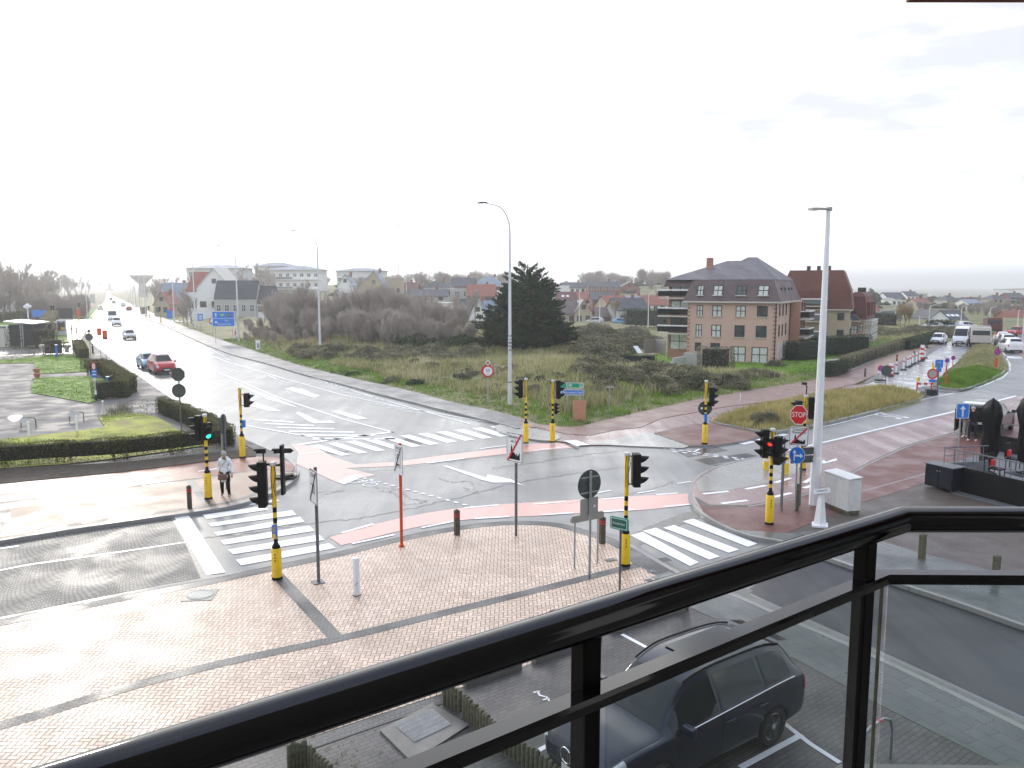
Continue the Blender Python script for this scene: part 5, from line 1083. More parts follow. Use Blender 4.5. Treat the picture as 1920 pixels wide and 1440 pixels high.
def vehicle(name, label, loc, rz, kind, paint, res=3, cat='car', group=None, seams=False, grille='plastic', two=False):
    K = KIND[kind]; rows = []
    for x, w, zb, be, tp, wr in K['st']:
        cab = tp-be > .2; dz = .07 if cab else .03
        rows.append([Vector((x, w*.80, zb)), Vector((x, w*.96, zb+.05)), Vector((x, w, zb+(be-zb)*.52)), Vector((x, w*.975, be)), Vector((x, wr, tp-dz)), Vector((x, wr*.80, tp-.012)), Vector((x, 0, tp))])
    def S(s, t): return cr([cr(r_, t) for r_ in rows], s)
    ns, nt_ = 13*res+1, 6*res+1; grid = [[S(13*i/(ns-1), 6*j/(nt_-1)) for j in range(nt_)] for i in range(ns)]
    r = empty(name, (*loc[:2], loc[2] if len(loc) > 2 else 0), rz, label, cat, group)
    b = MB()
    for sg in (1, -1):
        vs = [(p.x, p.y*sg, p.z) for row in grid for p in row]; fs = []
        for i in range(ns-1):
            for j in range(nt_-1):
                c = (grid[i][j]+grid[i+1][j+1])/2
                if any((c.x-wx)**2+(c.z-K['wr'])**2 < (K['wr']*1.13)**2 and c.z < K['wr']*2.2 and abs(c.y) > .6 for wx in K['wx']): continue
                q = (i*nt_+j, (i+1)*nt_+j, (i+1)*nt_+j+1, i*nt_+j+1); fs.append(q if sg < 0 else q[::-1])
        b.add(vs, fs)
    for i, fl in ((0, 1), (ns-1, 0)):
        ring = [(p.x, p.y, p.z) for p in grid[i]]+[(p.x, -p.y, p.z) for p in reversed(grid[i][:-1])]
        b.add(ring, [tuple(range(len(ring))) if fl else tuple(range(len(ring)-1, -1, -1))])
    b.build('body', paint, r, smoothing=35)
    b = MB(); L0, L1 = K['st'][0][0], K['st'][-1][0]; w0 = K['st'][5][1]; b.box(((L0+L1)/2, 0, .38), ((L1-L0)*.93, w0*1.55, .26))
    for wx in K['wx']: b.box((wx, 0, K['wr']*1.35), (K['wr']*2.3, w0*1.86, K['wr']*1.4))
    b.build('underbody', M['plastic'], r)
    def patch(nm, s0, s1, t0, t1, mat, both=True, o=.007, n=6, parent=None):
        for sg in ((1, -1) if both is True else (both,)):
            b = MB(); vs = []
            for i in range(n+1):
                for j in range(n+1):
                    s, t = s0+(s1-s0)*i/n, t0+(t1-t0)*j/n; p = S(s, t); e = .02
                    du = S(min(s+e, 13), t)-S(max(s-e, 0), t); dv = S(s, min(t+e, 6))-S(s, max(t-e, 0)); nn = dv.cross(du)
                    if nn.length > 0: nn.normalize()
                    if nn.y*p.y < 0 or (abs(p.y) < 1e-6 and nn.z < 0): nn = -nn
                    p = p+nn*o; vs.append((p.x, p.y*sg, p.z))
            fs = [(i*(n+1)+j, (i+1)*(n+1)+j, (i+1)*(n+1)+j+1, i*(n+1)+j+1) for i in range(n) for j in range(n)]
            b.add(vs, fs if sg < 0 else [f[::-1] for f in fs]); b.build(nm, mat, r, smoothing=True)
    def whole(nm, s0, s1, t0, mat, o=.007, n=8):
        b = MB(); vs = []; ts = [t0+(6-t0)*k/n for k in range(n+1)]
        for i in range(n+1):
            s = s0+(s1-s0)*i/n
            row = [S(s, t) for t in ts]; du = S(min(s+.02, 13), 6)-S(max(s-.02, 0), 6); nn = Vector((-du.z, 0, du.x)).normalized(); nn = nn if nn.z > 0 else -nn
            row = [p+nn*o for p in row]; full = [(p.x, p.y, p.z) for p in row]+[(p.x, -p.y, p.z) for p in reversed(row[:-1])]; vs += full
        m = 2*n+1; b.add(vs, [(i*m+j, (i+1)*m+j, (i+1)*m+j+1, i*m+j+1) for i in range(n) for j in range(m-1)]); b.build(nm, mat, r, smoothing=True)
    whole('windscreen', *K['ws'], 4.2, M['carglass'])
    if kind != 'van': whole('rear_window', *K['rw'], 4.25, M['carglass'])
    for a, c in K['sw']: patch('side_window', a, c, 3.14, 3.86, M['carglass'])
    patch('headlight', *K['hl'], M['hlamp'], o=.012); patch('tail_light', *K['tl'], M['tlamp'], o=.012)
    if two: patch('roof_panel', 7.1, 3.2, 4.3, 6, M['wht'], o=.008)
    xf = K['st'][-1][0]; zf = K['st'][-1]; b = MB(); b.box((xf+.005, 0, (zf[2]+zf[3])/2+.04), (.03, zf[1]*1.15, .16)); b.box((xf-.02, 0, zf[2]+.04), (.08, zf[1]*1.7, .12)); b.build('grille', M[grille], r, bevel=.01)
    b = MB(); b.box((xf+.035, 0, zf[2]+.06), (.01, .5, .11)); b.build('number_plate', M['offwht'], r); b = MB(); b.box((K['st'][0][0]-.012, 0, .78), (.01, .5, .11)); b.build('number_plate', M['offwht'], r)
    for sg in (1, -1):
        b = MB(); x0 = K['st'][8][0]-.08; z0 = K['st'][8][3]+.06; y0 = K['st'][8][1]*.96; b.box((x0, sg*(y0+.12), z0+.04), (.12, .22, .16)); b.tube([(x0, sg*(y0-.05), z0-.03), (x0, sg*(y0+.06), z0)], .03, 6); b.build('mirror', paint if kind != 'van' else M['plastic'], r, bevel=.035)
    for wx in K['wx']:
        for sg in (1, -1):
            W_ = MB(); R_ = K['wr']; wy = w0-.13
            W_.M = Matrix.Translation((wx, sg*wy, R_))@Matrix.Rotation(-sg*math.pi/2, 4, 'X')
            n = 28 if res > 4 else 14
            W_.lathe([(R_*.66, -.10), (R_*.9, -.11), (R_, -.07), (R_, .07), (R_*.92, .115), (R_*.70, .12), (R_*.66, .10)], n); ty = W_.build('tyre', M['tyre'], None, smoothing=35); 
            rb = MB(); rb.M = W_.M; rb.lathe([(R_*.67, -.1), (R_*.67, .10), (R_*.62, .105), (R_*.60, .03)], n, 0); rb.cyl(0, 0, .0, .03, R_*.6, n, 1)
            for k in range(10 if res > 4 else 5):
                a = 2*math.pi*k/(10 if res > 4 else 5)+(.12 if k % 2 else -.12)*(res > 4); d = Vector((math.cos(a), math.sin(a), 0)); e = Vector((-d.y, d.x, 0)); w_ = .022 if res > 4 else .05
                rb.add([tuple(d*.05+e*w_+Vector((0, 0, .10))), tuple(d*R_*.64+e*w_*.8+Vector((0, 0, .10))), tuple(d*R_*.64-e*w_*.8+Vector((0, 0, .10))), tuple(d*.05-e*w_+Vector((0, 0, .10)))], [(0, 1, 2, 3), (3, 2, 1, 0)], 0)
            rb.cyl(0, 0, .03, .112, .055, 12, 0)
            wh = empty('wheel', (0, 0, 0), 0, None, None); wh.parent = r; ty.parent = wh; rb.build('rim', [M['alloy'], M['plastic']], wh, smoothing=35)
    if seams:
        b = MB()
        for s in (6.0, 4.5, 8.35):
            pts = []
            for k in range(14):
                t = .7+(3.85-.7)*k/13; p = S(s-(.0 if t < 3 else (t-3)*.12), t); pts.append((p.x, p.y*1.004, p.z))
            for sg in (1, -1): b = MB(); b.tube([(p[0], p[1]*sg, p[2]) for p in pts], .006, 4); b.build('panel_seam', M['plastic'], r)
        for sg in (1, -1): b = MB(); b.tube([(lambda p: (p.x, p.y*sg*1.003, p.z+.002))(S(8.5+3.2*i/12, 3.9)) for i in range(13)], .005, 4); b.build('panel_seam', M['plastic'], r)
        for sg in (1, -1):
            b = MB(); b.tube([(lambda p: (p.x, (p.y+.01)*sg, p.z+.035))(S(3.1+3.9*i/14, 4.25)) for i in range(15)], .018, 6); b.build('roof_rail', M['black'], r)
            b = MB(); b.tube([(lambda p: (p.x, (p.y+.008)*sg, p.z))(S(3.0+5.2*i/20, 3.06)) for i in range(21)], .010, 4); b.build('window_trim', M['chrome'], r)
            for xx in (-.15, -1.05): b = MB(); b.tube([(xx-.13, sg*.985, .93), (xx-.1, sg*1.0, .935), (xx+.1, sg*1.0, .94), (xx+.13, sg*.985, .94)], .014, 6); b.build('door_handle', paint, r)
    return r, S
def paint(name, c, metal=.5, rough=.25): return pm(name, c, max(rough, .3), metal*.5, .03, 2, coat=.6, spec=.3)
P_blk = paint('car_paint_midnight', (.010, .014, .030), .3, .3); P_red = paint('car_paint_red', (.38, .012, .02), .2); P_blu = paint('car_paint_blue', (.16, .36, .5), .4); P_sil = paint('car_paint_silver', (.45, .47, .48), .6); P_wht = paint('car_paint_white', (.75, .76, .77), 0, .3); P_dk = paint('car_paint_dark', (.03, .032, .035), .4); P_grn = paint('van_paint_olive', (.05, .052, .04), .3)
# the parked SUV below the balcony
hx, hy = -.81, -.586
suv, S = vehicle('parked_suv', 'large midnight-blue SUV parked below the balcony, seen through the railing glass', (2.86, 12.84, PZ-.005), math.atan2(hy, hx), 'suv', P_blk, 7, seams=True)
suv.scale = (.965,)*3
b = MB(); b.box((-.75, 0, 1.772), (1.5, .78, .008)); b.build('glass_roof', M['carglass'], suv, bevel=.02)
for sg in (1, -1):
    b = MB(); c = [(2.475+.02*0, sg*(.16+.13*math.cos(t*D/8)), .68+.13*math.sin(t*D/8)) for t in range(16)]; b.tube(c+[c[0]], .016, 6); 
    for k in range(5): b.tube([(2.475, sg*(.07+.045*k), .58), (2.48, sg*(.07+.045*k), .78)], .008, 4)
    b.build('grille', M['chrome'], suv)
b = MB(); b.add([(-1.95, -.03, 1.68), (-1.95, .03, 1.68), (-1.70, 0, 1.74), (-1.93, 0, 1.80)], [(0, 2, 3), (2, 1, 3), (1, 0, 3)]); b.build('roof_fin', M['plastic'], suv)
b = MB(); b.add([(-2.35, -.55, 1.60), (-2.35, .55, 1.60), (-2.0, .58, 1.68), (-2.0, -.58, 1.68)], [(0, 1, 2, 3), (3, 2, 1, 0)]); b.build('rear_spoiler', P_blk, suv)
for sg in (1, -1): b = MB(); b.tube([(1.28, sg*.1, 1.10), (1.0, sg*.55, 1.28)], .009, 4); b.build('wiper', M['plastic'], suv)
AV = math.atan2(-.88, .475)
vehicle('car', 'red compact SUV with a white roof driving towards the junction', (*G(304, 699), .01), AV+.12, 'mpv', P_red, 4, two=True)
vehicle('car', 'pale blue hatchback half hidden behind the red car', (*G(279, 690), .01), AV+.1, 'hatch', P_blu, 4)
vehicle('car', 'silver hatchback driving alone in the middle of the avenue', (*G(243, 636.5), .01), AV+.05, 'hatch', P_sil, 3)
vehicle('car', 'white car with a dark grille right behind the white van on the avenue', (*G(219, 611), .01), AV, 'mpv', P_wht, 3)
vehicle('van', 'white high-roofed van approaching on the avenue', (*G(211.5, 601.5), .01), AV, 'van', P_wht, 3, cat='van')
vehicle('car', 'pale car stopped on the left carriageway by the far median', (*G(188.5, 582), .01), AV, 'hatch', P_sil, 2)
vehicle('car', 'dark red car driving away on the right of the far avenue', (*G(242, 582.5), .01), AV+D, 'hatch', P_red, 2)
vehicle('car', 'white car far along the right carriageway', (*G(231, 575), .01), AV+D, 'mpv', P_wht, 2)
vehicle('car', 'small dark car far along the avenue, nearer of two', (*G(213.5, 570), .01), AV, 'hatch', P_dk, 2); vehicle('car', 'tiny dark car at the hazy end of the avenue', (*G(208.5, 564), .01), AV, 'mpv', P_dk, 2)
vehicle('car', 'white car parked at the left edge of the works road', (*G(1759, 645), .01), rad(-128), 'hatch', P_wht, 3); vehicle('van', 'white van facing down the works road', (*G(1803, 647), .01), rad(-125), 'van', P_wht, 3, cat='van')
vehicle('car', 'white estate with an orange striped tail on the curve', (*G(1893, 660), .01), rad(75), 'mpv', P_wht, 3); vehicle('car', 'silver car in front of the striped one on the curve', (*G(1883, 651), .01), rad(72), 'mpv', P_sil, 3); vehicle('car', 'white car just visible at the bend beyond the silver one', (*G(1879, 642), .01), rad(60), 'hatch', P_wht, 2); vehicle('car', 'small red car far round the bend at the right edge', (*G(1905, 629.5), .01), rad(-150), 'hatch', P_red, 2)
for u, v, pt, lb in ((1745, 619, P_sil, 'silver car parked left of the gabled white house'), (1768, 618, P_wht, 'white car parked in front of the gabled white house'), (1776, 619, P_sil, 'silver car parked nearest the entrance of the gabled white house'), (1812, 618, P_wht, 'white car parked at the right corner of the gabled white house'), (1115, 608, P_sil, 'silver car parked below the orange autumn tree'), (1165, 610, P_blu, 'blue-grey car parked before the dark modern house'), (386, 590, P_dk, 'dark car parked behind the blue direction board'), (423, 589, P_wht, 'white car parked under the dark block'), (545, 588, P_wht, 'pale car glimpsed through the thicket')):
    vehicle('car', lb, (*G(u, v), .01), rad(R.uniform(-10, 10)+(180 if R.random() < .5 else 0)), 'hatch', pt, 2, group='cars parked by the houses')
vehicle('van', 'white delivery van parked in front of the dark building behind the bare trees', (*G(492, 594), .01), D, 'van', P_wht, 2, cat='van')
# dark van with its back open
r, S = vehicle('open_van', 'dark olive van with its tailgate open and rear door swung out, behind the terrace', (*G(1850, 809, PZ), PZ), rad(48), 'suv', P_grn, 5, cat='van')
b = MB(); b.box((-2.36, 0, 1.0), (.2, 1.5, 1.2)); b.build('boot_shade_block', M['black'], r)  # solid black block painted in for the shaded boot interior
b = MB(); b.box((-2.5, 0, 1.83), (.7, 1.3, .05)); b.build('tailgate', M['wht'], r, bevel=.02); b = MB(); b.box((-2.55, .95, .9), (.65, .06, 1.2)); b.build('rear_door', P_grn, r, bevel=.02)
b = MB(); b.box((-2.24, -.2, .72), (.3, .3, .22)); b.build('cargo_box', M['redb'], r)
# lorries
def lorry(label, u, v, rz, cab, body, flat=False):
    x, y = G(u, v); r = empty('lorry', (x, y, .01), rz, label, 'lorry')
    b = MB(); b.add([(1.3, -1.15, .6), (3.1, -1.15, .6), (3.1, 1.15, .6), (1.3, 1.15, .6), (1.3, -1.15, 2.7), (2.75, -1.1, 2.7), (2.75, 1.1, 2.7), (1.3, 1.15, 2.7), (3.1, -1.15, 1.6), (3.1, 1.15, 1.6)], [(0, 1, 8, 5, 4), (3, 7, 6, 9, 2), (1, 2, 9, 8), (8, 9, 6, 5), (4, 5, 6, 7), (0, 4, 7, 3), (0, 3, 2, 1)]); b.build('cab', cab, r, bevel=.05)
    b = MB(); b.add([(3.11, -1.0, 1.68), (3.11, 1.0, 1.68), (2.80, .98, 2.5), (2.80, -.98, 2.5)], [(0, 1, 2, 3)]); b.build('windscreen', M['carglass'], r)
    b = MB(); b.box((-1.2, 0, .85), (5.2, 1.0, .25)); b.box((3.1, 0, .55), (.12, 2.2, .35)); b.build('chassis', M['plastic'], r)
    b = MB()
    if flat: b.box((-1.2, 0, 1.15), (4.9, 2.3, .2)); b.box((-2.9, .6, 1.8), (1.2, .9, 1.3)); b.box((-2.6, -.5, 2.0), (1.4, .9, 1.2)); b.box((.9, 0, 2.0), (.3, 2.2, 1.7))
    else:
        b.box((-1.3, 0, 1.2), (4.6, 2.3, .15)); [b.box((-1.3, s*1.12, 1.75), (4.6, .08, 1.1)) for s in (1, -1)]; b.box((-3.55, 0, 1.75), (.08, 2.3, 1.1)); b.box((.98, 0, 1.75), (.08, 2.3, 1.1))
    b.build('load_bed', body, r, bevel=.02)
    for wx in (2.2, -1.6, -2.7):
        for s in (1, -1): b = MB(); b.M = Matrix.Translation((wx, s*1.0, .5))@Matrix.Rotation(-s*D/2, 4, 'X'); b.lathe([(.2, -.12), (.48, -.14), (.5, 0), (.48, .14), (.22, .13), (.2, .05)], 14); b.build('wheel', M['tyre'], r, smoothing=35)
lorry('cream flatbed lorry carrying machinery, parked at the top of the grassy mound', 1836, 650, rad(-118), M['stone'], M['stone'], True); lorry('red tipper lorry parked beyond the mound', 1860, 624, rad(-115), M['wine'], M['wine'])
# orange roadwork barriers by the lorry
for u, v in ((1868, 636), (1874, 638), (1853, 640)):
    x, y = G(u, v); r = empty('work_barrier', (x, y, 0), 0, 'small orange and white work barrier at the far end of the mound', 'barrier', 'orange work barriers'); b = MB(); b.box((0, 0, .7), (.9, .08, .5)); b.build('panel', M['orange'], r); b = MB(); [b.box((k, 0, .3), (.06, .3, .6)) for k in (-.4, .4)]; b.build('leg', M['wht'], r)
# ---------- people ----------
def skinned(name, nodes, edges, mat, parent, sub=1):
    me = bpy.data.meshes.new('t'); ks = list(nodes); me.from_pydata([nodes[k][0] for k in ks], [(ks.index(a), ks.index(c)) for a, c in edges], []); o = bpy.data.objects.new('t', me); C.objects.link(o)
    m = o.modifiers.new('s', 'SKIN'); m.use_smooth_shade = True; sv = me.skin_vertices[0].data
    for i, k in enumerate(ks):
        q = nodes[k][1]; sv[i].radius = q if hasattr(q, '__len__') else (q, q)
    sv[0].use_root = True; s = o.modifiers.new('u', 'SUBSURF'); s.levels = sub; s.render_levels = sub
    bpy.context.view_layer.update(); m2 = bpy.data.meshes.new_from_object(o.evaluated_get(bpy.context.evaluated_depsgraph_get())); bpy.data.objects.remove(o); m2.name = name; m2.materials.clear(); m2.materials.append(mat)
    for p in m2.polygons: p.use_smooth = True; p.material_index = 0
    return link_mesh(name, m2, parent)
def person(label, loc, rz, pose, outfit, S=1.0):
    r = empty('person', loc, rz, label, 'person'); r.scale = (S, S, S); J = pose
    nd = {'pelvis': (J['pelvis'], (.15, .11)), 'waist': (J['waist'], (.12, .09)), 'chest': (J['chest'], (.155, .11)), 'neck': (J['neck'], .055), 'chin': (J['chin'], (.06, .07)), 'head': (J['head'], (.078, .09)), 'crown': (J['crown'], .06)}
    ed = [('pelvis', 'waist'), ('waist', 'chest'), ('chest', 'neck'), ('neck', 'chin'), ('chin', 'head'), ('head', 'crown')]
    for s in 'lr':
        nd['sh'+s] = (J['sh'+s], .062); nd['el'+s] = (J['el'+s], .043); nd['wr'+s] = (J['wr'+s], .03); nd['pa'+s] = (J['pa'+s], (.038, .018))
        nd['hip'+s] = (J['hip'+s], .095); nd['kn'+s] = (J['kn'+s], .062); nd['an'+s] = (J['an'+s], .042); nd['to'+s] = (J['to'+s], .035)
        ed += [('chest', 'sh'+s), ('sh'+s, 'el'+s), ('el'+s, 'wr'+s), ('wr'+s, 'pa'+s), ('pelvis', 'hip'+s), ('hip'+s, 'kn'+s), ('kn'+s, 'an'+s), ('an'+s, 'to'+s)]
        P = Vector(J['pa'+s]); d = (P-Vector(J['wr'+s])).normalized(); side = Vector((1, 0, 0)) if abs(d.x) < .8 else Vector((0, 1, 0)); side = (side-d*side.dot(d)).normalized(); cu = d.cross(side)
        for k, (o, ln) in enumerate(((-.027, .065), (-.009, .078), (.009, .072), (.027, .055))):
            a = P+side*o+d*.02; c = a+d*ln*.55+cu*.01; e = c+d*ln*.4+cu*.025; nd[f'f{s}{k}a'] = (tuple(a), .010); nd[f'f{s}{k}b'] = (tuple(c), .009); nd[f'f{s}{k}c'] = (tuple(e), .008); ed += [('pa'+s, f'f{s}{k}a'), (f'f{s}{k}a', f'f{s}{k}b'), (f'f{s}{k}b', f'f{s}{k}c')]
        t = P-d*.02+side*(-.04); nd['t'+s] = (tuple(t), .011); nd['t2'+s] = (tuple(t+d*.035-side*.012), .009); ed += [('pa'+s, 't'+s), ('t'+s, 't2'+s)]
    body = skinned('body', nd, ed, M['skin'], r)
    H_ = Vector(J['head']); f = (Vector(J['face'])-H_).normalized(); sd_ = f.cross(Vector((0, 0, 1))).normalized(); up = sd_.cross(f)
    b = MB()
    for s in (1, -1): c = H_+f*.083+sd_*.032*s+up*.0; b.lathe([(.004, -.012), (.013, 0), (.004, .012)], 6, 0, tuple(c))
    c = H_+f*.075-up*.075; b.box(tuple(c), (.04, .03, .008), 1); b.build('face_detail', [M['black'], M['redb']], body)
    b = MB(); c = H_+f*.095-up*.03; b.tube([tuple(H_+f*.085+up*.01), tuple(c), tuple(H_+f*.085-up*.035)], [.008, .014, .008], 6)
    for s in (1, -1): c = H_+sd_*.083*s-up*.01; b.tube([tuple(c+up*.03), tuple(c+sd_*.012*s), tuple(c-up*.03)], [.008, .014, .007], 6)
    b.build('nose_and_ears', M['skin'], body, smoothing=True)
    def grow(k, q): 
        rr = nd[k][1]; return (nd[k][0], tuple(x+q for x in rr) if hasattr(rr, '__len__') else rr+q)
    tr = {k: grow(k, .018) for k in ('pelvis', 'hipl', 'knl', 'anl', 'hipr', 'knr', 'anr')}; tr['pelvis'] = (nd['pelvis'][0], (.16, .12))
    skinned('trousers', tr, [('pelvis', 'hipl'), ('hipl', 'knl'), ('knl', 'anl'), ('pelvis', 'hipr'), ('hipr', 'knr'), ('knr', 'anr')], outfit['trousers'], r)
    for s in 'lr':
        a, t = Vector(J['an'+s]), Vector(J['to'+s]); hgt_ = outfit.get('boot', .1)
        skinned('shoe', {'a': (tuple(a+Vector((0, 0, hgt_))), .058), 'b': (tuple(a), .055), 'c': (tuple((a+t)/2+Vector((0, 0, -.015))), (.05, .04)), 'd': (tuple(t), (.045, .03))}, [('a', 'b'), ('b', 'c'), ('c', 'd')], outfit['shoe'], r)
    g = outfit.get('bulk', .03); cn = {'waist': grow('waist', g), 'chest': grow('chest', g), 'neck': (J['neck'], .075)}
    for s in 'lr':
        for k in ('sh', 'el', 'wr'): cn[k+s] = grow(k+s, g)
    ce = [('waist', 'chest'), ('chest', 'neck')]+[(a+s, c+s) for s in 'lr' for a, c in (('sh', 'el'), ('el', 'wr'))]+[('chest', 'shl'), ('chest', 'shr')]
    px_, py_, pz_ = J['pelvis']
    if outfit.get('long'):
        cn['pelvis'] = (J['pelvis'], (.19, .15)); cn['hem'] = ((px_, py_, pz_-.42), (.225, .185)); ce += [('waist', 'pelvis'), ('pelvis', 'hem')]
    else: cn['hem'] = ((px_, py_, pz_+.02), (.175, .135)); ce += [('waist', 'hem')]
    skinned('coat' if outfit.get('long') else 'jacket', cn, ce, outfit['coat'], r, 2)
    if outfit.get('hat'): b = MB(); c = H_+up*.03; b.M = Matrix.Translation(c); b.lathe([(.098, -.04), (.107, 0), (.10, .05), (.07, .10), (.02, .125)], 16); b.build('knitted_hat', outfit['hat'], r, smoothing=True)
    if outfit.get('hair'): b = MB(); c = H_-f*.012+up*.02; b.M = Matrix.Translation(c); b.lathe([(.075, -.06), (.094, -.02), (.095, .03), (.07, .075), (.02, .095)], 16); b.build('hair', outfit['hair'], r, smoothing=True)
    return r
# woman in white walking towards us
J = dict(pelvis=(0, 0, .93), waist=(0, -.01, 1.10), chest=(0, -.02, 1.30), neck=(0, -.03, 1.46), chin=(0, -.07, 1.52), head=(0, -.07, 1.60), crown=(0, -.06, 1.67), face=(0.0, -.4, 1.50),
 shl=(-.17, 0, 1.38), ell=(-.25, .03, 1.12), wrl=(-.20, -.12, .95), pal=(-.16, -.18, .92), shr=(.17, 0, 1.38), elr=(.26, .02, 1.12), wrr=(.27, -.08, .88), par=(.27, -.11, .80),
 hipl=(-.09, 0, .88), knl=(-.12, -.06, .48), anl=(-.14, .08, .10), tol=(-.15, -.06, .04), hipr=(.09, 0, .88), knr=(.12, -.12, .49), anr=(.15, -.14, .09), tor=(.17, -.28, .035))
x, y = G(424, 930, PZ)
pw = person('woman walking in a white hooded coat, grey knitted hat and dark boots', (x, y, PZ), rad(8), J, dict(trousers=M['black'], shoe=M['black'], boot=.22, coat=M['wht'], hat=M['signgrey'], long=True, bulk=.022))
b = MB(); b.lathe([(.20, .58), (.20, .75), (.18, .95), (.16, 1.08)], 18); b.v = [(p[0], p[1]*.78, p[2]) for p in b.v]; b.build('coat_skirt', M['wht'], pw, smoothing=60)
b = MB(); b.tube([(-.1, .04, 1.48), (0, .07, 1.5), (.1, .04, 1.48), (.07, -.05, 1.44), (-.07, -.05, 1.44), (-.1, .04, 1.48)], .045, 8); b.build('hood', M['wht'], pw, smoothing=True)
b = MB(); b.tube([(-.06, -.10, 1.49), (0, -.13, 1.47), (.06, -.10, 1.49), (.04, -.12, 1.41)], .03, 6); b.build('scarf', M['greypost'], pw)
hb = empty('handbag', (x+.0, y, PZ), rad(8), 'brown leather shoulder bag carried in front by the woman in white', 'handbag')
b = MB(); b.box((-.04, -.27, .80), (.32, .11, .22)); b.build('bag_body', M['wood' if 0 else 'cardboard'], hb, bevel=.03); hb.children[0].data.materials[0] = pm('tan_leather', (.16, .075, .045), .5)
b = MB(); b.tube([(-.18, -.24, .9), (-.12, -.2, 1.15), (.05, -.15, 1.35), (.13, -.06, 1.45), (.15, .06, 1.42), (.14, -.2, .95), (.1, -.25, .9)], .008, 5); b.build('strap', M['black'], hb)
# two men at the back of the open van, seen from behind
Jm = dict(pelvis=(0, 0, .95), waist=(0, .02, 1.13), chest=(0, .05, 1.35), neck=(0, .08, 1.52), chin=(0, .13, 1.57), head=(0, .13, 1.65), crown=(0, .13, 1.72), face=(0, .5, 1.5),
 shl=(-.21, .06, 1.42), ell=(-.29, .14, 1.16), wrl=(-.24, .36, 1.08), pal=(-.22, .44, 1.08), shr=(.21, .06, 1.42), elr=(.29, .14, 1.16), wrr=(.22, .36, 1.1), par=(.2, .44, 1.1),
 hipl=(-.1, 0, .9), knl=(-.14, .03, .5), anl=(-.17, -.02, .09), tol=(-.19, .12, .035), hipr=(.1, 0, .9), knr=(.14, .03, .5), anr=(.17, -.02, .09), tor=(.19, .12, .035))
x, y = G(1822, 828, PZ); person('broad man in a dark jacket and jeans leaning into the open van', (x, y, PZ), rad(-15), Jm, dict(trousers=M['navyblk'], shoe=M['wht'], coat=M['black'], hair=M['signgrey'], bulk=.045), 1.02)
x, y = G(1810, 820, PZ); person('person in grey jogging trousers half hidden beside the man at the open van', (x, y, PZ), rad(25), Jm, dict(trousers=M['signgrey'], shoe=M['wht'], coat=M['greypost'], hair=M['wood'], bulk=.03), .96)
# ---------- vegetation ----------
def leafquads(P, Nn, size, jit=.9, aspect=1.0, rs=NR, along=None):
    n = len(P); a = rs.normal(size=(n, 3))+(Nn*jit if Nn is not None else 0)
    a /= np.linalg.norm(a, axis=1)[:, None]+1e-9
    if along is not None: t1 = along+rs.normal(size=(n, 3))*.35
    else: t1 = rs.normal(size=(n, 3))
    t1 -= a*np.sum(a*t1, 1)[:, None]; t1 /= np.linalg.norm(t1, axis=1)[:, None]+1e-9
    t2 = np.cross(a, t1); s = size*rs.uniform(.6, 1.35, n)[:, None]
    l = t1*s*aspect; w = t2*s*.5
    V = np.stack([P-l*.5, P+w*.6, P+l*.6, P-w*.6], 1).reshape(-1, 3); Fq = np.arange(4*n).reshape(n, 4)
    return V, Fq
def lumps(n, R3, k, rs, flat=.0):
    C_ = rs.normal(size=(k, 3)); C_ /= np.linalg.norm(C_, axis=1)[:, None]; C_ *= rs.uniform(.35, .8, (k, 1)); C_[:, 2] = np.abs(C_[:, 2])*.9+flat
    idx_ = rs.randint(0, k, n); d = rs.normal(size=(n, 3)); d /= np.linalg.norm(d, axis=1)[:, None]
    rr = rs.uniform(.22, .42, k)[idx_][:, None]*rs.uniform(.7, 1.08, (n, 1))
    P = (C_[idx_]+d*rr)*np.array(R3); P[:, 2] = np.abs(P[:, 2]); tone = rs.uniform(0, 1, k)[idx_]*.7+rs.uniform(0, .3, n)
    return P, d, tone
def bushmesh(name, mat, n, size, R3=(1, 1, .8), k=16, seed=1, aspect=1.3):
    rs = np.random.RandomState(seed); P, d, t = lumps(n, R3, k, rs); V, Fq = leafquads(P, d, size, .7, aspect, rs)
    o = npmesh(name, V, Fq, M[mat], None, np.repeat(t, 4)); C.objects.unlink(o); return o.data
def inst(name, me, loc, sc, rz, label, cat, group):
    o = bpy.data.objects.new(name, me); C.objects.link(o); o.location = loc; o.scale = sc if hasattr(sc, '__len__') else (sc,)*3; o.rotation_euler = (0, 0, rz); return tag(o, label, cat, group)
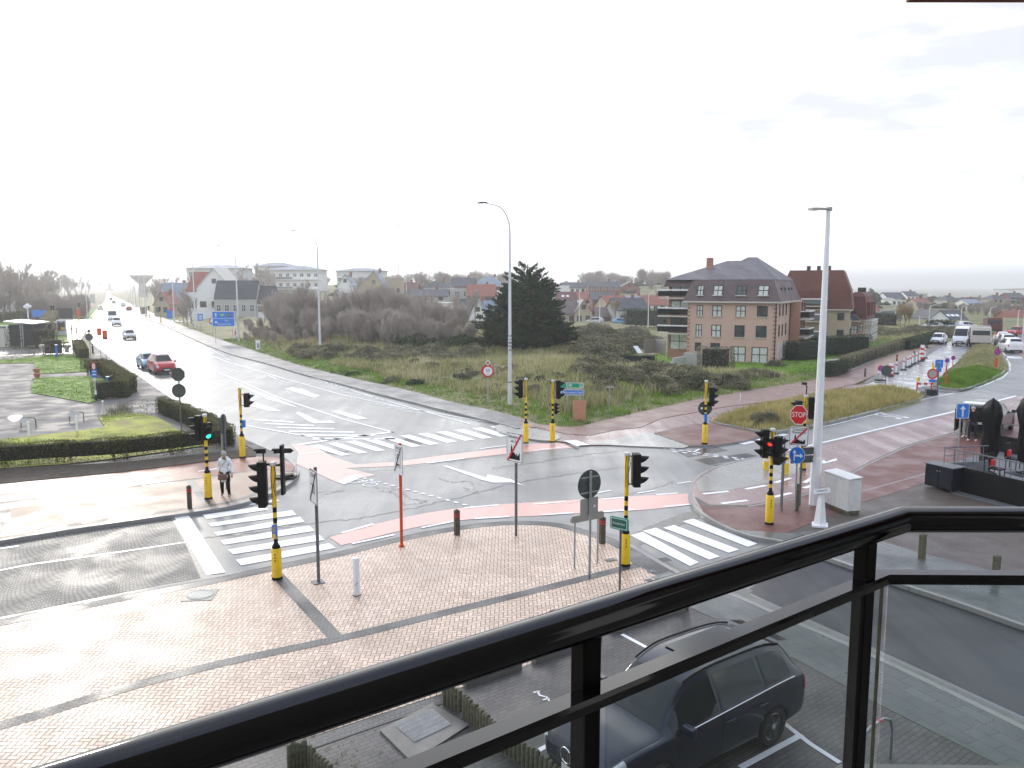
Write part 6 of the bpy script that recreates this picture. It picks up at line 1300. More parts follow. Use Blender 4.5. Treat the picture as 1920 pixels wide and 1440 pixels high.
# bare tree: tapered trunk with limbs and fine twigs
def baretree(seed, h=8.0, levels=5, spread=.55, up=.25, stems=1, r0=.16, kids=(3, 4), twig=.018, first=.25):
    rs = random.Random(seed); segs = []
    def grow(p, d, L, r, lv):
        q = p; n = 3 if lv < levels-1 else 2
        dd = d.copy(); pts = [q.copy()]
        for k in range(n):
            dd = (dd+Vector((rs.uniform(-1, 1), rs.uniform(-1, 1), rs.uniform(-.6, 1)+up))*.16).normalized(); q = q+dd*L/n; pts.append(q.copy())
        segs.append((pts, r, max(r*.55, twig*.5), lv))
        if lv >= levels-1: return
        m = rs.randint(*kids)+(1 if lv == 0 else 0)
        for k in range(m):
            t = rs.uniform(.35 if lv else first+.1, 1.0); i = min(int(t*n), n-1); b_ = pts[i].lerp(pts[i+1], t*n-i)
            ax = Vector((rs.uniform(-1, 1), rs.uniform(-1, 1), rs.uniform(-.4, .6))); nd_ = (dd+ax*spread*1.6).normalized(); nd_.z += up*.6; nd_.normalize()
            grow(b_, nd_, L*rs.uniform(.5, .72), max(r*.5, twig*.6), lv+1)
    for s in range(stems):
        d = Vector((rs.uniform(-1, 1)*.35*(stems > 1), rs.uniform(-1, 1)*.35*(stems > 1), 1)).normalized(); grow(Vector((rs.uniform(-.4, .4)*(stems > 1), rs.uniform(-.4, .4)*(stems > 1), 0)), d, h*.5, r0, 0)
    V = []; Fq = []; T = []
    for pts, ra, rb, lv in segs:
        n = 5 if lv == 0 else 3; d = (pts[-1]-pts[0]).normalized(); a = d.cross(Vector((.3, .8, .1))).normalized(); c = d.cross(a); b0 = len(V)
        for i, p in enumerate(pts):
            r = ra+(rb-ra)*i/(len(pts)-1)
            for k in range(n): t = 2*math.pi*k/n; V.append(tuple(p+(a*math.cos(t)+c*math.sin(t))*r)); T.append(lv/levels)
        for i in range(len(pts)-1):
            for k in range(n): Fq.append((b0+i*n+k, b0+i*n+(k+1) % n, b0+(i+1)*n+(k+1) % n, b0+(i+1)*n+k))
    return np.array(V), np.array(Fq), np.array(T)
def treemesh(name, mat, **k):
    V, Fq, T = baretree(**k); o = npmesh(name, V, Fq, M[mat], None, T); C.objects.unlink(o); return o.data
TA = treemesh('bare_tree', 'twig', seed=3, h=9, levels=5, spread=.6, kids=(4, 5), twig=.05, r0=.2)
TB = treemesh('bare_tree', 'twig', seed=8, h=9, levels=5, spread=.5, up=.45, kids=(4, 5), twig=.05, r0=.2)
TC = treemesh('bare_tree', 'twigtan', seed=12, h=9, levels=5, spread=.38, up=.6, kids=(4, 5), twig=.05, r0=.18)
TH = [treemesh('bare_shrub', 'twig', seed=s, h=4.2, levels=4, spread=.5, up=.5, stems=7, kids=(4, 6), twig=.02, r0=.045, first=.1) for s in (21, 22, 23)]
BS_ = [bushmesh('shrub', 'shrub', 3600, .085, (1, 1, .85), 22, s) for s in (31, 32, 33)]
BE = [bushmesh('evergreen_bush', 'evergreen', 3200, .10, (1, 1, .95), 20, s) for s in (41, 42)]
BF = bushmesh('evergreen_bush', 'evergreen', 1500, .16, (1, 1, .95), 18, 43)
# conifer
rs = np.random.RandomState(5); Pn = []; Dn = []; Tn = []
prof = [(0, 4.2), (1.2, 4.9), (2.6, 5.0), (4.2, 4.3), (5.6, 3.5), (7.0, 3.0), (8.3, 2.2), (9.1, 1.4), (9.8, .3)]
def prof_r(z): return float(np.interp(z, [p[0] for p in prof], [p[1] for p in prof]))
cb = MB(); cb.tube([(0, 0, -.3), (.1, 0, 3), (.2, 0, 6), (.45, 0, 9.3)], [.38, .3, .18, .05], 8)
for k in range(820):
    z = 9.6*(1-math.sqrt(rs.uniform(0, 1)))*.98+.1 if k % 5 else rs.uniform(.1, 3); z = min(z, 9.5); a = rs.uniform(0, 2*math.pi)
    Rr = prof_r(z)*rs.uniform(.74, 1.07)*(1+.12*math.sin(3*a+z*1.3)+.08*math.sin(7*a+2)); cx = .1+.35*z/9.7
    L_ = min(Rr, 2.6*rs.uniform(.7, 1.1)); tip = Vector((cx+Rr*math.cos(a), Rr*math.sin(a), z+.35*rs.uniform(.2, 1.6))); st = tip+(Vector((cx, 0, max(z-.9, .2)))-tip).normalized()*L_
    if k % 3 == 0: cb.tube([(cx, 0, max(z-1.2, .1)), tuple(st), tuple(tip)], [.06, .035, .01], 3, cap=False)
    m = 62; t = rs.uniform(0, 1, m)**.7; dv = np.array(tip-st); pos = np.array(st)+t[:, None]*dv; wd = .52*(1.05-t)+.08; nrm = rs.normal(size=(m, 3)); nrm[:, 2] *= .5
    pos = pos+nrm*wd[:, None]*.55; Pn.append(pos); Dn.append(np.repeat((dv/np.linalg.norm(dv)+np.array([0, 0, .45]))[None], m, 0)+nrm*.4); Tn.append(np.full(m, rs.uniform(0, .75) if rs.uniform() > .06 else 1.0)+rs.uniform(0, .2, m))
P = np.concatenate(Pn); Dd = np.concatenate(Dn); T = np.concatenate(Tn); V, Fq = leafquads(P, None, .2, 0, 2.0, rs, Dd)
gx, gy = 1.3, 88.0; gz = hz(gx, gy)-.4; cr_ = empty('conifer_tree', (gx, gy, gz), 0, 'big dark green conifer with several tips, standing alone in the dune scrub', 'tree')
npmesh('crown', V, Fq, M['conifer'], cr_, np.repeat(T, 4)); cb.build('trunk', M['bark'], cr_)

# hedges: dark inner body plus leaf skin following a base line
def hedge(label, line, h, w, dens=420, leaf=.05, z0=PZ, mat='hedge', core=True, group=None, ragged=.04, open_=0):
    Lp = [Vector(p) for p in line]; r = empty('hedge', (Lp[0].x, Lp[0].y, z0), 0, label, 'hedge', group); o0 = Lp[0]; P = []; Nn = []; cbm = MB()
    rs = np.random.RandomState(len(label))
    for a, c in zip(Lp[:-1], Lp[1:]):
        d = c-a; L_ = d.length; d.normalize(); n = Vector((-d.y, d.x)); mid = (a+c)/2-o0
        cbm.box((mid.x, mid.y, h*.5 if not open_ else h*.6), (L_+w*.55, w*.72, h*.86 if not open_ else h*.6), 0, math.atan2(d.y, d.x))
        for side, ar, nv in ((1, L_*h, n), (-1, L_*h, -n), (0, L_*w, None), (2, w*h, -d), (3, w*h, d)):
            m = int(ar*dens); 
            if m < 1: continue
            s, t = rs.uniform(-w/2, L_+w/2, m), rs.uniform(0, 1, m)
            if open_ and side in (1, -1): t = 1-t**1.35
            if side == 0: off_ = (t-.5)*w; zz_ = np.full(m, h)
            elif side in (2, 3): off_ = (t-.5)*w; zz_ = rs.uniform(0, h, m); s = np.full(m, -w/2 if side == 2 else L_+w/2)
            else: off_ = np.full(m, side*w/2.0); zz_ = t*h
            wob = ragged*np.sin(s*3.1+zz_*2)+rs.normal(0, ragged*.6, m)
            x_ = (a.x-o0.x)+d.x*s+n.x*off_; y_ = (a.y-o0.y)+d.y*s+n.y*off_
            q = np.stack([x_, y_, zz_], 1); nn_ = np.array((0, 0, 1.)) if side == 0 else np.array((nv.x, nv.y, 0.)); q += nn_[None]*wob[:, None]; P.append(q); Nn.append(np.repeat(nn_[None], m, 0))
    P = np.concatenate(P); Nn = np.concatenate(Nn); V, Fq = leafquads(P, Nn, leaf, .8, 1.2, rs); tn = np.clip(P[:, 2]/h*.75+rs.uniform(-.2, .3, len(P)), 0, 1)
    npmesh('foliage', V, Fq, M[mat], r, np.repeat(tn, 4))
    if core: cbm.build('dark_core', M['hedgecore'], r)  # solid near-black box filling the hedge behind its leaves
    return r
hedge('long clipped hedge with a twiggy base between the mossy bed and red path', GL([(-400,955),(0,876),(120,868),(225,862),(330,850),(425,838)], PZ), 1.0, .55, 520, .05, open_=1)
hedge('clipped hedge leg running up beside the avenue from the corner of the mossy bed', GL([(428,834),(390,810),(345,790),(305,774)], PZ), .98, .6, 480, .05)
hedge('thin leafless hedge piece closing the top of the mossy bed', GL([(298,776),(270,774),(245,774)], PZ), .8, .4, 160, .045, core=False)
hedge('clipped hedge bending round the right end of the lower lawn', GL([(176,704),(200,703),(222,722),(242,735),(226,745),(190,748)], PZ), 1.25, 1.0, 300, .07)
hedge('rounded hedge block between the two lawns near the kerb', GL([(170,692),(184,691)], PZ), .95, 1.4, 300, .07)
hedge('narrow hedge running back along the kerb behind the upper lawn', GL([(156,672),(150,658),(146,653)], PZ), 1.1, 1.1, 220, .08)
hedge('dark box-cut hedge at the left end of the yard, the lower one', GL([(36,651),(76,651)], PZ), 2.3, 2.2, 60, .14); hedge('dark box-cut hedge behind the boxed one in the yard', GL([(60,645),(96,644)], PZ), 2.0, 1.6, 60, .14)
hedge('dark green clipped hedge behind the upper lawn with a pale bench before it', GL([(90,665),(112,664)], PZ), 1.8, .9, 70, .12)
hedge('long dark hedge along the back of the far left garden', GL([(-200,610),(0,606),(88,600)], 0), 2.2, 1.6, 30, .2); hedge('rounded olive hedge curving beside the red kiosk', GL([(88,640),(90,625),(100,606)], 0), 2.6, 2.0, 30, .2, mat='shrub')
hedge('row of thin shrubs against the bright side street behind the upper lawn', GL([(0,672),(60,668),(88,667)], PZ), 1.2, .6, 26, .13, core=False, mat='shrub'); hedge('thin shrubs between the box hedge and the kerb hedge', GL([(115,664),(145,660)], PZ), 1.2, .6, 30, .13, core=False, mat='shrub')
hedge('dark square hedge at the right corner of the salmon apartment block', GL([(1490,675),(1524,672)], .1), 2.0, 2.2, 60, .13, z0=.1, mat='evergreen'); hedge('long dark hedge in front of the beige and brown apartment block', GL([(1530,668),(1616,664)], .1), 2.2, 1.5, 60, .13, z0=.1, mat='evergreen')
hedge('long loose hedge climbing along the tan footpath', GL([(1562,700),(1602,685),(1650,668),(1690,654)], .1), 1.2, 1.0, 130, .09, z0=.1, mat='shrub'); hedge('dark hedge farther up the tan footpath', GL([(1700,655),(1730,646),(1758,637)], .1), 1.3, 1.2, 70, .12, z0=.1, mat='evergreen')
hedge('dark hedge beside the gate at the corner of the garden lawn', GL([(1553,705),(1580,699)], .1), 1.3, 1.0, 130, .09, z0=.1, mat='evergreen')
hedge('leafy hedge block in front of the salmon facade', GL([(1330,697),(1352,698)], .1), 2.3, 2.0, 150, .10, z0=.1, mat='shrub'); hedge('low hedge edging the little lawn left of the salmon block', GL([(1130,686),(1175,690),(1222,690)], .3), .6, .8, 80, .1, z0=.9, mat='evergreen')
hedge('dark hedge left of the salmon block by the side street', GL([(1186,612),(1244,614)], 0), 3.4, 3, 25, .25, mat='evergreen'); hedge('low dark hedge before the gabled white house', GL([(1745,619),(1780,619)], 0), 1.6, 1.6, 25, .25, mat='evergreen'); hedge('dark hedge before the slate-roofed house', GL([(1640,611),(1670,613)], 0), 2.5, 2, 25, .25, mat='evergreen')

# bushes in the dunes
def put(u, v, me, nm, s, label, cat, group, dz=-.1, D_=None, sz=1.0):
    if D_ is None: x, y, z = GT(u, v)
    else: y = D_; z = float(hz(XD(u, y, 0), y)); x = XD(u, y, z); z = hz(x, y)
    return inst(nm, me, (x, y, z+dz), (s, s*R.uniform(.85, 1.15), s*sz*R.uniform(.85, 1.1)), R.uniform(0, 6.28), label, cat, group)
GS = 'grey-green scrub bushes on the dune'
for (u, v, s) in ((1245,712,2.0),(1268,720,2.1),(1292,725,2.0),(1320,722,1.8),(1345,716,1.7),(1220,704,2.2),(1198,700,1.8),(1380,728,1.3),(1372,719,1.6),(1175,712,2.0),(1150,705,1.9),(1128,716,1.6),(1265,704,2.0),(1300,708,1.8),(1232,728,1.7),(1255,738,1.4),(1205,722,1.6),(1140,730,1.3),(1090,700,1.8),(1110,690,2.0),(1140,688,2.2),(1170,684,2.4),(1100,672,2.3),(1128,664,2.4),(1155,668,2.2),(1075,668,1.8),(1120,735,1.1),(1395,708,1.2),(1415,704,1.1),(1440,705,1.1),(1330,735,1.0)):
    put(u, v, R.choice(BS_), 'shrub', s, 'dark grey-green bush in the scrub between the conifer and the salmon apartment block', 'bush', GS, sz=.85)
for k in range(46):
    u = R.uniform(560, 900); v = R.uniform(655, 672)-(u-560)*-.02; put(u, v, R.choice(BS_), 'shrub', R.uniform(1.0, 2.1), 'grey-green bush on the scrub bank left of the conifer', 'bush', GS, sz=.75)
for (u, v, s) in ((582,672,1.9),(570,668,1.6),(560,664,1.4),(610,664,2.0),(630,662,1.9)): put(u, v, BS_[0], 'shrub', s, 'brownish bush at the foot of the second curved street lamp', 'bush', GS)
for k in range(42):
    u = R.uniform(1075, 1215); v = R.uniform(618, 665); put(u, v, R.choice(BS_), 'shrub', R.uniform(1.6, 3.2), 'grey bush in the scrub field behind the conifer', 'bush', GS, sz=.65)
for k in range(14): put(R.uniform(740, 905), R.uniform(640, 655), R.choice(BE), 'evergreen_bush', R.uniform(1.4, 2.4), 'greener bush at the foot of the bare thicket', 'bush', GS, sz=.8)
for k in range(40): put(R.uniform(1640, 1800), R.uniform(618, 634), R.choice(BS_), 'shrub', R.uniform(1.2, 2.3), 'brown bush in the rough ground beyond the red-roofed block', 'bush', GS, sz=.8)
for (u, v, s) in ((1595,651,1.9),(1604,652,1.5)): put(u, v, BE[0], 'evergreen_bush', s, 'round dark bush at the corner of the beige and brown block', 'bush', 'bushes at the block corner')
put(1455, 690, BS_[1], 'shrub', 1.2, 'brown bush at the right corner of the salmon facade', 'bush', None); put(1200, 660, BE[1], 'evergreen_bush', .01, 'x', 'bush', None)
bpy.data.objects.remove(C.objects[-1])
for u, v, s in ((1425,792,.75),(1440,790,.8)):
    x, y = G(u, v, .3); inst('shrub', BS_[2], (x, y, .3), s, u, 'brownish weed bush at the top edge of the yellow grass island', 'bush', 'weed bushes on the island')
for k in range(60):
    u = R.uniform(620, 1080); v = R.uniform(672, 715)+(u-620)*.05; put(u, v, R.choice(BS_+[BE[0]]), 'shrub', R.uniform(.45, 1.0), 'small low bush among the dune grass in front of the conifer', 'bush', 'small bushes in the dune grass', sz=.7)
# winter thicket
GT_ = 'bare shrubs of the winter thicket'
for k in range(165):
    u = R.uniform(515, 890); 
    if u > 860 and R.random() < .6: continue
    v = R.uniform(618, 652) if u > 600 else R.uniform(612, 640); sc = R.uniform(.75, 1.25)*(1.25 if v < 630 else .75)*(1.0 if u < 800 else .75)
    put(u, v, R.choice(TH), 'bare_shrub', sc*1.15, 'leafless purplish shrub in the winter thicket left of the conifer', 'shrub', GT_)
for k in range(60): put(R.uniform(460, 600), R.uniform(608, 646), R.choice(TH), 'bare_shrub', R.uniform(.35, .6), 'low dark leafless shrub behind the direction board and lamp', 'shrub', GT_)
for k in range(26):
    u = R.uniform(375, 900); put(u, R.uniform(596, 606), R.choice((TA, TB)), 'bare_tree', R.uniform(.55, .85), 'leafless tree in front of the houses behind the winter thicket', 'tree', 'bare trees behind the winter thicket')
for u, v, s in ((352,612,.7),(360,608,.8),(345,606,.6),(420,596,1.0),(440,596,1.05),(470,597,1.0),(405,598,.9)): put(u, v, TB, 'bare_tree', s, 'leafless tree before the white gabled house and dark building', 'tree', 'bare trees before the white gabled house')
put(1155, 609, TC, 'bare_tree', .75, 'orange-brown autumn tree between the beige house and the dark house', 'tree', None)
for u, s in ((1688, .55), (1695, .72), (1702, .6)): put(u, 622, TC, 'bare_tree', s, 'tall tan leafless poplar rising from the brown scrub', 'tree', 'tan poplars')
# avenue woods
for k in range(105):
    D_ = 170*math.exp(R.uniform(0, 1.5)); side = -1
    x = -.502*D_-17*1.0-R.uniform(0, 60)*(D_/260); inst('bare_tree', R.choice((TA, TB, TB)), (x, D_, hz(x, D_)-.2), (1.25+.6*R.random())*(1.0 if D_ > 230 else .7), R.uniform(0, 6), 'leafless tree in the woodland along the left of the avenue', 'tree', 'woodland left of the avenue')
for u, v, s in ((47,600,1.35),(22,603,1.3),(-10,606,1.2),(80,598,.7)): put(u, v, TA, 'bare_tree', s, 'tall leafless tree with spreading limbs at the far left edge', 'tree', 'tall trees at the left edge')
for k in range(80):
    u = R.uniform(-20, 165); put(u, R.uniform(590, 602)-u*.03, R.choice(TH), 'bare_shrub', R.uniform(.9, 1.5), 'leafless shrub at the foot of the left woodland', 'shrub', 'shrubs under the left woodland')
for k in range(75):
    D_ = 235*math.exp(R.uniform(0, 1.35)); x = -.502*D_+16*1.1+R.uniform(0, 55)*(D_/300)
    if (x/D_) > -.40 and D_ < 300: continue
    inst('bare_tree', R.choice((TA, TB)), (x, D_, hz(x, D_)-.2), .8+.5*R.random(), R.uniform(0, 6), 'leafless tree along the right of the far avenue', 'tree', 'trees right of the avenue')
# skyline and hill planting
for k in range(75):
    u = R.choice((R.uniform(430, 760), R.uniform(760, 960), R.uniform(1080, 1260))); D_ = R.uniform(330, 520); put(u, 0, R.choice(TH), 'bare_tree', R.uniform(2.0, 3.4), 'distant leafless tree on the skyline behind the houses', 'tree', 'bare trees on the skyline', D_=D_, sz=.55)
for k in range(95):
    u = R.uniform(620, 1250); D_ = R.uniform(215, 470); put(u, 0, BF, 'evergreen_bush', R.uniform(2.0, 4.2), 'dark bush among the distant houses', 'bush', 'bushes among the distant houses', D_=D_, sz=.7)
for k in range(190):
    u = R.uniform(1600, 1960); D_ = R.uniform(270, 400); put(u, 0, R.choice((BF, BF, BS_[0])), 'evergreen_bush', R.uniform(1.5, 2.7), 'bush on the wooded dune hill at the right', 'bush', 'bushes on the right-hand dune hill', D_=D_, sz=.75)
for k in range(40):
    u = R.uniform(1820, 1960); put(u, 0, R.choice(TH), 'bare_shrub', R.uniform(.5, .85), 'leafless shrub behind the junction at the right edge', 'shrub', 'bare shrubs at the right edge', D_=R.uniform(225, 270))
for k in range(26): put(R.uniform(1690, 1880), 0, R.choice(TH), 'bare_shrub', R.uniform(.55, .9), 'leafless shrub round the gabled white house', 'shrub', 'bare shrubs round the gabled white house', D_=R.uniform(215, 260))
for u, s in ((1630, 4.4), (1636, 3.6)): put(u, 0, BF, 'evergreen_bush', s, 'round dark pine left of the white modern house', 'tree', 'round pines', D_=330, sz=1.5)

# the deeper part of the wood, which reads as one mass
VV = []; FF = []; TT = []; nb = 0
srcs = [(np.array([v.co for v in m_.vertices]), np.array([tuple(p.vertices) for p in m_.polygons])) for m_ in (TA, TB, TH[0], TH[1])]
for k in range(150):
    v_, f_ = srcs[k % 4]; D_ = 200*math.exp(R.uniform(0, 1.5)); x = -.502*D_-22-R.uniform(5, 75)*(D_/240); s = R.uniform(1.2, 1.9)*(1.5 if k % 4 > 1 else 1)*(1.0 if D_ > 230 else .75); a = R.uniform(0, 6.28); c_, s_ = math.cos(a), math.sin(a)
    w_ = np.stack([(v_[:, 0]*c_-v_[:, 1]*s_)*s+x, (v_[:, 0]*s_+v_[:, 1]*c_)*s+D_, v_[:, 2]*s+hz(x, D_)-.2], 1); VV.append(w_); FF.append(f_+nb); TT.append(np.full(len(w_), R.random())); nb += len(w_)
tag(npmesh('far_woodland', np.concatenate(VV), np.concatenate(FF), M['twig'], None, np.concatenate(TT)), kind='stuff')
# ---- grasses (countless) ----
def blades(name, poly, n, h, w, mat, per=8, spread=.14, zoff=0.0, edge=None, lean=.35, clumpy=0.0, seed=1, filt=None):
    rs = np.random.RandomState(seed); poly = np.array(poly); lo, hi = poly.min(0), poly.max(0); X = []; Y = []; got = 0
    while got < n:
        x = rs.uniform(lo[0], hi[0], n*2); y = rs.uniform(lo[1], hi[1], n*2); k = inside(x, y, [tuple(p) for p in poly])
        if edge is not None: d = pdist(x, y, [tuple(p) for p in poly]); k &= (d < edge)
        if clumpy: k &= (wav(x, y, 2.1)+rs.uniform(-.6, .6, n*2) > clumpy-.6)
        if filt is not None: k &= filt(x, y)
        X.append(x[k]); Y.append(y[k]); got += int(k.sum())
        if k.sum() == 0: break
    x = np.concatenate(X)[:n]; y = np.concatenate(Y)[:n]; n = len(x)
    tn = rs.uniform(0, 1, n); hs = h*rs.uniform(.55, 1.3, n)*(1+.3*wav(x, y, 4))
    x = np.repeat(x, per)+rs.normal(0, spread, n*per); y = np.repeat(y, per)+rs.normal(0, spread, n*per); m = n*per; z = hgt(x, y)+zoff-.02
    hs = np.repeat(hs, per)*rs.uniform(.5, 1.2, m); a = rs.uniform(0, 6.283, m); dx, dy = np.cos(a), np.sin(a); ln = rs.uniform(0, lean*2, m)*hs; b_ = rs.uniform(0, 6.283, m)
    B = np.stack([x, y, z], 1); T = B+np.stack([np.cos(b_)*ln, np.sin(b_)*ln, hs], 1); s = np.stack([dx, dy, 0*dx], 1)*w*.5
    Mi = B*.5+T*.5+np.stack([0*x, 0*x, hs*.08], 1)
    V = np.stack([B-s, B+s, Mi+s*.7, T, Mi-s*.7], 1).reshape(-1, 3); idx_ = np.arange(m)[:, None]*5
    Fq = np.concatenate([idx_+np.array([[0, 1, 2, 4]]), ], 0); F3 = idx_+np.array([[4, 2, 3, 3]])
    V4 = V; me_t = np.repeat(np.repeat(tn, per)*.8+rs.uniform(0, .2, m), 5)
    # quads for the lower half, slim quads for the tips
    Tt = T+s*.08; V = np.stack([B-s, B+s, Mi+s*.7, Mi-s*.7, T, Tt], 1).reshape(-1, 3); i6 = np.arange(m)[:, None]*6
    Fq = np.concatenate([i6+np.array([[0, 1, 2, 3]]), i6+np.array([[3, 2, 5, 4]])], 0)
    o = npmesh(name, V, Fq, M[mat], None, np.repeat(np.repeat(tn, per)*.8+rs.uniform(0, .2, m), 6)); return tag(o, kind='stuff')
fr = lambda x, y: (y < 112)
blades('dune_grass', DUNE, 17000, .6, .045, 'marram', 8, .2, filt=lambda x, y: (y < 118) & (pdist(x, y, DUNE) > 2.5), clumpy=.35, seed=2)
blades('verge_grass', DUNE, 12000, .2, .04, 'grassgreen', 8, .16, filt=lambda x, y: (y < 120) & (pdist(x, y, DUNE) < 7.5+2.5*wav(x, y, 5)), seed=3)
blades('island_grass', ISLE, 4200, .42, .035, 'yellowgrass', 8, .12, seed=4)
blades('mound_grass', MOUND, 5200, .36, .05, 'marram', 8, .2, seed=5, filt=lambda x, y: y > 75)
blades('mound_grass', MOUND, 2600, .26, .045, 'grassgreen', 8, .2, seed=6, filt=lambda x, y: (y < 82))
blades('field_grass', GL([(1640,640),(1620,618),(1700,608),(1850,608),(1835,622),(1790,628)]), 2500, .5, .09, 'marram', 8, .5, zoff=.1, seed=7)
blades('bed_moss', MOSS, 3800, .07, .02, 'grassgreen', 6, .1, zoff=PZ+.14, seed=8, lean=.8, clumpy=.55)
blades('lawn_grass', LAWN2, 1500, .09, .03, 'grassgreen', 7, .15, zoff=PZ+.14, seed=14, lean=.6); blades('lawn_grass', LAWN1, 1800, .09, .04, 'grassgreen', 7, .2, zoff=PZ+.14, seed=15, lean=.6); blades('lawn_grass', LAWNB, 3000, .1, .06, 'grassgreen', 7, .4, zoff=.19, seed=16, lean=.6)
blades('verge_weeds', GL([(230,764),(250,770),(245,778),(205,780),(205,772)], PZ), 60, .5, .02, 'shrub', 6, .1, zoff=PZ+.1, seed=9)
blades('promenade_weeds', GL([(500,1400),(900,1300),(1000,1420),(560,1500)], PZ), 60, .06, .012, 'grassgreen', 6, .03, zoff=PZ+.09, seed=10, clumpy=.9)
# ---------- buildings ----------
def facem(side, W, Dp):
    if side == 'f': return Matrix.Identity(4)
    if side == 'r': return Matrix(((0,-1,0,W),(1,0,0,0),(0,0,1,0),(0,0,0,1)))
    return Matrix(((0,1,0,0),(-1,0,0,Dp),(0,0,1,0),(0,0,0,1)))
def window(root, side, W, Dp, s, z, w, h, frame='frame', pane='pane', leaves=2, sill=True, out=.0, tilt=0):
    b = MB(); b.M = facem(side, W, Dp)@Matrix.Translation((s, -out, z))@Matrix.Rotation(tilt, 4, 'X')
    f = .07; b.box((0, -.02, h/2), (w, .06, f), 0); b.box((0, -.02, h-f/2), (w, .06, f), 0)
    for k in range(leaves+1): b.box((-w/2+f/2+(w-f)*k/leaves, -.02, h/2), (f, .06, h-.001), 0)
    b.box((0, 0.005, h/2), (w-.01, .03, h-.01), 1)
    if sill: b.box((0, -.06, -.05), (w+.16, .16, .07), 2)
    return b.build('window', [M[frame], M[pane], M['stone']], root)
def hiproof(b, x0, x1, y0, y1, z0, z1, rx0, rx1, ry, mi=0, over=0):
    b.add([(x0-over, y0-over, z0), (x1+over, y0-over, z0), (x1+over, y1+over, z0), (x0-over, y1+over, z0), (rx0, ry, z1), (rx1, ry, z1)], [(0, 1, 5, 4), (1, 2, 5), (2, 3, 4, 5), (3, 0, 4), (3, 2, 1, 0)], mi)
def frustum(b, x0, x1, y0, y1, z0, z1, ins, mi=0, mt=None):
    b.add([(x0, y0, z0), (x1, y0, z0), (x1, y1, z0), (x0, y1, z0), (x0+ins, y0+ins, z1), (x1-ins, y0+ins, z1), (x1-ins, y1-ins, z1), (x0+ins, y1-ins, z1)], [(0, 1, 5, 4), (1, 2, 6, 5), (2, 3, 7, 6), (3, 0, 4, 7), (3, 2, 1, 0), (4, 5, 6, 7)], mi)
def balcony(root, side, W, Dp, s, z, w, d, front='black', gap=True):
    b = MB(); b.M = facem(side, W, Dp)@Matrix.Translation((s, 0, z)); b.box((0, -d/2, -.07), (w, d, .14), 1); b.box((0, -d+.02, .45), (w, .04, .55 if gap else .9), 0)
    b.box((-w/2+.02, -d/2, .45), (.04, d-.06, .55), 0); b.box((w/2-.02, -d/2, .45), (.04, d-.06, .55), 0); b.box((0, -d+.02, .84), (w+.05, .09, .13), 2); b.box((-w/2, -d/2, .84), (.08, d-.1, .1), 2); b.box((w/2, -d/2, .84), (.08, d-.1, .1), 2)
    return b.build('balcony', [M[front], M['stone'], M['wht']], root)
# 1. the salmon block
yB = G(1452, 683)[1]; Bp = Vector(G(1452, 683)); Ap = Vector((XD(1287, yB+4.4), yB+4.4)); ex = (Bp-Ap); W = ex.length; ang = math.atan2(ex.y, ex.x); Dp = 12.5
r = empty('apartment_building', (Ap.x, Ap.y, .05), ang, 'salmon brick apartment block with a purple-brown mansard roof, nearest of the three blocks', 'building')
def zb(v): return ZT(yB, v)-.05
he = zb(568); hm = zb(524); fl = he/3
b = MB(); b.box((W/2, Dp/2, he/2-.2), (W, Dp, he+.4)); b.build('wall', M['salmon'], r)
b = MB(); b.box((-1.3, Dp/2+.6, hm/2-.3), (2.6, Dp-1.6, hm+.2)); b.build('recessed_wing', M['salmon2'], r)
b = MB(); b.box((W+.55, Dp-2.5, he/2), (1.1, 4.0, he)); b.build('side_wing', M['salmon2'], r)
for k in range(14): 
    pass
b = MB()
for k in range(int(he/.42)):
    for x_, s_ in ((.16, 'f'), (W-.16, 'f')): b.box((x_, -.02, .2+.42*k), (.34 if k % 2 else .24, .05, .2))
    b.box((W+.02, .14, .2+.42*k), (.05, .24 if k % 2 else .34, .2))
b.build('corner_quoins', M['salmon2'], r)
b = MB(); frustum(b, -.45, W+.4, -.4, Dp+.4, he+.12, hm, .85); b.build('mansard', M['mansard'], r)
b = MB(); frustum(b, -3.0, .6, .8, Dp, hm-.75, hm, .25); b.build('wing_roof_edge', M['mansard'], r)
zr = zb(484); b = MB(); hiproof(b, -2.8, W-.4, .42, Dp-.4, hm+.01, zr, 2.6, W-4.2, Dp/2); hiproof(b, W-7.5, W-.42, .45, Dp-.45, hm+.02, zr+.35, W-4.4, W-3.4, Dp/2-.2); b.build('roof', M['slate'], r)
b = MB(); b.box((W/2, -.42, he+.04), (W+.9, .16, .16)); b.box((W+.42, Dp/2, he+.04), (.16, Dp+.8, .16)); b.build('gutter', M['stone'], r)
b = MB(); b.box((1.2, Dp/2-2.2, hm+1.5), (.65, .5, 1.9)); b.build('chimney', M['salmon2'], r)
b = MB(); b.tube([(W-.03, -.09, .1), (W-.03, -.09, he)], .06, 6); b.tube([(W+.09, Dp-4.7, .1), (W+.09, Dp-4.7, he)], .05, 6); b.build('downpipe', M['frame'], r)
cols = [1310, 1342.5, 1385.5, 1424]; px0 = 1287; wmet = W/(1452-1287)
xs_ = [(c-px0)*wmet*(1.0+.02) for c in cols]; ws_ = [.65, 1.0, 1.02, 1.08]
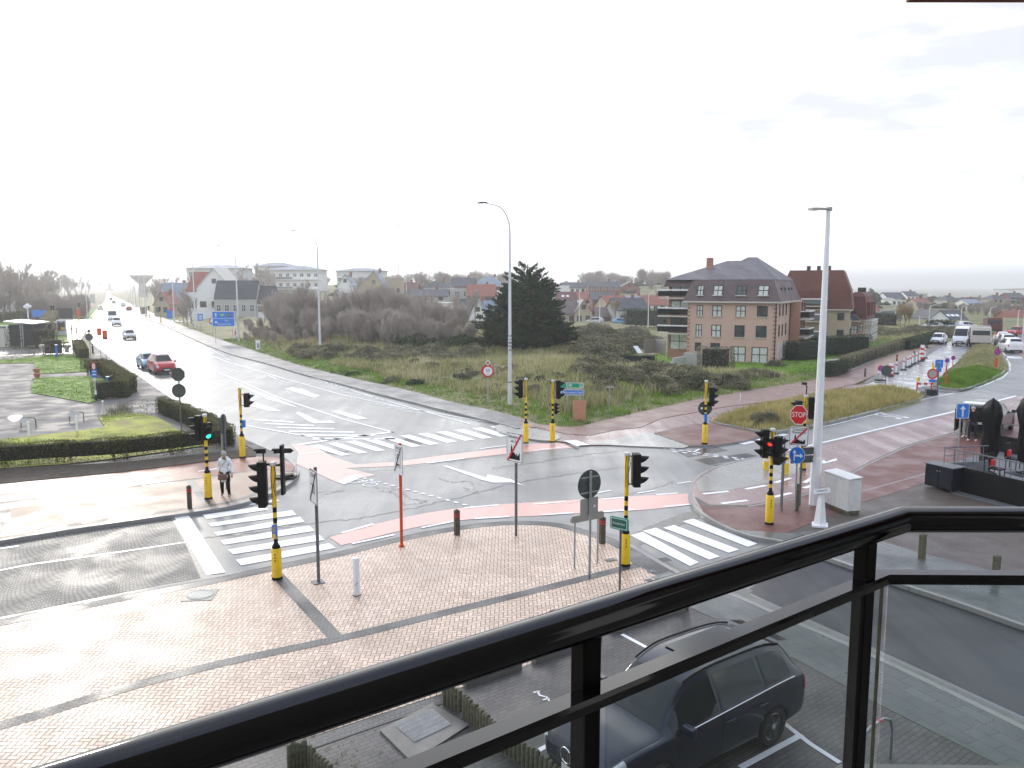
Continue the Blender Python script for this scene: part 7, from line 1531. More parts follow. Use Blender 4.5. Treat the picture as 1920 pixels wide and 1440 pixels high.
for i, (x_, w_) in enumerate(zip(xs_, ws_)):
    window(r, 'f', W, Dp, x_, zb(594.5), w_, zb(574)-zb(594.5), pane='curtain' if i != 3 else 'pane')
    window(r, 'f', W, Dp, x_-.05, zb(634), w_, zb(611.5)-zb(634), pane='curtain' if i < 2 else 'pane')
    if i < 2: window(r, 'f', W, Dp, x_-.1, zb(664), w_, zb(647)-zb(664), pane='pane')
    else: window(r, 'f', W, Dp, x_-.12, zb(680.5), w_*1.5, zb(652)-zb(680.5), pane='curtain')
    window(r, 'f', W, Dp, x_+.05, zb(554.5), w_, zb(534)-zb(554.5), pane='curtain' if i != 2 else 'pane', out=.24, sill=True, tilt=-math.atan(.85/(hm-he)))
for k, s_ in enumerate((1.1, 3.0, 5.0, 6.6)):
    if k < 3:
        window(r, 'r', W, Dp, s_+.6, zb(594), .55, 1.25, leaves=1, pane='pane'); window(r, 'r', W, Dp, s_+.6, zb(633), .55, 1.25, leaves=1, pane='pane'); window(r, 'r', W, Dp, s_+.6, .4, .8, 1.65, frame='wframe', leaves=2)
    window(r, 'r', W, Dp, s_+1.4+k*.3, zb(563), .5, 1.3, leaves=1, out=-.05)
for s_ in (9.2, 11): 
    for vv in (594, 633, 672): window(r, 'r', W+1.1, Dp, s_, max(zb(vv), .3), .9, 1.4, leaves=1)
for vv in (603, 638): balcony(r, 'r', W+1.1, Dp, Dp-2.5, zb(vv), 3.6, 1.0)
for i, vv in enumerate((558, 594, 628, 664)):
    window(r, 'f', W, Dp, -1.25, max(zb(vv-1), .1), 2.1, 1.5 if i < 3 else 1.7, pane='curtain' if i != 2 else 'pane', out=-1.37, sill=False, leaves=2)
for vv in (559.5, 595.5, 630.5): balcony(r, 'f', W, Dp, -1.6, zb(vv), 3.6, .9+.0)
for q in r.children:
    if q.name.startswith('balcony') and q.data.vertices[0].co.x < 1: q.location = (0, 1.0, 0)
# 2 and 3: further blocks
def block2(label, uL, uR, v0, v_eave, v_mid, v_top, rows, wall, roof, Dp, side='l', skew=0, topins=.25, ncol=3, balc=True, rise=1.0, sider=True):
    yF = G((uL+uR)/2, v0)[1]; xL, xR = XD(uL, yF), XD(uR, yF); W = xR-xL; r = empty('apartment_building', (xL, yF, .05), skew, label, 'building'); z = lambda v: ZT(yF, v)-.05
    he, hm, ht = z(v_eave), z(v_mid), z(v_top); b = MB(); b.box((W/2, Dp/2, he/2-.2), (W, Dp, he+.4)); b.build('wall', M[wall], r)
    b = MB(); frustum(b, -.3, W+.3, -.3, Dp+.3, he+.05, hm, .35); b.build('mansard', M[roof], r); b = MB(); frustum(b, .02, W-.02, .02, Dp-.02, hm+.01, ht, W*topins); b.build('roof', M[roof], r)
    b = MB(); b.box((W/2, -.33, he+.02), (W+.7, .1, .14)); b.build('eaves_board', M['stone'], r)
    for k in range(3): b = MB(); b.box((W*(.35+.15*k), Dp/2, ht+.3), (.45, .45, .7)); b.build('chimney', M['frame'], r)
    for (vb_, vt_) in rows:
        for c in range(ncol):
            s = W*(c+.5)/ncol; wid = 1.9 if c == ncol//2 and ncol % 2 else .8; top = z(vb_) > he; window(r, 'f', W, Dp, s, z(vb_), wid, z(vt_)-z(vb_), pane='curtain' if c == ncol//2 else 'pane', frame='frame', out=.0 if not top else .02, sill=False, leaves=2)
        if balc and z(vb_) > 1.5: balcony(r, 'f', W, Dp, W/2, z(vb_)-.1, 3.0, .9, front='glassy')
        for c in range(3): window(r, 'r', W, Dp, Dp*(c+.5)/3, z(vb_), 1.0, z(vt_)-z(vb_), pane='pane', leaves=2, sill=False, out=0 if z(vb_) < he else .02)
    return r, W, z
M['glassy'] = pm('balcony_panel', (.12, .15, .15), .2)
block2('beige apartment block with a rust-brown mansard roof, between the salmon and red-roofed blocks', 1458, 1580, 655, 580, 545, 507, [(571, 556), (599, 585), (630, 616), (652, 645)], 'beige', 'rusttile', 12, skew=rad(-24), ncol=4, topins=.12)
block2('small brick link block with a dark roof and skylights behind the beige block', 1580, 1604, 648, 602, 596, 590, [(625, 610), (641, 630)], 'salmon2', 'darktile', 8, skew=rad(-24), ncol=2, balc=False)
r, W, z = block2('wine-red roofed apartment block, farthest of the three blocks', 1588, 1616, 644, 600, 556, 548, [(620, 606), (640, 626)], 'salmon', 'wine', 9.5, skew=rad(-30), ncol=2, balc=False)
for k in range(3):
    for vv in (612, 628, 641): balcony(r, 'r', W, 9.5, 1.7+3*k, z(vv), 2.2, .9, front='stone')
    b = MB(); b.box((W+.2, 1.7+3*k, z(580)), (.7, 1.1, 1.9)); b.build('dormer', M['wine'], r)

HG = 'houses beyond the dunes'
def house(label, u0, u1, vb, ve, vr, D_, kind='gx', wall='render', roof='darktile', cols=3, rows=1, rot=0, dp=8, roofover=.3, frame='frame', chim=True, cat='house', name='house', pane='pane', apex=.5, sky=0):
    zb_ = ZT(D_, vb); W = (u1-u0)*(D_*CP+(CAMH-zb_)*SP)/F; x0 = XD(u0, D_, zb_); c = Vector((x0+W/2, D_)); r = empty(name, (c.x, c.y, zb_), rot, label, cat, None)
    he = max(ZT(D_, ve)-zb_, 1.0); hr = ZT(D_, vr)-zb_; Wm = W; b = MB(); b.box((0, dp/2, he/2-2.5), (Wm, dp, he+5))
    if kind == 'gy': b.add([(-Wm/2, 0, he), (Wm/2, 0, he), (Wm*(apex-.5), 0, hr), (-Wm/2, dp, he), (Wm/2, dp, he), (Wm*(apex-.5), dp, hr)], [(0, 1, 2), (5, 4, 3)])
    if kind == 'gx': b.add([(-Wm/2, 0, he), (-Wm/2, dp, he), (-Wm/2, dp/2, hr), (Wm/2, 0, he), (Wm/2, dp, he), (Wm/2, dp/2, hr)], [(0, 2, 1), (3, 4, 5)])
    b.build('wall', M[wall], r); o = roofover; b = MB(); t = .16
    if kind == 'gy':
        ax = Wm*(apex-.5)
        for s in (-1, 1):
            ex_ = s*Wm/2; sl = (hr-he)/abs(ex_-ax) if abs(ex_-ax) > .01 else 1; e = (ex_+s*o, he-sl*o)
            b.add([(e[0], -o, e[1]), (ax, -o, hr), (ax, dp+o, hr), (e[0], dp+o, e[1]), (e[0], -o, e[1]+t), (ax, -o, hr+t), (ax, dp+o, hr+t), (e[0], dp+o, e[1]+t)], [(3, 2, 1, 0), (4, 5, 6, 7), (0, 1, 5, 4), (2, 3, 7, 6), (3, 0, 4, 7)] if s < 0 else [(0, 1, 2, 3), (7, 6, 5, 4), (4, 5, 1, 0), (6, 7, 3, 2), (7, 4, 0, 3)])
    elif kind == 'gx':
        for s in (-1, 1):
            ey_ = dp/2+s*(dp/2); sl = (hr-he)/(dp/2); e = (ey_+s*o, he-sl*o)
            b.add([(-Wm/2-o, e[0], e[1]), (-Wm/2-o, dp/2, hr), (Wm/2+o, dp/2, hr), (Wm/2+o, e[0], e[1]), (-Wm/2-o, e[0], e[1]+t), (-Wm/2-o, dp/2, hr+t), (Wm/2+o, dp/2, hr+t), (Wm/2+o, e[0], e[1]+t)], [(0, 1, 2, 3), (7, 6, 5, 4), (1, 0, 4, 5), (3, 2, 6, 7), (0, 3, 7, 4)] if s < 0 else [(3, 2, 1, 0), (4, 5, 6, 7), (5, 4, 0, 1), (7, 6, 2, 3), (4, 7, 3, 0)])
    elif kind == 'hip': hiproof(b, -Wm/2, Wm/2, 0, dp, he, hr, -Wm/2+min(Wm*.35, dp/2), Wm/2-min(Wm*.35, dp/2), dp/2, over=o)
    else: b.box((0, dp/2, he+.12), (Wm+.3, dp+.3, .3))
    b.build('roof', M[roof], r)
    fh = he/max(rows, 1)
    for rr in range(rows):
        for cc in range(cols):
            s = -Wm/2+Wm*(cc+.5)/cols; ww = min(1.5, Wm/cols*.55); hh = min(1.4, fh*.6); window(r, 'f', 0, 0, s, rr*fh+fh*.28, ww, hh, frame=frame, pane=pane, sill=False)
    if kind == 'gy' and hr-he > 2.2: window(r, 'f', 0, 0, Wm*(apex-.5)*.8, he+(hr-he)*.25, 1.0, 1.1, frame=frame, pane=pane, sill=False)
    if chim and kind != 'flat': b = MB(); b.box((Wm*.2, dp/2+.4, hr+.2), (.7, .6, 1.4)); b.build('chimney', M['redb'], r)
    for k in range(sky):
        sl = (hr-he)/(dp/2); yy = dp*.2; b = MB(); b.M = Matrix.Translation((-Wm*.25+Wm*.22*k, yy, he+sl*yy+.2))@Matrix.Rotation(math.atan(sl), 4, 'X'); b.box((0, 0, 0), (.8, 1.0, .06)); b.build('skylight', M['wht'], r)
    return r
# flats far left
def flats(label, u0, u1, vb, ve, vr, D_, rot=0, rows=3):
    r = house(label, u0, u1, vb, ve, vr, D_, 'hip', 'render', 'blueroof', cols=7, rows=rows, rot=rot, dp=14, roofover=1.6, chim=False, cat='building', name='apartment_building', pane='pane', frame='wframe')
    W = r.children[0].dimensions.x; zb_ = r.location.z; he = ZT(D_, ve)-zb_
    for k in range(1, rows): b = MB(); b.box((0, -.7, he*k/rows), (W*1.0, 1.5, .25), 0); b.box((-W*.2, -1.4, he*k/rows+.5), (W*.35, .06, .9), 1); b.build('balcony', [M['render'], M['glassy']], r)
flats('pale apartment block with a blue-grey roof behind the white gabled house', 352, 455, 558, 503, 496, 330); flats('pale apartment block with the tallest blue-grey roof behind the thicket', 480, 548, 560, 499, 491, 350); flats('pale apartment block stepping down right of the tallest one', 508, 600, 560, 506, 498, 335); flats('small pale apartment block behind the right end of the thicket', 632, 718, 560, 508, 502, 360, rows=2)
house('white gabled house with small square windows left of the dark building', 371, 437, 590, 541, 503, 186, 'gy', 'render', 'stone', cols=3, rows=1, dp=9, roofover=.3, chim=False, apex=.5)
house('red-roofed wing adjoining the white gabled house', 353, 395, 590, 545, 510, 192, 'gx', 'render', 'redtile', cols=2, rows=1, dp=10, chim=False)
house('long dark building behind the bare trees and direction board', 403, 481, 592, 560, 527, 182, 'gx', 'greyr', 'darktile', cols=5, rows=1, dp=5, chim=False, frame='wframe', roofover=.1); house('lower dark extension at the right of the long dark building', 481, 512, 592, 566, 537, 183, 'gx', 'render', 'darktile', cols=2, rows=1, dp=5, chim=False, frame='wframe')
house('house with a blue-grey roof at the far corner of the avenue', 300, 350, 590, 562, 531, 230, 'gx', 'redb', 'blueroof', cols=3, dp=9); house('brick gabled house beside the blue-grey roof', 290, 318, 592, 570, 548, 215, 'gy', 'beige', 'redtile', cols=2, dp=8)
house('beige house with a pale steep gable behind the thicket, right one', 672, 723, 570, 540, 508, 235, 'gy', 'beige', 'blueroof', cols=2, dp=10, apex=.6); house('small white gable behind the thicket, left one', 634, 662, 568, 535, 515, 240, 'gy', 'render', 'blueroof', cols=1, dp=8); house('low beige flat-roofed house at the right end of the thicket skyline', 719, 752, 560, 521, 518, 250, 'flat', 'beige', 'stone', cols=3, dp=8)
house('brown-roofed house on the skyline left of the dark thatched roof', 738, 782, 560, 545, 530, 262, 'gx', 'redb', 'rusttile', cols=3, dp=9); house('dark thatched-roof house on the skyline with white walls', 795, 846, 556, 540, 526, 256, 'hip', 'render', 'darktile', cols=4, dp=9)
house('red brick house with a dark roof on the skyline', 847, 890, 552, 537, 521, 270, 'gx', 'redb', 'darktile', cols=3, dp=9, frame='wframe'); house('pale grey panelled house below the brick one', 832, 882, 560, 543, 542, 240, 'flat', 'greyr', 'stone', cols=3, dp=6, frame='wframe')
house('white house with a grey hipped roof on the skyline beside the conifer', 890, 943, 548, 535, 518, 285, 'hip', 'render', 'blueroof', cols=3, dp=9); house('brick house with a bright red roof left of the conifer', 876, 928, 566, 555, 534, 232, 'gx', 'redb', 'redtile', cols=2, dp=9)
house('white house with a steep gable and deep blue roof left of the conifer', 880, 912, 600, 594, 562, 188, 'gy', 'render', 'blueroof', cols=1, dp=8, chim=False); house('steep grey roofed house joined left of the white gable', 858, 886, 600, 594, 562, 190, 'gx', 'render', 'darktile', cols=2, dp=7, chim=False, sky=2); house('blue-roofed wing right of the white gable', 908, 935, 600, 594, 565, 192, 'gx', 'render', 'blueroof', cols=1, dp=7, chim=False)
house('white modern flat-roofed house beside the thicket', 796, 848, 592, 570, 568, 192, 'flat', 'render', 'stone', cols=2, dp=8, frame='wframe'); house('dark low-roofed house behind the white modern one', 766, 838, 566, 556, 543, 222, 'gx', 'greyr', 'darktile', cols=3, dp=9)
house('white modern cubic house right of the conifer', 1028, 1067, 562, 537, 535, 272, 'flat', 'render', 'wht', cols=3, rows=1, dp=9); house('white house with a grey roof on the skyline right of the conifer', 1058, 1098, 552, 540, 530, 300, 'gx', 'render', 'darktile', cols=4, dp=9)
house('brick and white house with a wide grey roof on the skyline', 1103, 1162, 548, 538, 528, 292, 'gx', 'redb', 'darktile', cols=5, dp=9, frame='wframe'); house('small house with two dark gables on the skyline', 1160, 1200, 552, 541, 530, 312, 'gy', 'redb', 'darktile', cols=2, dp=9)
house('low house with a brown-red roof behind the beige house', 1046, 1086, 572, 562, 548, 238, 'gx', 'redb', 'wine', cols=3, dp=8, sky=2); house('low house with a white gable and red roof behind the beige house', 1084, 1118, 572, 562, 549, 234, 'gx', 'render', 'redtile', cols=3, dp=8)
house('beige gabled house with a mauve-brown roof beside the street lamps', 1078, 1110, 610, 586, 563, 184, 'gy', 'beige', 'mansard', cols=2, rows=1, dp=9, chim=False); house('mauve-brown roofed wing left of the beige gable', 1044, 1082, 610, 588, 563, 187, 'gx', 'beige', 'mansard', cols=2, dp=8, chim=False, sky=0)
house('brick house with a grey roof behind the autumn tree', 1110, 1156, 572, 562, 549, 226, 'gx', 'redb', 'darktile', cols=3, dp=9); house('cream gabled house with a red roof', 1140, 1186, 582, 574, 555, 214, 'gx', 'beige', 'redtile', cols=2, dp=9, rot=rad(20))
house('grey modern house with a dark blue roof by the hedge', 1157, 1218, 610, 582, 560, 184, 'gx', 'greyr', 'darktile', cols=3, rows=1, dp=9, rot=rad(12)); house('low brick house with an orange door between the beige and grey houses', 1118, 1160, 608, 594, 578, 188, 'gx', 'redb', 'mansard', cols=3, dp=7, chim=False); house('white low house with a pale roof left of the salmon block', 1178, 1212, 574, 566, 556, 232, 'gx', 'render', 'blueroof', cols=2, dp=8); house('red-roofed house peeping out left of the salmon block', 1208, 1250, 588, 572, 555, 225, 'gx', 'render', 'redtile', cols=3, dp=9)
house('white modern house on the hill right of the pines', 1641, 1672, 571, 560, 559, 335, 'flat', 'render', 'wht', cols=5, dp=10); house('white house with a slate roof on the hill', 1664, 1696, 570, 559, 549, 345, 'gx', 'render', 'darktile', cols=3, dp=10, chim=False); house('low grey bunker-like house on the hilltop', 1694, 1738, 561, 551, 549, 400, 'flat', 'greyr', 'stone', cols=2, dp=10); house('pink-brown low house on the hilltop', 1722, 1752, 562, 556, 550, 410, 'hip', 'redb', 'stone', cols=2, dp=10, chim=False)
house('red-roofed house glimpsed behind the wine-red block', 1618, 1650, 600, 588, 566, 205, 'gx', 'render', 'redtile', cols=2, dp=9, sky=1); house('house with an arched gable and slate roof beyond the brown scrub', 1638, 1668, 609, 603, 585, 192, 'gy', 'beige', 'darktile', cols=1, dp=9, chim=False); house('slate-roofed wing of the arched gable house', 1660, 1692, 609, 603, 585, 196, 'gx', 'beige', 'darktile', cols=1, dp=8, chim=False, sky=2)
r = house('gabled white house with a dark roof and arched attic windows beyond the works road', 1743, 1778, 614, 597, 583, 190, 'gy', 'render', 'darktile', cols=4, rows=1, dp=9, chim=False, frame='frame'); house('dark-roofed white wing of the gabled white house', 1773, 1812, 614, 600, 583, 193, 'gx', 'render', 'darktile', cols=3, dp=8, chim=False, sky=3)
house('cream house with a grey hipped roof and chimney on the right', 1852, 1888, 590, 583, 573, 262, 'hip', 'beige', 'darktile', cols=2, dp=9); house('white modern house with a dark roof at the right edge', 1888, 1930, 583, 570, 561, 330, 'hip', 'render', 'darktile', cols=4, dp=10, chim=False); house('brick house with a red roof at the right edge by the road', 1896, 1940, 622, 601, 584, 205, 'gx', 'redb', 'redtile', cols=3, dp=9, frame='wframe'); house('small house with a dark roof on the ridge', 1826, 1856, 568, 563, 557, 430, 'hip', 'beige', 'darktile', cols=2, dp=10); house('pale low house on the ridge left of the dark-roofed one', 1768, 1800, 569, 564, 560, 420, 'gx', 'beige', 'stone', cols=2, dp=10, chim=False); house('grey rounded-roof house half hidden on the hillside', 1790, 1814, 586, 580, 573, 300, 'hip', 'greyr', 'blueroof', cols=1, dp=9, chim=False)
# left edge
house('white building corner at the left edge of the picture', -60, 4, 640, 556, 552, 190, 'flat', 'render', 'stone', cols=2, rows=2, dp=8, cat='building'); 
x, y = G(18, 652, PZ); r = empty('garden_shed', (x, y, PZ), 0, 'dark shed with a sloping grey roof at the left end of the yard', 'shed'); b = MB(); b.box((1.6, 1.5, 1.5), (3.0, 3, 3.0)); b.build('wall', M['navyblk'], r); b = MB(); b.add([(-.3, -.4, 3.3), (3.5, -.4, 3.0), (3.5, 3.3, 3.1), (-.3, 3.3, 3.4), (-.3, -.4, 3.45), (3.5, -.4, 3.15), (3.5, 3.3, 3.25), (-.3, 3.3, 3.55)], [(3,2,1,0),(4,5,6,7),(0,1,5,4),(1,2,6,5),(2,3,7,6),(3,0,4,7)]); b.build('roof', M['gal'], r); b = MB(); b.box((-3, 1.5, 1.2), (6, .1, 2.4)); b.build('fence_panel', M['stone'], r)
x, y = G(50, 627, 0); r = empty('kiosk', (x, y, 0), 0, 'red kiosk with a white flat roof and open dark front, far left', 'kiosk'); b = MB(); b.box((1.6, 1.5, .9), (3.2, 3, 1.8)); b.build('wall', M['signred'], r); b = MB(); b.box((1.6, 1.3, 1.9), (3.6, 3.9, .18)); b.build('roof', M['wht'], r); b = MB(); b.box((2.2, -.02, .9), (1.5, .06, 1.3)); b.build('shade_panel', M['black'], r)  # black panel on the solid wall stands for the shaded interior
x, y = G(-14, 650, 0); r = empty('veranda', (x, y, 0), 0, 'white framed glass veranda at the left edge', 'veranda'); b = MB(); W_ = 3.2
for k in range(4): b.box((k*W_/3, 0, 1.4), (.12, .12, 2.8))
for zz_ in (.9, 2.0, 2.8): b.box((W_/2, 0, zz_), (W_, .1, .1))
b.build('frame', M['wht'], r); b = MB(); b.box((W_/2, .03, 1.4), (W_-.1, .03, 2.6)); b.build('glazing', M['glassy'], r)
x, y = G(104, 661, PZ); r = empty('bench', (x, y, PZ), 0, 'long pale low bench wall behind the upper lawn', 'bench'); b = MB(); b.box((0, 0, .75), (3.6, .5, .35)); b.build('seat', M['signgrey'], r); b = MB(); [b.box((k, 0, .3), (.3, .4, .6)) for k in (-1.4, 1.4)]; b.build('foot', M['stone'], r)
x, y = G(267, 592, 0); r = empty('bus_shelter', (x, y, 0), rad(60), 'glass bus shelter with a cream panel on the far right island', 'bus shelter'); b = MB(); b.box((0, 0, 2.5), (4, 1.6, .15)); [b.box((k, .6, 1.25), (.1, .1, 2.5)) for k in (-1.9, 0, 1.9)]; b.build('frame', M['greypost'], r); b = MB(); b.box((1, .55, 1.3), (1.8, .05, 1.9)); b.build('panel', M['beige'], r)
# landmarks
D_ = 620; x = XD(268, D_, 0); z0_ = hz(x, D_); r = empty('water_tower', (x, D_, z0_), 0, 'mushroom-shaped water tower beyond the bare trees of the avenue', 'water tower'); H = ZT(D_, 515)-z0_; b = MB(); b.lathe([(3.2, 0), (2.6, H*.55), (2.8, H*.62)], 14); b.build('shaft', M['signgrey'], r, smoothing=True); b = MB(); b.lathe([(2.8, H*.6), (8.3, H*.9), (8.3, H*.98), (5, H)], 16); b.build('tank', M['signgrey'], r, smoothing=True)
D_ = 1500; x = XD(206, D_, 0); r = empty('monument', (x, D_, 0), 0, 'slim dark monument column at the vanishing end of the avenue', 'monument'); H = ZT(D_, 531); b = MB(); b.lathe([(3.4, 0), (2.4, H*.9), (2.9, H*.93), (1.5, H)], 10); b.build('column', M['greypost'], r); b = MB(); b.box((0, 0, 1.5), (11, 11, 3)); b.build('base', M['greypost'], r)
D_ = 620; x = XD(750, D_, 0); z0_ = hz(x, D_); H = ZT(D_, 419)-z0_; r = empty('radio_mast', (x, D_, z0_), 0, 'faint lattice radio mast with antennas rising above the thicket', 'mast'); b = MB(); pts = [(math.cos(a)*1, math.sin(a)*1) for a in (0, 2.1, 4.2)]
for p in pts: b.tube([(p[0]*1.5, p[1]*1.5, 0), (p[0]*.7, p[1]*.7, H)], .14, 4)
for k in range(16):
    z1_, z2_ = H*k/16, H*(k+1)/16; s = 1.5-.8*k/16; p, q = pts[k % 3], pts[(k+1) % 3]; b.tube([(p[0]*s, p[1]*s, z1_), (q[0]*s, q[1]*s, z2_)], .09, 3); b.tube([(q[0]*s, q[1]*s, z1_), (p[0]*s, p[1]*s, z2_)], .09, 3)
b.build('lattice', M['gal'], r); b = MB(); [b.box((dx, 0, H-2), (.7, .5, 3.0)) for dx in (-2.4, 0, 2.2)]; b.box((0, 0, H-1.5), (5, .2, .2)); b.build('antenna', M['gal'], r)
D_ = 520; x = XD(1895, D_, 0); z0_ = hz(x, D_); H = ZT(D_, 543)-z0_; r = empty('tower_crane', (x, D_, z0_), rad(4), 'faint tower crane jib reaching in from the right above the hill', 'crane'); b = MB(); b.box((18, 0, H/2), (1.2, 1.2, H)); b.build('tower', M['stone'], r); b = MB(); b.tube([(-12, 0, H), (30, 0, H)], .35, 4); b.tube([(-12, 0, H), (18, 0, H+1.2), (30, 0, H)], .15, 4); b.box((0, 0, H-.5), (3, .8, .7)); b.build('jib', M['stone'], r)
# garden pieces round the salmon block
def wall_line(name, label, pts, h, th, mat, z0=.1, cat='wall', kidname='panel', hs=None):
    P = [Vector(p) for p in pts]; r = empty(name, (P[0].x, P[0].y, z0), 0, label, cat)
    for i, (a, c) in enumerate(zip(P[:-1], P[1:])):
        d = c-a; b = MB(); m = (a+c)/2-P[0]; hh = h if hs is None else hs[i]; b.box((m.x, m.y, hh/2), (d.length+.002, th+.01*i, hh), 0, math.atan2(d.y, d.x)); b.build(kidname, M[mat], r)
    return r
wall_line('wooden_fence', 'grey weathered wooden fence at the left end of the salmon block', GL([(1208,664),(1228,663),(1247,666)]), 1.7, .08, 'signgrey', cat='fence')
wall_line('retaining_wall', 'dark stepped retaining wall of the garage ramp below the salmon block', GL([(1240,694),(1262,690),(1282,687),(1326,690)]), 1.0, .3, 'greyr', hs=[.5, .9, 1.3, 1.35])
r = wall_line('gate_frame', 'pale wooden gate frame in the garden hedge by the footpath', GL([(1548,706),(1571,703)]), .12, .3, 'stone', z0=1.35, cat='gate', kidname='beam'); b = MB(); q = Vector(G(1571, 703))-Vector(G(1548, 706)); b.box((q.x, q.y, -.65), (.14, .14, 1.3)); b.build('post', M['stone'], r)
x, y = G(1202, 676, .1); r = empty('lawn_board', (x, y, .9), .4, 'small white slanted board on the lawn left of the salmon block', 'board'); b = MB(); b.add([(-.4, 0, 0), (.2, .0, .0), (-.1, .6, .75), (-.65, .6, .75)], [(0, 1, 2, 3)]); b.add([(-.4, .05, -.02), (.2, .05, -.02), (-.1, .65, .72), (-.65, .65, .72)], [(3, 2, 1, 0)]); b.build('panel', M['wht'], r)
wall_line('low_street_wall', 'long thin pale wall running behind the scrub on the right of the conifer', GL([(1065,613),(1135,614),(1190,614)]), .5, .3, 'stone', z0=0)
# ---------- terrace on the right ----------
a = Vector(G(1733, 912, PZ)); c = Vector(G(1784, 925, PZ)); d = (c-a).normalized(); zc = ZT(a.y, 868)-PZ; angt = math.atan2(d.y, d.x)
r = empty('terrace_cabinet', (a.x, a.y, PZ), angt, 'blue-black two-door cabinet at the near corner of the terrace', 'cabinet'); Lc = (c-a).length; b = MB(); b.box((Lc/2, .35, zc/2+.04), (Lc, .7, zc-.08)); b.build('body', M['navyblk'], r, bevel=.01); b = MB(); b.box((Lc/2, .33, zc+.015), (Lc+.08, .78, .03)); b.build('worktop', M['greypost'], r)
for k in (0, 1): b = MB(); b.box((Lc*(.25+.5*k), -.012, zc*.5), (Lc*.48, .02, zc*.8)); o_ = b.build('door', M['navyblk'], r, bevel=.004); b = MB(); b.cyl(Lc*(.45+.1*k), -.03, zc*.78, zc*.8, .015, 8); b.build('knob', M['wht'], o_)
e = Vector(G(2000, 982, PZ)); d2 = (e-c); Lw = d2.length; a2 = math.atan2(d2.y, d2.x); hw_ = ZT(c.y, 878)-PZ
r = empty('terrace_fence', (c.x, c.y, PZ), a2, 'black terrace fence with a mesh railing on top, running to the right edge', 'fence'); b = MB(); b.box((Lw/2, .5, hw_/2), (Lw, .08, hw_)); b.build('panel', M['black'], r)
b = MB(); ht = hw_+.62; n = int(Lw/.45); b.box((Lw/2-.4, .5, ht), (Lw+.8, .05, .04)); 
for k in range(n+3): b.box((-.8+k*.45, .5, (hw_+ht)/2), (.018, .018, ht-hw_))
b.box((Lw/2-.4, .5, hw_+.3), (Lw+.8, .012, .015)); b.build('mesh_railing', M['greypost'], r)
p0 = Vector((-.8, .5)); b = MB(); 
for k in range(5): b.box((-.8+.1*k, .5+.42*k, hw_*.5+ht*.5), (.02, .02, ht-hw_)); 
b.tube([(-.8, .5, ht), (-.35, 2.4, ht)], .025, 4); b.tube([(-.8, .5, hw_+.3), (-.35, 2.4, hw_+.3)], .01, 4); b.box((-.58, 1.45, hw_/2), (.06, 2.0, hw_), 0, -.24); b.build('side_railing', M['greypost'], r)
g0, g1 = Vector(G(1862, 845, PZ)), Vector(G(2000, 872, PZ)); dg = g1-g0; r = empty('terrace_fence', (g0.x, g0.y, PZ), math.atan2(dg.y, dg.x), 'black fence with clear glass on top at the back of the terrace', 'fence'); b = MB(); b.box((dg.length/2, 0, .4), (dg.length, .06, .8)); b.build('panel', M['black'], r); b = MB(); b.box((dg.length/2, 0, 1.4), (dg.length, .04, .04)); [b.box((k*1.2, 0, 1.1), (.03, .03, .6)) for k in range(8)]; b.build('mesh_railing', M['greypost'], r)
sheet('terrace_floor', [tuple(c), tuple(e), tuple(g1), tuple(g0), G(1750, 880, PZ)], PZ+.03, M['greypost'], PZ)
def parasol(label, u, v, vt, wd):
    x, y = G(u, v, PZ); H = ZT(y, vt)-PZ; r = empty('closed_parasol', (x, y, PZ), R.random(), label, 'parasol', 'closed black parasols'); b = MB(); n = 20; prof_ = [(.05, H*.20), (.22, H*.24), (.30, H*.42), (.25, H*.62), (.34, H*.80), (.27, H*.9), (.16, H*.965), (.04, H)]; vs = []; fs = []
    for rr_, z_ in prof_:
        for k in range(n): q = rr_*wd*(1+.22*math.cos(k*math.pi)*(.5+.5*math.sin(z_*3+k))); vs.append((q*math.cos(2*D*k/n), q*math.sin(2*D*k/n), z_))
    for i in range(len(prof_)-1):
        for k in range(n): fs.append((i*n+k, i*n+(k+1) % n, (i+1)*n+(k+1) % n, (i+1)*n+k))
    b.add(vs, fs+[tuple(range(n-1, -1, -1))]); b.build('canopy', M['black'], r, smoothing=60); b = MB(); b.cyl(0, 0, 0, H+.04, .035, 8); b.build('pole', M['black'], r); b = MB(); b.box((0, 0, .06), (.8, .8, .1)); b.build('base', M['greypost'], r)
parasol('black closed parasol standing free above the terrace railing', 1852, 892, 748, 1.15); parasol('black closed parasol at the right edge of the picture', 1922, 905, 736, 1.25)
x, y = G(1918, 905, PZ); r = empty('cream_panel', (x, y-.6, PZ), .2, 'cream panel hanging at the right edge before the second parasol', 'panel'); b = MB(); z1_, z0_ = ZT(y-.6, 777)-PZ, ZT(y-.6, 812)-PZ; b.add([(-.12, 0, z0_+.08), (.9, 0, z0_-.15), (.9, 0, z1_+.03), (-.10, 0, z1_)], [(0, 1, 2, 3)]); b.add([(-.12, .03, z0_+.08), (.9, .03, z0_-.15), (.9, .03, z1_+.03), (-.10, .03, z1_)], [(3, 2, 1, 0)]); b.build('cloth', M['offwht'], r); b = MB(); b.cyl(.5, .05, 0, z1_, .03, 8); b.build('pole', M['black'], r)
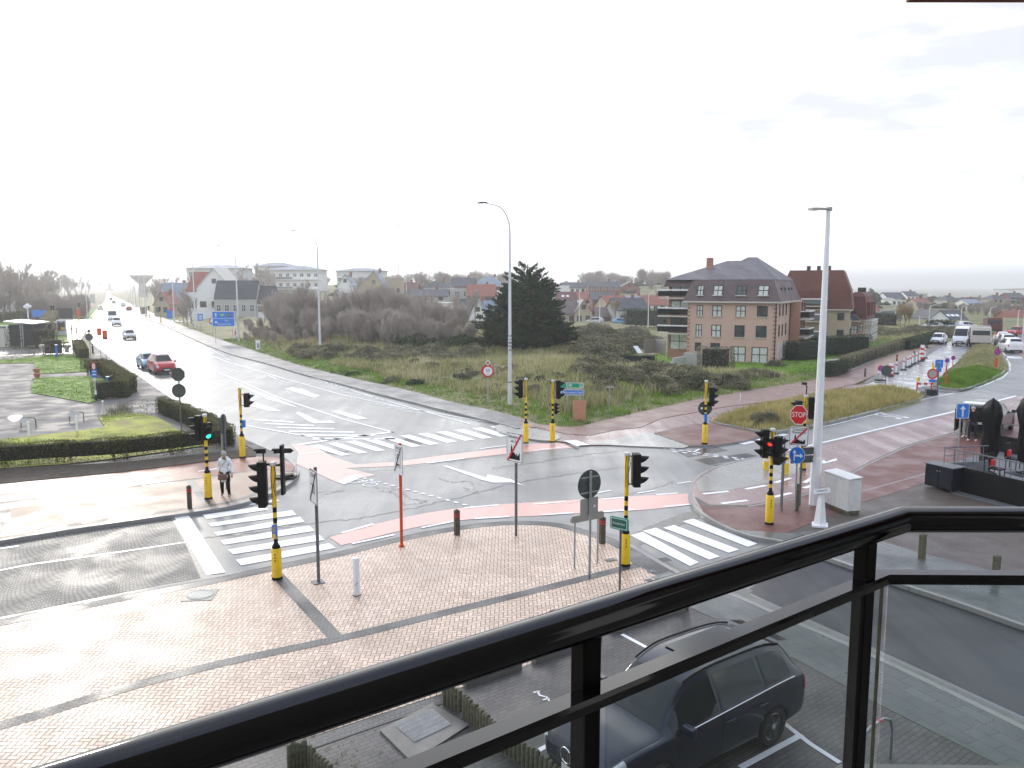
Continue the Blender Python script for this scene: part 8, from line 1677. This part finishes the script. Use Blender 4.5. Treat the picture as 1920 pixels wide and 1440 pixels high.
for u, v, lb in ((1850, 908, 'black terrace chair with a red cushion below the free-standing parasol'), (1898, 880, 'black terrace chair with a red cushion by the back fence'), (1868, 900, 'black terrace chair with a red cushion between the two parasols')):
    x, y = G(u, v, PZ); r = empty('terrace_chair', (x, y, PZ+.03), R.uniform(0, 3), lb, 'chair', None); b = MB(); b.box((0, 0, .45), (.5, .5, .05)); b.build('seat', M['black'], r, bevel=.01); b = MB(); b.box((0, .25, .8), (.48, .05, .6)); b.build('backrest', M['black'], r, bevel=.01); b = MB(); b.box((0, .18, .66), (.36, .1, .3)); b.build('cushion', M['signred'], r, bevel=.04)
    for sx_ in (-.2, .2):
        for sy_ in (-.2, .2): b = MB(); b.cyl(sx_, sy_, 0, .43, .02, 6); b.build('leg', M['black'], r)
x, y = G(1925, 925, PZ); r = empty('terrace_table', (x, y, PZ+.03), .2, 'dark terrace table with a shiny top at the right edge', 'table'); b = MB(); b.box((0, 0, .74), (1.4, .8, .04)); b.build('top', M['navyblk'], r, bevel=.01); b = MB(); b.box((.1, 0, .765), (.9, .6, .01)); b.build('glass_insert', M['carglass'], r); b = MB(); b.cyl(0, 0, 0, .72, .06, 8); b.box((0, 0, .02), (.6, .6, .04)); b.build('leg', M['black'], r)
for a_ in (('white villa with a slate roof on the crest of the dune hill', 1700, 1722, 566, 555, 547, 372, 'gx', 'render', 'darktile'), ('white terraced villa on the dune hill left of the crest', 1672, 1698, 574, 564, 563, 300, 'flat', 'render', 'stone'), ('beige villa with a red roof halfway up the dune hill', 1722, 1745, 578, 570, 561, 262, 'gx', 'beige', 'redtile'), ('grey villa with a dark hipped roof on the hill above the gabled house', 1775, 1800, 572, 563, 554, 300, 'hip', 'greyr', 'darktile'), ('white villa with a pale roof on the hill behind the road lamps', 1815, 1842, 578, 569, 562, 262, 'gx', 'render', 'blueroof'), ('beige villa with a dark roof on the ridge near the crane', 1862, 1890, 570, 561, 553, 320, 'hip', 'beige', 'darktile'), ('brick villa with a grey roof on the ridge at the right edge', 1894, 1922, 568, 558, 550, 340, 'gx', 'redb', 'darktile')):
    house(*a_, cols=3, dp=9, frame='frame')
# ---------- the balcony we stand on ----------
zt_, zm_ = CAMH-.64, CAMH-.78
def GP(u, v, z): return Vector((*G(u, v, z), z))
T0 = GP(243, 1440, zt_); T1 = GP(1690, 975, zt_); T2 = Vector((4.6, T1.y-.02, zt_)); dT = (T1-T0).normalized(); T00 = T0-dT*3.2
M0 = GP(790, 1440, zm_); M1 = GP(1656, 1081, zm_); dM = (M1-M0).normalized(); M00 = M0-dM*3.6; M2 = Vector((4.6, M1.y-.06, zm_))
r = empty('balcony_railing', (T1.x, T1.y, 0), 0, 'glossy black balcony railing with glass panels, bending at the right, in the foreground', 'railing'); o_ = Vector((T1.x, T1.y, 0))
def mitre(path, prof, mat, name, parent, smoothing=30):
    P = [Vector(p)-o_ for p in path]; vs = []; n = len(prof)
    for i, p in enumerate(P):
        if i == 0: d = (P[1]-P[0]).normalized(); k = 1
        elif i == len(P)-1: d = (P[-1]-P[-2]).normalized(); k = 1
        else:
            d1 = (P[i]-P[i-1]).normalized(); d2 = (P[i+1]-P[i]).normalized(); d = (d1+d2).normalized(); k = 1/d.dot(d1)
        s = Vector((d.y, -d.x, 0)).normalized()*k
        for a, z in prof: vs.append(tuple(p+s*a+Vector((0, 0, z))))
    fs = [(i*n+j, (i+1)*n+j, (i+1)*n+(j+1) % n, i*n+(j+1) % n) for i in range(len(P)-1) for j in range(n)]+[tuple(range(n)), tuple(range((len(P)-1)*n+n-1, (len(P)-1)*n-1, -1))]
    b = MB(); b.add(vs, fs); return b.build(name, M[mat], parent, smoothing=smoothing)
pr_ = [(.037*math.cos(t*D/14), .037*math.sin(t*D/14) if math.sin(t*D/14) > -.75 else -.028) for t in range(28)]
mitre([T00, T1, T2], pr_, 'rail', 'handrail', r)
mitre([M00, M1, M2], [(-.022, -.014), (.022, -.014), (.024, .004), (.020, .013), (-.020, .013), (-.024, .004)], 'rail', 'mid_rail', r)
def postat(u, v): 
    p = GP(u, v, zt_); # snap onto the rail line
    t = (p-T0).dot(dT); return T0+dT*t
for p in (postat(1100, 1165), postat(1640, 1000), T00+dT*.3, Vector((3.2, T2.y, zt_))):
    q = p-o_; b = MB(); a_ = math.atan2(dT.y, dT.x) if p.x < T1.x else 0; b.box((q.x, q.y, (zt_-.02+6.5)/2), (.045, .04, zt_-.02-6.5), 0, a_); o1 = b.build('post', M['post'], r, bevel=.003)
    nn = Vector((math.sin(a_), -math.cos(a_), 0)); c_ = q+nn*.021+Vector((0, 0, zm_-.03)); b = MB(); b.tube([tuple(c_), tuple(c_+nn*.002)], .006, 10); b.build('screw', M['alloy'], o1)
mid = M0.lerp(M1, .03)-o_
sn = Vector((dT.y, -dT.x, 0)); c_ = T1-o_+Vector((.06, -.031, .008)); b = MB(); b.tube([tuple(c_), tuple(c_+Vector((0, -.002, 0)))], .005, 10); b.build('screw', M['alloy'], r)
def pane(a, c, edge=False):
    A = Vector((a.x, a.y, 0))-o_; B = Vector((c.x, c.y, 0))-o_; d = (B-A).normalized(); n = Vector((-d.y, d.x, 0))*.004; z1, z0 = zm_-.018, 6.58
    vs = [A-n, B-n, B+n, A+n]; b = MB(); b.add([(p.x, p.y, z0) for p in vs]+[(p.x, p.y, z1) for p in vs], [(3, 2, 1, 0), (4, 5, 6, 7), (0, 1, 5, 4), (1, 2, 6, 5), (2, 3, 7, 6), (3, 0, 4, 7)]); g = b.build('glass_panel', M['glass'], r)
    if not edge: return g
    b = MB(); e = B+d*.001; b.box((e.x, e.y, (z0+z1)/2), (.003, .009, z1-z0), 0, math.atan2(d.y, d.x)); b.build('glass_edge', M['woodgreen'], g); return g
pA = M0+dM*((postat(1100, 1165)-M0).dot(dM)); pB = M0+dM*((postat(1640, 1000)-M0).dot(dM))
pane(M00, pA-dM*.03); pane(pA+dM*.03, pB-dM*.03); pane(pB+dM*.03, M1-dM*.005, True); pane(M1+Vector((.012, -.003, 0)), M2)
# floor slab and the building behind us
nrm = Vector((-dT.y, dT.x, 0)); A0 = T00-dT*3+nrm*.15; A1 = T1+nrm*.2+dT*.1; A2 = Vector((5.0, T1.y+.15, 0)); Bk = -nrm*3.2
b = MB(); b.prism([(A0.x, A0.y), (A1.x, A1.y), (A2.x, A2.y), (A2.x+Bk.x, A2.y+Bk.y-2), (A0.x+Bk.x, A0.y+Bk.y)], 6.3, 6.5, bottom=True); o1 = b.build('balcony_floor', M['gutter']); tag(o1, 'concrete floor slab of the balcony under the viewer', 'balcony floor')
fc = -nrm*.95; base = Vector((0, 0, 0))+fc; a_ = math.atan2(dT.y, dT.x); r = empty('building_facade', (base.x, base.y, 0), a_, 'beige rendered facade with a dark window behind the balcony, seen only in reflections', 'building')
b = MB(); b.box((0, -4, 7.5), (34, 8, 15)); b.build('wall', pm('facade_taupe', (.10, .095, .09), .8), r)
for k in (-9, -5, 1.2, 6): window(r, 'f', 0, 0, k, 6.6, 1.8, 2.2, leaves=2, out=-.0)
for q in r.children:
    if q.name.startswith('window'): q.rotation_euler = (0, 0, D)
b = MB(); b.box((2.6, .04, 7.6), (.55, .08, 2.4)); b.build('pale_pilaster', M['render'], r)
z_ = 8.722; b = MB(); b.box((0, 0, 0), (3.4, .05, .06)); b.box((0, -.35, .16), (3.4, .6, .03)); aw = empty('awning', (1.01+1.7, 2.12, z_+.03), 0, 'red edge of an awning at the very top right corner', 'awning'); b.build('valance', M['redb'], aw)
# ---------- camera, light, air ----------
cam = bpy.data.cameras.new('camera'); co = bpy.data.objects.new('camera', cam); C.objects.link(co)
cam.lens = 28.0; cam.sensor_width = 36.0; cam.clip_end = 20000; cam.clip_start = .05
co.location = (0, 0, CAMH); co.rotation_euler = (rad(90)-PIT, 0, 0)
bpy.context.scene.camera = co
SAZ, SEL = rad(-29), rad(19)      # azimuth from straight ahead (negative = left), elevation
sd = Vector((math.sin(SAZ)*math.cos(SEL), math.cos(SAZ)*math.cos(SEL), math.sin(SEL)))
sl = bpy.data.lights.new('sun', 'SUN'); sl.energy = .5; sl.angle = rad(4); sl.color = (1, .93, .82)
so = bpy.data.objects.new('sun', sl); C.objects.link(so); so.rotation_euler = sd.to_track_quat('Z', 'Y').to_euler()
w = bpy.data.worlds.new('World'); bpy.context.scene.world = w; w.use_nodes = True
nt = w.node_tree; L = nt.links; bg = nt.nodes['Background']
sky = nt.nodes.new('ShaderNodeTexSky'); sky.sky_type = 'NISHITA'; sky.sun_disc = False
sky.sun_elevation = SEL; sky.sun_rotation = SAZ; sky.air_density = 1.0; sky.dust_density = 2.0; sky.altitude = 10
tc = nt.nodes.new('ShaderNodeTexCoord')
mp = nt.nodes.new('ShaderNodeMapping'); mp.inputs['Scale'].default_value = (2.0, 2.0, 7.5); L.new(tc.outputs['Generated'], mp.inputs[0])
mp.inputs['Location'].default_value = (.35, .2, .1)
n1 = noise(nt, mp.outputs[0], 2.1, 7, .55); n2 = noise(nt, mp.outputs[0], .9, 6, .6)
# how near the sun the cloud is: thin bright cloud towards it, heavier away from it
dt = nt.nodes.new('ShaderNodeVectorMath'); dt.operation = 'DOT_PRODUCT'; L.new(tc.outputs['Generated'], dt.inputs[0]); dt.inputs[1].default_value = sd
glow = ramp(nt, dt.outputs['Value'], [(0, (.0,)*3), (.75, (.08,)*3), (.97, (1,)*3)])
cov = ramp(nt, mathn(nt, 'ADD', n1, mathn(nt, 'MULTIPLY', glow, .9)), [(.44, (0,)*3), (.58, (1,)*3)])
cl = ramp(nt, mathn(nt, 'ADD', n2, mathn(nt, 'MULTIPLY', glow, .5)), [(.44, (3.2, 3.3, 3.8)), (.50, (4.4, 4.5, 4.8)), (.58, (9.0, 9.0, 9.0))])
br = mathn(nt, 'MULTIPLY_ADD', glow, .15, 1.0)
cl2 = mixc(nt, 1.0, cl, br, 'MULTIPLY')
skyb = mixc(nt, 1.0, sky.outputs[0], (1.6, 1.6, 1.6), 'MULTIPLY')
skyl = mixc(nt, .85, skyb, (4.3, 4.7, 5.3))
sz = nt.nodes.new('ShaderNodeSeparateXYZ'); L.new(tc.outputs['Generated'], sz.inputs[0]); zn_ = ramp(nt, sz.outputs[2], [(.42, (0,)*3), (.75, (.75,)*3)]); hb_ = ramp(nt, sz.outputs[2], [(0, (1,)*3), (.11, (0,)*3)])
L.new(mixc(nt, hb_, mixc(nt, zn_, mixc(nt, cov, skyl, cl2), (2.9, 3.4, 4.6)), (7.0, 7.3, 7.8)), bg.inputs[0]); bg.inputs[1].default_value = .11
b = MB(); b.box((0, 2175, 26), (5400, 6300, 80)); hzo = b.build('haze', [])
m = bpy.data.materials.new('air'); m.use_nodes = True; nt = m.node_tree; nt.nodes.remove(nt.nodes['Principled BSDF'])
pv = nt.nodes.new('ShaderNodeVolumePrincipled'); pv.inputs['Color'].default_value = (1, 1, 1, 1); pv.inputs['Density'].default_value = .00062; pv.inputs['Anisotropy'].default_value = .55
nt.links.new(pv.outputs[0], nt.nodes['Material Output'].inputs['Volume']); hzo.data.materials.append(m); tag(hzo, kind='stuff')
s = bpy.context.scene
s.render.engine = 'CYCLES'
s.view_settings.view_transform = 'Standard'; s.view_settings.look = 'None'; s.view_settings.exposure = EXPO; s.view_settings.gamma = 1
s.cycles.max_bounces = 6; s.cycles.transparent_max_bounces = 12; s.cycles.volume_bounces = 0
